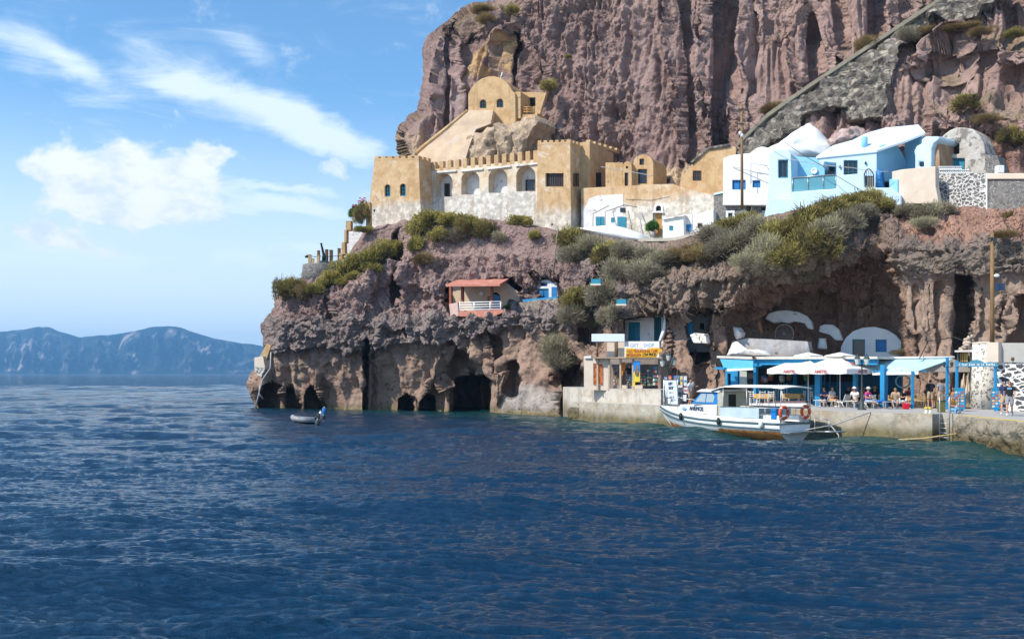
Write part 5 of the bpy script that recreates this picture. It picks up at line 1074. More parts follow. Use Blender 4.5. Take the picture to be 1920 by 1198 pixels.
# banner and towels on the quay
BP = Plane(1240, 66.4, 1295, 63.2)
t = thing('shop_banner', root_at(BP, 1257, 762), 'white standing banner lettered GIFT SHOP in navy', 'banner')
wallpart(t, 'panel', surf('banner_white', (.62, .68, .72), (.55, .62, .7), 2, .8, .1), BP, [(1245, 713), (1268, 713), (1271, 758), (1250, 757)], (), .1, .03)
NAVY = surf('navy_lettering', (.03, .05, .14), None, 3, .7, 0); PURP = surf('purple_lettering', (.22, .12, .2), None, 3, .7, 0)
for s_, y, mt, wd in (('GIFT', 719.5, NAVY, .52), ('SHOP', 727.5, NAVY, .56), ('', 736, PURP, .5), ('', 744, PURP, .55), ('', 751, NAVY, .5)): (text_mesh(s_, .26, mt, 'lettering', t, BP.hit(1257+(y-719)*.1, y, .12), rz=BP.ang, width=wd, bold=.01) if y < 730 else marks(6, .24, mt, 'lettering', t, BP.hit(1257+(y-719)*.1, y, .12), BP.ang, wd, int(y)))
for x in (1244.5, 1270.5):
    m = MB(); m.tube([BP.hit(x, 712, 0), BP.hit(x, 761, 0)], .03, 6); m.build('pole', WHITE, t)
flag = thing('towel_rail', root_at(BP, 1268, 762), 'rail hung with colourful printed towels behind the gift shop banner', 'towel rail')
m = MB(); m.tube([BP.hit(1243, 706, -.5), BP.hit(1294, 704, -.5)], .03, 6); m.tube([BP.hit(1280.5, 703, -.5), BP.hit(1280.5, 760, -.5)], .03, 6); m.tube([BP.hit(1250, 655, -.7), BP.hit(1250, 655.5, -.7)], .03, 6); m.build('rail', DMETAL, flag)
tw = [(1245, 1252, 706, 713, 'navy'), (1253, 1260, 704, 713, 'red'), (1262, 1274, 704, 716, 'navy'), (1275, 1280, 705, 722, 'sand'), (1281.5, 1288, 705, 724, 'silver'), (1270, 1280, 722, 734, 'white'), (1281.5, 1290, 726, 738, 'silver'), (1269, 1277, 735, 748, 'navy'), (1278, 1287, 740, 752, 'white')]
for i, (x0, x1, y0, y1, n) in enumerate(tw):
    m = MB(); mt = MATS['souvenir_tone_'+n]; m.panel(BP, [(x0, y0), (x1, y0), (x1-.4, y1), (x0+.4, y1-1)], (), -.44+.02*(i % 3), .02); m.panel(BP, rect(x0+1, y0+(y1-y0)*.4, x1-1, y0+(y1-y0)*.6), (), -.42+.02*(i % 3), .01, mi=1); m.build('towel', [mt, CARDS[(i*3) % 8]], flag)
# ---------------------------------------------------------------- lamp posts
def lamp_post(x, Y, ytop, label, heads):
    b = P(x, 760, Y); z1 = H+(CY-ytop)*Y/F; t = thing('street_lamp', (b.x, b.y, ZQ), label, 'street lamp', 'twin lantern quay lamps')
    m = MB(); m.lathe((b.x, b.y, ZQ), [(.26, 0), (.26, .06), (.14, .12), (.12, .5), (.075, .6), (.06, 1.2), (.045, 1.25), (.04, z1-ZQ-.1), (.07, z1-ZQ-.05), (.03, z1-ZQ+.05)], 14); m.build('post', DMETAL, t)
    for dx, dz in heads:
        c = Vector((b.x+dx, b.y-.1*abs(dx), z1+dz)); m = MB(); m.tube([(b.x, b.y, z1-.18), (b.x+dx*.6, b.y, z1-.22+dz*.5), (c.x, c.y, c.z-.24)], .025, 6); m.build('arm', DMETAL, t)
        m = MB(); m.lathe(c, [(.09, -.22), (.17, .1), (.15, .14)], 8, sm=False); o = sub(m.build('lantern', surf('frosted_lantern', (.62, .64, .58), (.5, .53, .48), 6, .3, 0), t)); m = MB(); m.lathe(c, [(.2, .14), (.16, .2), (.06, .33), (.02, .42)], 8, sm=False); m.lathe(c, [(.1, -.26), (.1, -.21)], 8); m.build('lantern_cap', DMETAL, o)
lamp_post(1616, 57.6, 677, 'dark twin lantern lamp post at the quay edge in front of the umbrellas', [(-.27, .0), (.27, 0)])
lamp_post(1252, 65.6, 682, 'dark twin lantern lamp post beside the gift shop corner', [(.05, .42), (.4, .12), (-.35, .05)])
m = MB(); m.tube([P(1253, 700, 65.6), P(1262, 672, 65.4)], .05, 6); o = m.build('bracket', DMETAL)
lp = [x for x in S.objects if x.name == 'street_lamp.001'][0]; o.parent = lp; o.location = -lp.location
# ---------------------------------------------------------------- cafe building under the rock
KP = Plane(1345, 69, 1800, 57.5); KB = Plane(1345, 73.5, 1800, 62.5)
t = thing('cafe_building', root_at(KP, 1450, 762), 'blue framed open cafe building under the overhanging rock', 'cafe')
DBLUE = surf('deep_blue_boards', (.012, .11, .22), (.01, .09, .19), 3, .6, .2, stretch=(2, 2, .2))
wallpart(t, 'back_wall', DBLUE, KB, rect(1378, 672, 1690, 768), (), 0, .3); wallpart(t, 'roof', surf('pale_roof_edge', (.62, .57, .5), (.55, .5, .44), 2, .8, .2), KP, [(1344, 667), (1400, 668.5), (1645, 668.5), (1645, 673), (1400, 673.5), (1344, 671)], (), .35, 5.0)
wallpart(t, 'fascia', SKYPAINT, KP, [(1380, 673), (1645, 673), (1645, 684), (1430, 684), (1424, 687), (1380, 684)], (), .1, .18)
for x, w_ in ((1415, 2.4), (1532.5, 5), (1490, 3.5), (1654, 4), (1602, 3)):
    m = MB(); m.panel(KP if x != 1490 else KB, rect(x-w_, 684, x+w_, 764 if x != 1490 else 762), (), .05 if x != 1490 else .3, .28); m.build('post', SKYPAINT, t)
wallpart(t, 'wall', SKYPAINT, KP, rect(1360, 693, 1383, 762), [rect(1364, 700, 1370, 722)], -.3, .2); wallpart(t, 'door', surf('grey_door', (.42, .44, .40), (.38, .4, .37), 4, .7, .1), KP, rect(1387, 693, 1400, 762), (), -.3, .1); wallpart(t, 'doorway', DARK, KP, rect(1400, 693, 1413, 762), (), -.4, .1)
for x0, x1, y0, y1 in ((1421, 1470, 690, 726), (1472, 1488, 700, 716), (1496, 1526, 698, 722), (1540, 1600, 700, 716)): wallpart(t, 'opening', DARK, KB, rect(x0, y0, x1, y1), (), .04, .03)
for i, (x, n) in enumerate(((1432, 'red'), (1446, 'red'), (1466, 'white'), (1480, 'brown'), (1436, 'silver'), (1512, 'green'))):
    p = KB.hit(x, 717-(i % 2)*3, .5); q = thing('bottle_basket' if i % 2 else 'flower_pot', tuple(p), ('round %s pot with bushy top on the cafe counter, %s along it' if not i % 2 else '%s storage jar on the cafe counter, %s along it') % ({'red': 'red', 'white': 'white', 'brown': 'brown', 'silver': 'grey', 'green': 'green'}[n], ('first', 'second', 'third', 'fourth', 'fifth', 'sixth')[sorted([1432, 1446, 1466, 1480, 1436, 1512]).index(x)]), 'pot' if not i % 2 else 'jar', 'things on the cafe counter')
    m = MB(); m.lathe(p, [(.13, 0), (.2, .2), (.17, .32)], 12); m.build('pot' if not i % 2 else 'jar', MATS['souvenir_tone_'+n], q); m = MB(); m.ball(p+Vector((0, 0, .38)), (.2, .2, .13), 8); m.build('top', CARDS[(i*2+1) % 8], q)
wallpart(t, 'counter', TEALPAINT, KB, rect(1425, 722, 1530, 762), (), .9, .5)
for x in (1459, 1464.5, 1470, 1475): wallpart(t, 'rail_slat', BLUEP, KB, rect(x-.8, 720, x+.8, 750), (), .95, .04)
for x in (1512, 1546, 1556, 1570): wallpart(t, 'blue_slat', SKYPAINT, KB, rect(x-1, 690, x+1, 750), (), .25, .05)
wallpart(t, 'awning', surf('light_blue_canvas', (.10, .42, .68), (.12, .46, .72), 2, .8, .1), KP, [(1350, 673), (1412, 676), (1412, 691), (1398, 693), (1360, 694), (1356, 688)], (), .9, .08); wallpart(t, 'awning_hem', CANVAS, KP, [(1358, 692), (1412, 690), (1412, 693.5), (1360, 696)], (), .96, .06)
m = MB(); m.panel(KP, [(1340, 688), (1358, 689), (1357, 693), (1340, 692)], (), 1.2, .6); m.build('awning_arm', SKYPAINT, t)
t = thing('gutter_lamp', root_at(KP, 1412, 668), 'small cup shaped lamp on the cafe roof edge', 'lamp'); m = MB(); m.lathe(KP.hit(1412.5, 673, .5), [(.06, 0), (.08, .12), (.12, .18), (.02, .2)], 10); m.build('shade', WOOD, t)
t = thing('white_kerb', root_at(KP, 1470, 762), 'long low white kerb with purple brown cushion before the cafe', 'bench'); wallpart(t, 'kerb', WHITEP, KP, rect(1382, 756, 1512, 762), (), .9, .45); wallpart(t, 'cushion', surf('plum_cushion', (.12, .07, .08), (.16, .1, .11), 4, .9, .1), KP, rect(1420, 751.5, 1510, 756), (), .85, .4); wallpart(t, 'bench_box', OLDWHITE, KP, rect(1384, 745, 1406, 756), (), .85, .3)
# retaining wall above the cafe roof with plastered rocks
t = thing('rooftop_wall', root_at(KB, 1450, 666), 'grey white patched masonry wall above the cafe roof', 'wall')
wallpart(t, 'wall', stained('patched_wall', (.40, .40, .42), (.22, .21, .22), 4.4, 5.6, amp=1), KB, [(1370, 668), (1372, 640), (1400, 634), (1444, 636), (1514, 640), (1520, 668)], (), .2, .6)
t = thing('whitewashed_rocks', root_at(KB, 1400, 666), 'lumpy whitewashed rocks along the foot of the patched wall', 'rocks'); lump([(1362, 667), (1368, 656), (1372, 644), (1382, 640), (1388, 650), (1400, 656), (1430, 657), (1442, 663), (1442, 667)], KB, .5, .6, WHITEP, 'rocks', t, .35, 1.6, bulge=.5, seed=6)
t = thing('whitewashed_rocks', root_at(KB, 1385, 625), 'speckled pale rock lump leaning on the pillar above the patched wall', 'rocks'); lump([(1374, 612), (1384, 614), (1392, 625), (1390, 634), (1380, 636), (1376, 628)], KB, .3, .5, OLDWHITE, 'rocks', t, .2, 1.6, bulge=.4, seed=7)
# ---------------------------------------------------------------- cave houses behind the cafe roof
CV = Plane(1400, 76.5, 1710, 70.5)
t = thing('cave_arch', root_at(CV, 1475, 640), 'wide whitewashed arch with ragged lower edge behind the wagon wheel', 'arch')
wallpart(t, 'arch', OLDWHITE, CV, [(1434, 598), (1440, 588), (1455, 583), (1475, 581.5), (1497, 585), (1512, 592), (1522, 604), (1524, 618), (1514, 616), (1508, 606), (1490, 603), (1478, 606), (1462, 604), (1450, 606)], (), .5, .5, .1)
t = thing('cave_arch', root_at(CV, 1550, 640), 'smaller whitewashed arch above the white jar', 'arch')
wallpart(t, 'arch', OLDWHITE, CV, [(1535, 622), (1537, 611), (1545, 608), (1562, 609), (1573, 618), (1580, 638), (1566, 638), (1556, 628), (1545, 625)], (), .5, .5, .1)
t = thing('white_jar', root_at(CV, 1542, 652), 'large white urn shaped jar on the ledge between the arches', 'jar'); m = MB(); m.lathe(CV.hit(1542, 654, 1.2), [(.3, 0), (.34, .1), (.27, .55), (.22, .62), (.28, .7)], 16); m.build('body', WHITEP, t); m = MB(); m.lathe(CV.hit(1542, 654, 1.2), [(.3, .7), (.3, .74), (.24, .75)], 16); m.build('rim', WHITEP, t)
t = thing('cave_house', root_at(CV, 1635, 670), 'white cave house front with two blue openings deep under the rock', 'house')
w1, w2 = rect(1598, 636, 1622, 680), rect(1641.5, 636.5, 1662.5, 660)
wallpart(t, 'wall', WHITEP, CV, [(1575, 690), (1577, 650), (1586, 633), (1600, 621), (1618, 614.5), (1640, 613), (1662, 618), (1680, 629), (1694, 645), (1699, 665), (1700, 690)], [w1, w2], .2, 1.0); window(t, CV, w1, .2, GLASSD, TEALPAINT, name='door', ft=2, inset=.15); window(t, CV, w2, .2, BLUEPAINT, TEALPAINT, inset=.1)
t = thing('wagon_wheel', root_at(CV, 1471, 640), 'old grey spoked wagon wheel leaning behind the patched wall', 'wheel')
c = CV.hit(1470.5, 626, 1.8); rr_ = 17.5*c.y/F; rot = Matrix.Rotation(CV.ang, 3, 'Z')@Matrix.Rotation(R(90), 3, 'X'); GW = surf('grey_wood', (.30, .27, .25), (.22, .2, .19), 6, .8, .2)
m = MB(); m.tube([c+rot@Vector((rr_*math.cos(a), rr_*math.sin(a), 0)) for a in np.linspace(0, 2*math.pi, 33)], .045, 8, cap=False); m.build('rim', GW, t)
for k in range(14):
    a = 2*math.pi*k/14; m = MB(); m.tube([c+rot@Vector((.1*math.cos(a), .1*math.sin(a), 0)), c+rot@Vector((rr_*math.cos(a), rr_*math.sin(a), 0))], .022, 6); m.build('spoke', GW, t)
m = MB(); m.lathe(c, [(.11, -.1), (.13, 0), (.11, .1)], 12, rot=rot); m.build('hub', GW, t)
t = thing('satellite_dish', root_at(CV, 1425, 634), 'orange brown dish seen almost edge on, on a thin stand', 'dish')
c = CV.hit(1425.5, 614, 2.0); rot = Matrix.Rotation(R(62), 3, 'Z')@Matrix.Rotation(R(78), 3, 'X'); m = MB(); m.lathe(c, [(.02, -.1), (.25, -.07), (.45, .02), (.47, .04), (.42, .03), (.2, -.04), (.02, -.07)], 20, rot=rot); m.build('dish', surf('orange_dish', (.62, .30, .13), (.52, .25, .11), 3, .6, .1), t)
m = MB(); m.tube([CV.hit(1415, 640, 1.6), CV.hit(1407, 614, 1.6), CV.hit(1419, 622, 1.9)], .05, 6); m.tube([CV.hit(1428, 640, 1.7), CV.hit(1425, 618, 1.9)], .05, 6); m.build('stand', GW, t)
# cave dwellings left of the cafe (teal doors, blue door)
CL = Plane(1168, 77.5, 1250, 75.5)
t = thing('cave_dwelling', root_at(CL, 1205, 650), 'whitewashed cave dwelling with teal doors above the gift shop', 'house')
wallpart(t, 'wall', OLDWHITE, CL, [(1170, 660), (1172, 600), (1185, 598), (1215, 600), (1232, 592), (1243, 596), (1244, 660)], [rect(1177, 604, 1200, 650), rect(1226, 594, 1240, 650)], .3, .5); window(t, CL, rect(1177, 604, 1200, 650), .3, TEALPAINT, TEALPAINT, name='door', bars=1, inset=.2); window(t, CL, rect(1226, 594, 1240, 650), .3, surf('dark_teal', (.01, .07, .10), None, 3, .6, .1), TEALPAINT, name='door', bars=3, inset=.2)
wallpart(t, 'arch_rib', WHITEP, CL, [(1240, 578), (1248, 580), (1250, 600), (1246, 622), (1238, 640), (1234, 640), (1241, 618), (1244, 598)], (), 1.6, .4, .06)
t = thing('cave_dwelling', root_at(CL, 1312, 640), 'grey cave room with open blue door between the two rock pillars', 'house')
wallpart(t, 'wall', surf('grey_cave_plaster', (.30, .30, .32), (.25, .25, .27), 1, .9, .2), CL, rect(1286, 578, 1336, 660), (), -1.0, .3); wallpart(t, 'door', SKYPAINT, CL, [(1289, 580), (1296, 580), (1299, 640), (1294, 640), (1289, 610)], (), .6, .1); wallpart(t, 'window', GLASSD, CL, rect(1312, 606, 1320, 618), (), -.95, .04)
t = thing('stone_ledge', root_at(CL, 1310, 640), 'short white pebbled parapet between the two rock pillars', 'parapet'); wallpart(t, 'wall', STONEC, CL, [(1293, 628), (1302, 624), (1322, 626), (1326, 644), (1300, 643)], (), 2.6, .7, .05)
for x, y in ((1117, 527), (1165, 565)):
    t = thing('cave_window', root_at(CL, x, y+8), 'small teal shuttered opening in the rock ' + ('between the bushes' if x < 1150 else 'low beside the grey bush'), 'window'); wallpart(t, 'shutter', TEALPAINT, CL, rect(x-9, y-4, x+9, y+5), (), 4.6, .2); wallpart(t, 'sill', CREAM, CL, rect(x-10, y+5, x+9, y+8), (), 4.8, .3)
# ---------------------------------------------------------------- right: awning, kiosk, round tower, sign arch
t = thing('terrace_awning', P(1715, 765, 59.5), 'pale blue canvas terrace awning with darker seams on blue posts', 'awning')
A_, B_, C_, D_, E_ = P(1600, 673, 64), P(1788, 672, 60.6), P(1722, 695, 59.2), P(1636, 696.5, 61.4), P(1833, 697, 60.2)
LBC = surf('pale_blue_canvas', (.46, .68, .74), (.42, .64, .71), 1.5, .8, .1); BRC = surf('shaded_awning_canvas', (.34, .29, .25), (.3, .26, .22), 2, .9, .1)  # side canvas: awning's right slope with its shade put into the colour
def sheet(name, pts, mat, parent, th=.04): m = MB(); m.prism([pts], Vector((0, 0, -th))); return sub(m.build(name, mat, parent))
o = sheet('canvas', [A_, B_, C_, D_], LBC, t)
for a in (.10, .2, .27, .62):
    m = MB(); d = Vector((.05, 0, 0)); u = A_.lerp(B_, a+.12)+Vector((0, -.02, .02)); v = D_.lerp(C_, a)+Vector((0, -.02, .03)); m.prism([[u, u+d, v+d, v]], (0, 0, .01)); m.build('seam', TEALPAINT, o)
sheet('side_canvas', [B_+Vector((.03, 0, 0)), E_, C_+Vector((.3, .5, -.03))], BRC, t); m = MB(); q = [D_, C_, C_-Vector((0, 0, .22)), D_-Vector((0, 0, .22))]; m.prism([q], (0, .03, 0)); m.build('valance', CANVAS, t)
m = MB(); m.tube([P(1640, 671, 63), P(1790, 669.5, 60.5)], .06, 8); m.build('ridge_bar', WHITE, t); m = MB(); m.tube([D_+Vector((0, -.03, -.02)), C_+Vector((.5, -.03, -.02))], .05, 6); m.build('front_bar', SKYPAINT, t)
for x, y0, Y in ((1711, 696, 59.4), (1776, 670, 58.4), (1662, 700, 61)):
    b = P(x, 765, Y); top = H+(CY-y0)*Y/F; m = MB(); m.box((b.x, b.y, (ZQ+top)/2), (.15, .15, top-ZQ)); m.build('post', SKYPAINT, t, bevel=.02)
t = thing('wall_lantern', P(1776, 690, 58.2), 'twin dark lanterns on the tall blue awning post', 'lantern'); c = P(1776, 683, 58.2)
for dx in (-.22, .22): m = MB(); m.lathe(c+Vector((dx, -.1, 0)), [(.05, -.16), (.1, .04), (.13, .06), (.03, .16)], 8, sm=False); m.tube([c+Vector((0, 0, -.15)), c+Vector((dx, -.1, -.16))], .02, 5); m.build('lantern', DMETAL, t)
TP = Plane(1820, 57.5, 1960, 54.5)
t = thing('round_tower', P(1848, 767, 57), 'round white tower faced with small pale stones carrying the timber pole', 'tower')
c = P(1848, 700, 59); rt = 24*57/F
m = MB(); m.lathe((c.x, c.y, 0), [(rt*1.22, ZQ), (rt*1.05, H-.1), (rt*1.0, H+.75), (rt*.98, H+58*57/F)], 32); m.build('wall', STONEC, t); m = MB(); m.lathe((c.x+.02, c.y, 0), [(rt*1.02, H+57*57/F), (rt*1.03, H+60*57/F), (rt*.6, H+61*57/F)], 32); m.build('coping', CREAM, t)
m = MB(); m.panel(TP, [(1850, 641.5), (1872, 642), (1872, 679), (1850, 679)], (), .62, .6); m.build('smooth_panel', CREAM, t)
t = thing('quay_wall_house', root_at(TP, 1900, 767), 'grey cream parapet over black and white stone wall at the right edge', 'wall')
GP_ = Plane(1868, 56.2, 2000, 54)
wallpart(t, 'parapet', surf('grey_cream_render', (.42, .40, .37), (.36, .345, .32), .9, .9, .3), GP_, rect(1868, 643, 2060, 680), (), 0, .8, .04); wallpart(t, 'wall', STONEW, GP_, rect(1866, 680, 2060, 775), (), -.1, 1.0)
m = MB(); m.lathe(GP_.hit(1899, 673, .02), [(.1, -.03), (.1, .03), (.05, .04)], 12, rot=Matrix.Rotation(R(90), 3, 'X')); m.build('drain', WOOD, t)
t = thing('sign_arch', P(1830, 767, 56), 'blue post and beam entrance sign with scalloped lettered board', 'sign')
SGP = Plane(1793, 57.2, 1868, 55.6)
for x, y0 in ((1794, 676), (1866.5, 680)):
    b = SGP.hit(x, 765); top = SGP.hit(x, y0).z; m = MB(); m.box((b.x, b.y, (ZQ+top)/2), (.14, .14, top-ZQ)); m.build('post', SKYPAINT, t, bevel=.02)
m = MB(); bd = [(1792, 687.5), (1792, 679), (1798, 678), (1806, 680), (1816, 679), (1824, 675), (1832, 674), (1840, 677), (1846, 681), (1856, 678.5), (1866, 679), (1871, 681), (1871, 687.5)]; m.panel(SGP, bd, (), .14, .08); o = sub(m.build('board', surf('slate_blue_board', (.07, .22, .33), (.06, .19, .29), 3, .6, .1), t)); 
marks(24, .17, CANVAS, 'lettering', t, SGP.hit(1831, 683.5, .15), SGP.ang, 2.0, 9)
DISH = [surf('menu_photo_%s' % n, c, tuple(k*.6 for k in c), 7, .5, 0) for n, c in zip(('orange', 'red', 'white', 'gold', 'sky'), [(.6, .22, .05), (.5, .06, .04), (.65, .62, .55), (.62, .42, .1), (.1, .35, .6)])]
for x0, x1, lab in ((1789, 1809, 'blue menu board with food pictures, under the left post of the sign arch'), (1859, 1879, 'blue menu board with food pictures beside the walking couple')):
    pl = Plane(x0, 55.4 if x0 < 1800 else 53.5, x1, 54.9 if x0 < 1800 else 53); t = thing('menu_board', root_at(pl, (x0+x1)/2, 768), lab, 'menu board', 'menu boards on the quay')
    wallpart(t, 'panel', surf('menu_blue', (.015, .15, .28), (.02, .19, .34), 4, .4, 0), pl, [(x0, 727), (x1, 727), (x1+.6, 767), (x0-.6, 767)], (), .02, .05, .01)
    m = MB(); k = 0
    for r_ in range(6):
        for c_ in range(3): k += 1; a = x0+1.5+c_*(x1-x0-2)/3; b = 734+r_*5.2; m.panel(pl, rect(a, b, a+4.4, b+3.2), (), .03, .008, mi=(k*7+r_) % 5)
    m.build('pictures', DISH, t); m = MB(); m.panel(pl, rect(x0+8, 767, x0+12, 770), (), .1, .3); m.build('foot', SKYPAINT, t)
t = thing('kiosk', P(1808, 700, 60), 'little timber shelter with pale flat roof between awning and tower', 'kiosk')
KK = Plane(1795, 60.5, 1822, 59.8); m = MB(); m.panel(KK, [(1790, 657), (1824, 655.5), (1824, 660), (1790, 660)], (), .5, 2.0); m.build('roof', surf('pale_tin', (.6, .55, .53), None, 2, .6, .1), t)
for x in (1796, 1820): m = MB(); m.panel(KK, rect(x-1.5, 660, x+1.5, 765), (), .2, .15); m.build('post', DMETAL, t)
for x, n in ((1801, 'sand'), (1805, 'brown'), (1809, 'sand'), (1813, 'sand')): m = MB(); m.panel(KK, rect(x-1.3, 662, x+1.3, 678), (), 0, .05); m.build('slat', ORANGEW if n == 'brown' else surf('ochre_slat', (.55, .42, .14), None, 4, .8, .1), t)
t = thing('cairn', P(1818, 656, 61), 'heap of balanced pale stones topped by a small carved head', 'statue'); c0 = P(1818, 657, 61.5); rg = random.Random(3)
STN = surf('pale_stone', (.50, .42, .33), (.38, .31, .24), 4, .9, .4)
for k in range(26):
    h_ = rg.random()**1.3; w_ = .52*(1-h_*.8); m = MB(); p = c0+Vector((rg.uniform(-w_, w_), rg.uniform(-w_, w_)*.6, h_*.95)); m.ball(p, (rg.uniform(.1, .2), rg.uniform(.1, .16), rg.uniform(.08, .13)), 6, rot=Matrix.Rotation(rg.uniform(0, 3), 3, 'Z')); m.build('stone', STN, t)
m = MB(); m.tube([c0+Vector((.08, 0, .85)), c0+Vector((.1, 0, 1.05)), c0+Vector((.1, 0, 1.15))], [.14, .1, .06], 8); m.ball(c0+Vector((.1, 0, 1.27)), (.1, .11, .13), 8); m.build('head', surf('dark_bronze', (.09, .06, .06), None, 5, .5, .1), t)
t = thing('driftwood_stand', P(1815, 765, 59), 'fan of split driftwood planks leaning against the tower', 'driftwood'); rg = random.Random(8)
for k in range(11):
    x0 = 1800+k*3.2; m = MB(); a = P(x0-rg.uniform(0, 3), 764, 59); b = P(x0+rg.uniform(-2, 8), 702+rg.uniform(-3, 10), 60); m.tube([a, a.lerp(b, .5)+Vector((rg.uniform(-.05, .05), 0, 0)), b], [.09, .07, .04], 6); m.build('plank', surf('bleached_driftwood', (.52, .42, .31), (.3, .22, .16), 5, .85, .3, stretch=(1, 1, .15)), t)
# ---------------------------------------------------------------- poles and cables
def pole(x, y0, y1, Y, w_, label, name='utility_pole', mat=None, lean=0):
    a, b = P(x+lean, y1, Y), P(x, y0, Y); r = w_*Y/F/2; t = thing(name, tuple(a), label, 'pole'); m = MB(); m.tube([a, a.lerp(b, .5), b], [r*1.12, r, r*.85], 12); m.build('shaft', mat or POLEW, t); return t
t = pole(1860.5, 437, 643, 57.2, 7.5, 'tall round timber utility pole rising from the stone tower')
m = MB(); c = P(1861, 447, 57.1); m.box(c, (.5, .08, .08)); m.box(c+Vector((.12, 0, -.15)), (.22, .15, .3)); m.tube([c, c+Vector((.35, 0, -.3)), c+Vector((.3, 0, -1.0))], .03, 6); m.build('crossarm', DMETAL, t)
m = MB(); c = P(1869, 517, 57); m.tube([P(1862, 520, 57.2), P(1866, 515, 57)], .03, 6); m.ball(c, (.16, .14, .1), 8); m.build('lamp_head', WHITE, t)
m = MB(); c = P(1876, 538, 57); m.box(c, (.42, .2, .4)); m.box(c+Vector((-.18, 0, 0)), (.14, .26, .34)); m.build('junction_box', surf('navy_box', (.03, .06, .13), None, 4, .5, .1), t)
t = pole(1390.5, 196, 392, 79.5, 5, 'slim dark timber utility pole in front of the white house', lean=1); m = MB()
for y in (205, 232): m.box(P(1390, y, 79.4), (.5, .08, .08))
m.build('crossarm', DMETAL, t); m = MB(); m.ball(P(1387.5, 250, 79.2), (.12, .12, .16), 8); m.ball(P(1391, 254, 79.2), (.12, .12, .16), 8); m.build('insulator', WHITE, t)
t = pole(1046, 424, 516, 86.0, 2.4, 'thin leaning grey pole between porch and courtyard', 'thin_pole', GW, lean=-9); m = MB(); m.tube([P(1036, 493, 85.8), P(1042, 491, 85.8)], .03, 5); m.build('crossbar', GW, t)
def wire(pts, r, mat, label, sag=0):
    P_ = [P(*q) for q in pts]; out = []
    for a, b in zip(P_[:-1], P_[1:]): out += [a.lerp(b, k/10)-Vector((0, 0, sag*4*(k/10)*(1-k/10))) for k in range(10)]
    tag(MB().tube(out+[P_[-1]], r, 5).build('cable', mat), label, 'cable')
wire([(1390, 215, 79.4), (1465, 262, 78), (1540, 310, 76), (1625, 362, 73)], .022, WIRE, 'black cable running down from the slim pole across the blue house', .1)
wire([(1484, 299, 78), (1600, 315, 75.5), (1665, 322, 74.5)], .025, WIREG, 'pale cable crossing the blue house balcony', .1)
wire([(1127, 313, 88.5), (1180, 322, 87.5), (1225, 330, 87)], .03, WIREG, 'pale cable crossing in front of the arched hood')
wire([(1860, 445, 57), (1885, 462, 55), (1935, 505, 52)], .03, WIRE, 'black cable dropping right from the tall timber pole', .15)
wire([(1724, 672, 60.8), (1740, 640, 63), (1790, 632, 62.3), (1830, 650, 61)], .03, WIRE, 'black cable looped low across the rock pillar')
wire([(1320, 690, 69.3), (1300, 712, 68), (1284, 745, 66)], .035, WIRE, 'black cable hanging down the rock beside the cafe', .1)
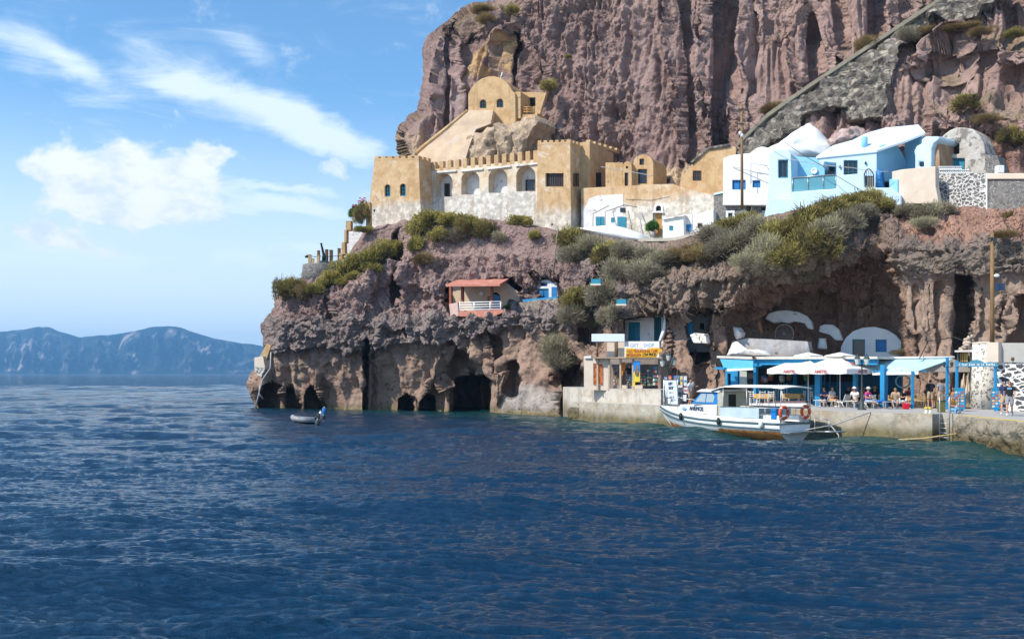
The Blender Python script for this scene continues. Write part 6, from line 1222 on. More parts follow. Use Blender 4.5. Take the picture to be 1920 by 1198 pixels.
# ---------------------------------------------------------------- umbrellas
TXR = surf('faded_red_print', (.45, .12, .13), (.5, .2, .2), 6, .9, 0)
def umbrella(x, yfoot, Y, yaw, label, text):
    b = P(x, yfoot, Y); t = thing('umbrella', (b.x, b.y, ZQ), label, 'umbrella', 'large square white umbrellas of the cafe'); B = Vector((b.x, b.y, 0))
    zc = H+(CY-692)*Y/F; za = H+(CY-669.5)*Y/F; zt = H+(CY-660.5)*Y/F; r = 2.6; a0 = R(yaw)
    c4 = [B+Vector((r*math.cos(a0+k*math.pi/2), r*math.sin(a0+k*math.pi/2), zc)) for k in range(4)]
    m = MB(); m.lathe((b.x, b.y, ZQ), [(.35, 0), (.35, .07), (.05, .1), (.035, .15), (.035, zt-ZQ-.05)], 12); m.build('pole', WHITE, t)
    m = MB(); n = 8; vs = []; ins = .28
    for k in range(4):
        p, q = c4[k], c4[(k+1) % 4]; ra = (B+Vector((0, 0, za))).lerp(Vector((p.x, p.y, za)), ins*.6); rb = (B+Vector((0, 0, za))).lerp(Vector((q.x, q.y, za)), ins*.6)
        g = []
        for i in range(n+1):
            for j in range(n+1):
                u, v = i/n, j/n; o_ = p.lerp(q, u); i_ = ra.lerp(rb, u); w_ = i_.lerp(o_, v); w_.z -= .10*math.sin(math.pi*u)*math.sin(math.pi*v)**.7; g.append(w_)
        m.add(g, [(i*(n+1)+j, (i+1)*(n+1)+j, (i+1)*(n+1)+j+1, i*(n+1)+j+1) for i in range(n) for j in range(n)], 0, True)
    o = sub(m.build('canopy', CANVAS, t)); sol = o.modifiers.new('thick', 'SOLIDIFY'); sol.thickness = .015
    m = MB()
    for k in range(4):
        p, q = c4[k], c4[(k+1) % 4]; nn = ((p+q)/2-B-Vector((0, 0, zc))).normalized()*.012; g = [p.lerp(q, i/8)+Vector((0, 0, -.015*math.sin(math.pi*i/8)))+nn for i in range(9)]; h = [v-Vector((0, 0, .30+.02*math.sin(i*2.1))) for i, v in enumerate(g)]
        m.add(g+h, [(i, i+1, 9+i+1, 9+i) for i in range(8)])
    v_ = sub(m.build('valance', CANVAS, t)); sol = v_.modifiers.new('thick', 'SOLIDIFY'); sol.thickness = .012
    m = MB(); cp = [B+(c4[k]-B-Vector((0, 0, zc)))*.36+Vector((0, 0, za+.1)) for k in range(4)]; ap = B+Vector((0, 0, zt))
    m.add(cp+[ap]+[v-Vector((0, 0, .06)) for v in cp], [(0, 1, 4), (1, 2, 4), (2, 3, 4), (3, 0, 4), (0, 1, 6, 5), (1, 2, 7, 6), (2, 3, 8, 7), (3, 0, 5, 8), (5, 6, 7, 8)]); m.build('vent_cap', CANVAS, t)
    for k in range(4):
        m = MB(); m.tube([B+Vector((0, 0, za-.25)), c4[k]-Vector((0, 0, .06))], .018, 5); m.build('rib', WHITE, t)
    # printing on the two valances that face the water
    for k, f_ in ((2, .5), (3, .42)):
        p, q = c4[k], c4[(k+1) % 4]; d = (q-p).normalized(); nn = Vector((d.y, -d.x, 0)); cc = p.lerp(q, f_)-Vector((0, 0, .16))+nn*.05
        if text: text_mesh(text, .26, TXR, 'lettering', t, cc, rz=math.atan2(d.y, d.x), width=1.0, bold=.01)
    p, q = c4[3], c4[0]; d = (q-p).normalized(); nn = Vector((d.y, -d.x, 0)); mid = (p+q)/2; up = (B+Vector((0, 0, za))-mid).normalized()
    if text == 'AMSTEL' and x > 1550:
        m = MB(); cc = mid+up*.75+nn*.03+Vector((0, 0, .06))
        for dd in (-.1, .06): m.prism([[cc+d*(-.5+dd)+up*dd, cc+d*(.5+dd)+up*dd, cc+d*(.5+dd)+up*(dd+.1), cc+d*(-.5+dd)+up*(dd+.1)]], nn*.012)
        m.build('printed_logo', surf('red_logo', (.65, .06, .03), None, 4, .8, 0), t)
umbrella(1515.5, 760.5, 65, -10, 'white square umbrella, the left of the pair, further from the lamp post', 'AMSTEL')
umbrella(1575, 762, 62.8, -10, 'white square umbrella with a red logo on its right panel, nearer the lamp post', 'AMSTEL')
# ---------------------------------------------------------------- chairs, stools, tables
CHW = surf('white_chair_paint', (.72, .70, .66), (.6, .58, .54), 6, .6, .1); CHN = surf('natural_chair_wood', (.42, .28, .15), (.34, .22, .12), 6, .7, .1); RUSH = surf('rush_seat', (.5, .38, .2), (.4, .3, .16), 12, .9, .3)
def make_chair(mat, label, group):
    t = thing('taverna_chair', (0, 0, 0), label, 'chair', group)
    for sx in (-1, 1):
        m = MB(); m.tube([(sx*.2, -.2, 0), (sx*.19, -.19, .45)], .02, 6); m.build('leg', mat, t)
        m = MB(); m.tube([(sx*.19, .2, 0), (sx*.18, .19, .45), (sx*.18, .25, .95)], .02, 6); m.build('leg', mat, t)
    m = MB(); m.box((0, 0, .45), (.42, .42, .04)); m.build('seat', RUSH, t, bevel=.01)
    for z in (.6, .73, .87): m = MB(); m.box((0, .2+(z-.45)*.11, z), (.36, .02, .06)); m.build('slat', mat, t)
    m = MB()
    for z in (.15, .28): m.box((0, -.195, z), (.38, .02, .02)); m.box((-.195, 0, z), (.02, .38, .02)); m.box((.195, 0, z), (.02, .38, .02))
    m.build('stretcher', mat, t); return t
used = {}
ORD = ['first', 'second', 'third', 'fourth', 'fifth', 'sixth', 'seventh', 'eighth', 'ninth', 'tenth', 'eleventh', 'twelfth', 'thirteenth', 'fourteenth', 'fifteenth', 'sixteenth', 'seventeenth', 'eighteenth', 'nineteenth', 'twentieth']
def place(kind, maker, spots, fmt, group):
    spots = sorted(spots)
    for i, (x, Y, rz) in enumerate(spots):
        b = P(x, 760, Y); lab = fmt % ORD[i]
        if kind not in used: o = maker(); used[kind] = o; o.location = (b.x, b.y, ZQ); o.rotation_euler = (0, 0, rz); o['label'] = lab; o['group'] = group
        else: dup(used[kind], (b.x, b.y, ZQ), rz, lab, group)
place('cw', lambda: make_chair(CHW, '', ''), [(1410, 66.5, 2.6), (1427, 65.6, 3.3), (1445, 65.2, 3.0), (1473, 65.5, 1.4), (1502, 65.8, -1.5), (1527, 65.5, 1.8)], 'white ladder back taverna chair at the cafe, %s from the left', 'white chairs by the orange covered tables')
place('cn', lambda: make_chair(CHN, '', ''), [(1724, 59.6, 3.0), (1731, 60.4, 2.4), (1766, 59.2, 3.4), (1772, 60.2, 2.8), (1755, 61.5, .3)], 'natural wood ladder back chair under the pale awning, %s from the left', 'wooden chairs under the awning')
OC = surf('ochre_tablecloth', (.55, .33, .13), (.48, .28, .1), 5, .9, .2)
def make_table():
    t = thing('cafe_table', (0, 0, 0), '', 'table'); m = MB(); m.box((0, 0, .72), (1.1, .8, .03)); m.build('tabletop', CHN, t)
    for sx in (-1, 1):
        for sy in (-1, 1): m = MB(); m.box((sx*.46, sy*.32, .35), (.05, .05, .70)); m.build('leg', CHW, t)
    return t
def table_with_cloth(x, Y, rz, i, lab):
    b = P(x, 760, Y)
    if 'tb' not in used: o = make_table(); used['tb'] = o; o.location = (b.x, b.y, ZQ); o.rotation_euler = (0, 0, rz); o['label'] = 'table under %s' % lab; o['group'] = 'cafe tables'
    else: dup(used['tb'], (b.x, b.y, ZQ), rz, 'table under %s' % lab, 'cafe tables')
    n = 40; vs = []; hx, hy = .585, .435; per = []
    for k in range(n):
        s = k/n*4; e = int(s); f_ = s-e; c = [(-hx, -hy), (hx, -hy), (hx, hy), (-hx, hy)]; p, q = c[e], c[(e+1) % 4]; per.append((p[0]+(q[0]-p[0])*f_, p[1]+(q[1]-p[1])*f_))
    M = Matrix.Rotation(rz, 3, 'Z'); B = Vector((b.x, b.y, ZQ))
    vs = [B+M@Vector((x_, y_, .745)) for x_, y_ in per]+[B+M@Vector((x_*(1.03+.03*math.sin(k*2.3)), y_*(1.04+.04*math.sin(k*1.9)), .745-.26-.07*abs(math.sin(k*math.pi/10)))) for k, (x_, y_) in enumerate(per)]
    m = MB(); m.add(vs, [tuple(range(n))]+[(k, (k+1) % n, n+(k+1) % n, n+k) for k in range(n)]); o = m.build('tablecloth', OC); tag(o, 'ochre tablecloth '+lab.replace('the ochre cloth ', ''), 'tablecloth', 'ochre tablecloths'); so_ = o.modifiers.new('thick', 'SOLIDIFY'); so_.thickness = .008
for i, (x, Y, rz, lab) in enumerate([(1434, 66.2, -.6, 'the ochre cloth at the left end of the cafe'), (1488, 66.3, -.6, 'the ochre cloth just left of the first umbrella pole'), (1718, 61.2, -.5, 'the ochre cloth behind the slim blue awning post'), (1752, 60.4, -.5, 'the ochre cloth beside the two standing people'), (1785, 59.8, -.5, 'the ochre cloth by the left menu board'), (1668, 62.5, -.5, 'the ochre cloth under the left part of the pale awning')]): table_with_cloth(x, Y, rz, i, lab)
def make_low_table():
    t = thing('low_table', (0, 0, 0), '', 'table'); m = MB(); m.box((0, 0, .42), (.75, .6, .03)); m.build('tabletop', CHW, t, bevel=.01)
    for sx in (-1, 1): m = MB(); m.tube([(sx*.25, -.27, 0), (sx*.22, -.22, .3), (sx*.2, -.2, .41)], .02, 6); m.tube([(sx*.25, .27, 0), (sx*.22, .22, .3), (sx*.2, .2, .41)], .02, 6); m.build('leg', CHW, t)
    return t
def make_lounge():
    t = thing('lounge_chair', (0, 0, 0), '', 'chair')
    for sx in (-.28, .28):
        m = MB(); m.tube([(sx, -.3, 0), (sx, -.26, .3), (sx, .2, .26), (sx, .42, .8)], .022, 6); m.tube([(sx, .32, 0), (sx, .1, .28)], .022, 6); m.build('side_frame', CHW, t)
    m = MB(); m.box((0, -.03, .31), (.52, .5, .05)); m.build('seat', CHW, t, bevel=.01); m = MB(); m.box((0, .32, .56), (.52, .04, .5), rot=Matrix.Rotation(R(-20), 3, 'X')); m.build('backrest', CHW, t, bevel=.01); return t
place('lt', make_low_table, [(1538, 62.3, -.5), (1567, 61.2, -.5), (1596, 60.4, -.5), (1631, 59.6, -.5), (1668, 58.9, -.4)], 'low white bistro table along the quay edge, %s from the left', 'low white tables along the quay edge')
place('lc', make_lounge, [(1551, 63.3, -2.6), (1581, 62.3, -2.6), (1607, 61.2, -2.2), (1626, 60.6, -2.6), (1650, 60.2, .9), (1690, 59.8, -.4)], 'low white lounge chair along the quay edge, %s from the left', 'white lounge chairs along the quay edge')
t = thing('red_bag', P(1699, 765, 58.4), 'bright red shopping bag on the floor beside the slim blue post', 'bag'); b = P(1699, 764, 58.4); m = MB(); m.box((b.x, b.y, ZQ+.17), (.36, .2, .34), taper=1.12); m.build('body', surf('red_bag', (.65, .01, .03), (.55, .01, .03), 4, .5, .2), t, bevel=.04); m = MB(); m.tube([(b.x-.09, b.y, ZQ+.34), (b.x-.06, b.y, ZQ+.5), (b.x+.06, b.y, ZQ+.5), (b.x+.09, b.y, ZQ+.34)], .012, 5); m.build('handle', surf('red_bag', (1, 0, 0)), t)
t = thing('blue_towel', P(1650, 745, 60), 'crumpled bright blue towel lying on a lounge chair', 'towel'); b = P(1650, 745, 59.9); m = MB(); m.ball((b.x, b.y, ZQ+.42), (.22, .16, .09), 8); m.ball((b.x+.12, b.y, ZQ+.46), (.12, .1, .08), 8); m.build('towel', surf('royal_blue', (.02, .16, .62), None, 4, .9, .2), t)
t = thing('wall_ring', P(1693, 714, 62), 'pale blue ring ornament hanging behind the seated couple', 'ring'); c = P(1693, 715, 62.3); m = MB(); m.tube([c+Vector((.45*math.cos(a), 0, .38*math.sin(a))) for a in np.linspace(0, 2*math.pi, 25)], .05, 8, cap=False); m.build('ring', surf('ring_blue', (.25, .55, .68), None, 3, .5, 0), t); m = MB(); m.tube([c+Vector((-.1, 0, .36)), c+Vector((-.1, 0, 1.1))], .015, 5); m.tube([c+Vector((.1, 0, .36)), c+Vector((.1, 0, 1.1))], .015, 5); m.build('cord', WIRE, t)

# ---------------------------------------------------------------- excursion boat
BW = surf('boat_gelcoat', (.78, .78, .76), (.72, .72, .70), 2, .3, .05, obj=True); BB = surf('boat_blue', (.01, .19, .52), (.01, .17, .47), 3, .3, .03, obj=True); BO = surf('boat_antifouling', (.55, .25, .06), (.4, .12, .04), 2.5, .6, .1, obj=True); BG = surf('rub_rail_grey', (.10, .16, .18), None, 4, .5, .1, obj=True)
VIN = surf('clear_vinyl_sheet', (.42, .52, .58), (.5, .58, .63), 1.5, .25, .2, obj=True); TEN = surf('tan_cabin', (.45, .44, .36), (.38, .37, .3), 3, .6, .1, obj=True)
hd = Vector((-.546, .838, 0)); boat = thing('excursion_boat', (15.26, 53.7, 0), 'white wooden excursion boat with blue cabin and long canopy moored at the quay', 'boat', None, math.atan2(.838, -.546))
ss = [0, .6, 1.5, 3, 4.5, 6, 7.2, 8.2, 9.0, 9.8, 10.4, 10.75]; hb = [1.22, 1.28, 1.34, 1.4, 1.4, 1.34, 1.2, 1.0, .76, .46, .2, .03]
sh = [.80, .80, .80, .80, .82, .86, .93, 1.02, 1.12, 1.24, 1.34, 1.40]; ke = [-.35]*7+[-.3, -.15, .25, .75, 1.2]; wlb = [.97, .97, .97, .97, .96, .93, .86, .72, .5, .3, .15, .02]
secs = 9
def hullpt(i, j):
    """j 0..secs-1 from keel to sheer"""
    f_ = j/(secs-1); z = ke[i]+(sh[i]-ke[i])*f_; b = hb[i]*(1-(1-f_)**2.6*(1-.12))*(wlb[i]+(1-wlb[i])*f_) if j else 0.0; return b, z
m = MB(); vs = []
for i in range(len(ss)):
    for sgn in (1, -1):
        for j in range(secs): b, z = hullpt(i, j); vs.append((ss[i], sgn*b, z))
W = 2*secs; fs = []; mi = []
for i in range(len(ss)-1):
    for s_ in (0, secs):
        for j in range(secs-1): fs.append((i*W+s_+j, (i+1)*W+s_+j, (i+1)*W+s_+j+1, i*W+s_+j+1)); zz = (vs[i*W+j][2]+vs[i*W+j+1][2])/2; mi.append(1 if zz < .30 else 0)
b0 = len(m.v); m.add(vs, fs, 0, True); m.m = mi; m.add([vs[j] for j in range(secs)]+[vs[secs+j] for j in range(secs)], [(j, j+1, secs+j+1, secs+j) for j in range(secs-1)], 0)
hull = sub(m.build('hull', [BW, BO], boat))
for dz, r_ in ((0, .055), (-.3, .035)):
    m = MB()
    for sgn in (1, -1): m.tube([(ss[i], sgn*(hullpt(i, secs-1)[0]*(1 if dz == 0 else .985)+.02), sh[i]+dz*(1-.35*i/11)) for i in range(len(ss))], r_, 6)
    if dz == 0: m.tube([(-.02, -1.22, .8), (-.02, 1.22, .8)], r_, 6)
    m.build('rub_rail', BG, hull)
m = MB(); vs = [(ss[i], s_*(hb[i]-.03), sh[i]-.03) for i in range(len(ss)) for s_ in (1, -1)]; m.add(vs, [(2*i, 2*i+2, 2*i+3, 2*i+1) for i in range(len(ss)-1)]); m.build('deck', BW, boat)
m = MB(); h_ = [.22, .22, .22, .22, .26, .3, .3, .28, .24, .18, .12, .05]
for sgn in (1, -1):
    n = len(ss); a = [(ss[i], sgn*(hb[i]-.02), sh[i]) for i in range(n)]; b = [(ss[i], sgn*max(hb[i]-.06, .01), sh[i]+h_[i]) for i in range(n)]; c = [(ss[i], sgn*max(hb[i]-.12, 0), sh[i]+h_[i]) for i in range(n)]; d = [(ss[i], sgn*max(hb[i]-.12, 0), sh[i]) for i in range(n)]
    m.add(a+b+c+d, [(k*n+i, k*n+i+1, ((k+1) % 4)*n+i+1, ((k+1) % 4)*n+i) for k in range(4) for i in range(n-1)], 0, False)
m.build('bulwark', BW, boat)
def hexa(m, x0, x1, y, z0, z1, dx0=0, dx1=0, dy=0, mi=0):
    """cabin block: x0..x1 at the bottom, shifted by dx at the top, half width y narrowing by dy"""
    v = [(x0, -y, z0), (x1, -y, z0), (x1, y, z0), (x0, y, z0), (x0+dx0, -y+dy, z1), (x1+dx1, -y+dy, z1), (x1+dx1, y-dy, z1), (x0+dx0, y-dy, z1)]
    m.add(v, [(3, 2, 1, 0), (4, 5, 6, 7), (0, 1, 5, 4), (1, 2, 6, 5), (2, 3, 7, 6), (3, 0, 4, 7)], mi)
m = MB(); v = [(4.7, -1.22, .82), (8.6, -.72, 1.0), (8.6, .72, 1.0), (4.7, 1.22, .82), (4.7, -1.18, 1.72), (8.3, -.66, 1.62), (8.3, .66, 1.62), (4.7, 1.18, 1.72)]
m.add(v, [(3, 2, 1, 0), (4, 5, 6, 7), (0, 1, 5, 4), (1, 2, 6, 5), (2, 3, 7, 6), (3, 0, 4, 7)]); cab = sub(m.build('trunk_cabin', BW, boat, bevel=.05))
c = Vector((6.7, 0, 0)); sidey = 1.22-(6.9-4.7)*.5/3.9
lt = text_mesh('ANEMOS', .36, surf('boat_lettering', (.05, .08, .16), None, 4, .6, 0), 'lettering', boat, (6.55, 1.005, 1.42), rz=math.pi-.128, width=1.35, ext=.02)
lt2 = marks(12, .13, surf('boat_lettering', (.05, .08, .16)), 'lettering', boat, (6.1, 1.055, 1.12), math.pi-.128, 1.1, 3, .02)
m = MB(); m.ball((7.75, .84, 1.38), (.22, .05, .12), 8, rot=Matrix.Rotation(-.13, 3, 'Z')); m.build('emblem', surf('emblem_blue', (.2, .4, .65), None, 5, .6, 0), boat)
m = MB(); hexa(m, 4.75, 6.9, 1.08, 1.72, 2.42, .0, -.75, .12); wh = sub(m.build('wheelhouse', BB, boat, bevel=.04))
for sgn in (1, -1):
    m = MB(); f_ = lambda x, z, o=.012: (x, sgn*(1.08-.12*(z-1.72)/.7+o), z)
    for q in ([(5.05, 1.83), (5.65, 1.83), (5.65, 2.32), (5.15, 2.32), (5.0, 2.15)], [(5.72, 1.83), (6.55, 1.83), (6.12, 2.32), (5.72, 2.32)]): m.prism([[Vector(f_(*p)) for p in q]], (0, sgn*.012, 0))
    m.build('window', glass('boat_glass', (.30, .36, .38), .15), wh)
m = MB(); m.prism([[Vector((6.78, -.9, 1.82)), Vector((6.78, .9, 1.82)), Vector((6.32, .82, 2.33)), Vector((6.32, -.82, 2.33))]], (.03, 0, .03)); m.build('windscreen', MATS.get('x') or glass('windscreen_glass', (.2, .26, .3), .1), wh)
m = MB(); hexa(m, 4.55, 6.5, 1.12, 2.42, 2.58, .0, -.35, .12); m.build('cabin_roof', BW, boat, bevel=.05)
m = MB(); hexa(m, 4.3, 4.75, 1.05, .85, 2.42); m.build('cabin_bulkhead', TEN, boat); m = MB(); m.box((4.28, .35, 1.6), (.04, .55, 1.4)); m.build('cabin_door', DARK, boat)
m = MB(); n = 14
top = []
for i in range(n+1):
    x = -.15+5.35*i/n
    for j in range(9): y = -1.2+2.4*j/8; z = 2.86+.02*i/n*0-.10*(j/4-1)**2-(.0 if i > 2 else (.03*(2-i)))+(-.25*max(0, (i-11)/3)**1.5); top.append((x, y, z))
m.add(top, [(i*9+j, (i+1)*9+j, (i+1)*9+j+1, i*9+j+1) for i in range(n) for j in range(8)], 0, True); o = m.build('canopy', CANVAS, boat); sm_ = o.modifiers.new('thick', 'SOLIDIFY'); sm_.thickness = .05
for x in (-.05, 2.4, 4.2):
    for sgn in (1, -1): m = MB(); m.tube([(x, sgn*1.16, .95), (x, sgn*1.15, 2.74)], .022, 6); m.build('canopy_pole', METAL, boat)
m = MB(); 
for sgn in (1, -1): m.tube([(.0, sgn*1.2, 1.62), (4.3, sgn*1.3, 1.62)], .022, 6); pass
for x in (0, 1, 2, 3, 4): m.tube([(x, 1.22, 1.0), (x, 1.22, 1.62)], .018, 5); m.tube([(x, -1.22, 1.0), (x, -1.22, 1.62)], .018, 5)
m.tube([(0, -1.2, 1.62), (0, 1.2, 1.62)], .02, 6); m.build('railing', METAL, boat)
m = MB(); m.tube([(8.4, .8, 1.2), (8.4, .8, 1.85), (9.6, .45, 2.0), (10.5, 0, 1.95), (9.6, -.45, 2.0), (8.4, -.8, 1.85), (8.4, -.8, 1.2)], .02, 6); m.tube([(10.4, 0, 1.5), (10.5, 0, 1.95)], .02, 5); m.tube([(9.3, .54, 1.4), (9.3, .54, 1.96)], .02, 5); m.build('bow_rail', METAL, boat)
m = MB(); m.box((2.85, 1.27, 1.32), (2.9, .012, .56)); m.build('side_screen', VIN, boat); m = MB(); m.box((2.85, -1.27, 1.32), (2.9, .012, .56)); m.build('side_screen', VIN, boat)
m = MB(); m.box((1.6, .75, 1.05), (2.8, .4, .35)); m.box((1.6, -.75, 1.05), (2.8, .4, .35)); m.build('bench', BW, boat, bevel=.03)
m = MB(); m.box((3.2, .15, 1.25), (.7, .7, .85)); m.build('engine_box', TEN, boat, bevel=.04); m = MB(); m.box((.6, .85, 1.3), (.35, .35, .7)); m.build('locker', BB, boat, bevel=.03)
m = MB(); m.box((-.28, 0, .34), (.62, 2.2, .06)); m.tube([(-.6, -1.1, .38), (-.6, 1.1, .38)], .025, 6); m.build('swim_platform', METAL, boat)
m = MB(); m.tube([(-.55, -.9, .35), (-1.9, -1.6, .40)], .04, 6); m.tube([(-.5, -1.2, .35), (-1.8, -1.9, .40)], .04, 6); m.tube([(-.5, -1.0, .4), (-.5, -1.0, 1.1)], .02, 6); m.tube([(-1.2, -1.3, .4), (-1.2, -1.3, 1.0)], .02, 6); m.tube([(-.5, -1.0, 1.1), (-1.2, -1.3, 1.0)], .02, 6); m.build('gangway', METAL, boat)
for i, x in enumerate((1.1, 4.2, 7.6)):
    m = MB(); b = np.interp(x, ss, hb); s_ = np.interp(x, ss, sh); m.ball((x, b+.13, s_-.02), (.13, .11, .22), 8); m.build('fender', BLACK if i else BW, boat)
ORG = surf('lifebuoy_orange', (.72, .10, .02), (.62, .08, .02), 4, .5, .1, obj=True)
def ring_at(loc, axis, label):
    t = thing('lifebuoy', tuple(boat.matrix_basis@Vector(loc)), label, 'lifebuoy', 'orange lifebuoys on the boat stern', 0); t['_o'] = (0, 0, 0); t.rotation_euler = boat.rotation_euler
    rot = Matrix.Rotation(R(90), 3, axis); m = MB(); m.tube([rot@Vector((.31*math.cos(a), .31*math.sin(a), 0)) for a in np.linspace(0, 2*math.pi, 25)], .085, 10, cap=False); o = m.build('ring', ORG, t)
    m = MB()
    for a in (45, 135, 225, 315): c = rot@Vector((.31*math.cos(R(a)), .31*math.sin(R(a)), 0)); m.ball(c, .092, 6)
    m.build('strap', WHITE, t)
bpy.context.view_layer.update()
ring_at((-.08, .95, 1.4), 'Y', 'orange lifebuoy on the near corner of the boat stern'); ring_at((-.08, -.75, 1.42), 'Y', 'orange lifebuoy on the far corner of the boat stern, nearer the quay')
tag(MB().tube([(15.6, 52.9, .5), (17.5, 53.8, .75), (19.4, 53.9, 1.4)], .03, 6).build('mooring_rope', WIREG), 'pale mooring rope from the boat stern up to the quay', 'rope'); tag(MB().tube([P(1545, 792, 55.2), P(1560, 800, 54.6), P(1572, 815, 54.2), P(1574, 830, 54)], .035, 6).build('mooring_rope', WIREG), 'pale rope curving down the quay face behind the boat stern', 'rope')
t = tag(MB().tube([P(1540, 826, 55.6), P(1640, 826, 53.2), P(1730, 822, 51.3), P(1800, 812, 49.9)], .04, 6).build('floating_line', surf('faded_rope', (.45, .33, .17), None, 5, .9, .1)), 'tan floating line strung along the foot of the quay', 'rope')
# anchored dinghy, barrel and buoys off the headland
t = thing('dinghy', P(572, 794, 69), 'small grey inflatable dinghy with outboard motor moored off the headland', 'dinghy'); c = P(573, 791.5, 70.5); c.z = .12
GRY = surf('dinghy_tube', (.20, .21, .22), (.34, .34, .34), 4, .5, .1)
m = MB(); m.tube([c+Vector(v) for v in ((.75, .45, .1), (-.3, .5, .12), (-.75, .3, .2), (-.9, 0, .28), (-.75, -.35, .2), (-.3, -.5, .12), (.75, -.45, .1))], .19, 12); m.build('tube', GRY, t); m = MB(); m.box(c+Vector((0, 0, -.02)), (1.4, .8, .08)); m.build('floor', BLACK, t); m = MB(); m.box(c+Vector((.72, 0, .1)), (.06, .8, .35)); m.build('transom', BLACK, t)
m = MB(); m.box(c+Vector((.9, -.1, .38)), (.28, .24, .36)); m.box(c+Vector((.9, -.1, .0)), (.1, .1, .5)); m.build('outboard_motor', DMETAL, t, bevel=.04)
def buoy(x, y, r, mat, label, tall=1.0):
    Y = (H)*F/(y-700); b = P(x, y, Y); t = thing('buoy', tuple(b), label, 'buoy'); m = MB(); m.lathe((b.x, b.y, -.1), [(r*.6, 0), (r, .12), (r, .12+r*1.2*tall), (r*.7, .2+r*1.5*tall)], 14); m.build('float', mat, t); m = MB(); m.lathe((b.x, b.y, .1+r*1.45*tall), [(r*.2, 0), (r*.15, .1)], 8); m.build('cap', WHITE, t)
buoy(595, 798.5, .17, DMETAL, 'dark barrel float with pale top just right of the dinghy', 1.2); buoy(608, 776, .2, BLUEPAINT, 'blue plastic barrel floating near the cave mouth', 1.5); buoy(601, 778, .13, WHITE, 'small white buoy left of the blue barrel'); buoy(606, 787, .15, BLACK, 'small black buoy between the barrels')
# ---------------------------------------------------------------- people
SKIN = surf('skin', (.50, .27, .17), (.46, .24, .15), 3, .55, 0, obj=True); HAIRD = surf('dark_hair', (.035, .022, .016), None, 8, .7, .2, obj=True); HAIRB = surf('blond_hair', (.42, .28, .12), None, 8, .7, .2, obj=True)
def cloth_mat(n, c): return surf('cloth_'+n, c, tuple(k*.85 for k in c), 5, .9, .1, obj=True)
def joints(pose):
    J = dict(pel=(0, 0, .95), spi=(0, .01, 1.14), che=(0, .01, 1.34), nec=(0, 0, 1.49), jaw=(0, -.015, 1.56), hed=(0, -.01, 1.64), top=(0, -.005, 1.72))
    for s, n in ((-1, 'l'), (1, 'r')):
        J.update({n+'sh': (s*.17, .01, 1.42), n+'el': (s*.25, .03, 1.14), n+'wr': (s*.26, -.05, .90), n+'ha': (s*.26, -.075, .83), n+'hi': (s*.095, 0, .91), n+'kn': (s*.11, -.02, .50), n+'an': (s*.12, .03, .09), n+'to': (s*.13, -.13, .035)})
    if pose == 'walk':
        J.update(lkn=(-.1, -.20, .52), lan=(-.1, -.24, .11), lto=(-.1, -.40, .06), rkn=(.1, -.02, .50), ran=(.1, .27, .14), rto=(.11, .16, .04), lel=(-.24, .13, 1.16), lwr=(-.25, .14, .93), lha=(-.25, .13, .86), rel=(.24, -.05, 1.14), rwr=(.22, -.2, .95), rha=(.22, -.25, .90))
    if pose in ('sit', 'lean'):
        dz = -.43
        for k in ('pel', 'spi', 'che', 'nec', 'jaw', 'hed', 'top', 'lsh', 'rsh', 'lhi', 'rhi'):
            x, y, z = J[k]; f_ = (.22 if pose == 'lean' else .04)*(z-.95)/.7; J[k] = (x, y-f_, z+dz)
        for s, n in ((-1, 'l'), (1, 'r')):
            J[n+'kn'] = (s*.14, -.42, .50); J[n+'an'] = (s*.13, -.40, .09); J[n+'to'] = (s*.13, -.56, .035); sx, sy, sz = J[n+'sh']
            J[n+'el'] = (s*.25, sy-.06, sz-.27); J[n+'wr'] = (s*.16, sy-.30, sz-.30 if pose == 'sit' else sz-.22); J[n+'ha'] = (s*.13, sy-.37, sz-.29 if pose == 'sit' else sz-.20)
    if pose == 'reach': J.update(rel=(.25, -.16, 1.22), rwr=(.18, -.38, 1.28), rha=(.15, -.45, 1.29))
    return J
RAD = dict(pel=(.155, .115), spi=(.135, .10), che=(.155, .105), nec=(.055, .055), jaw=(.068, .075), hed=(.078, .094), top=(.055, .07), sh=(.062, .062), el=(.042, .042), wr=(.028, .028), ha=(.036, .018), hi=(.088, .09), kn=(.058, .058), an=(.038, .042), to=(.036, .028))
_cache = {}
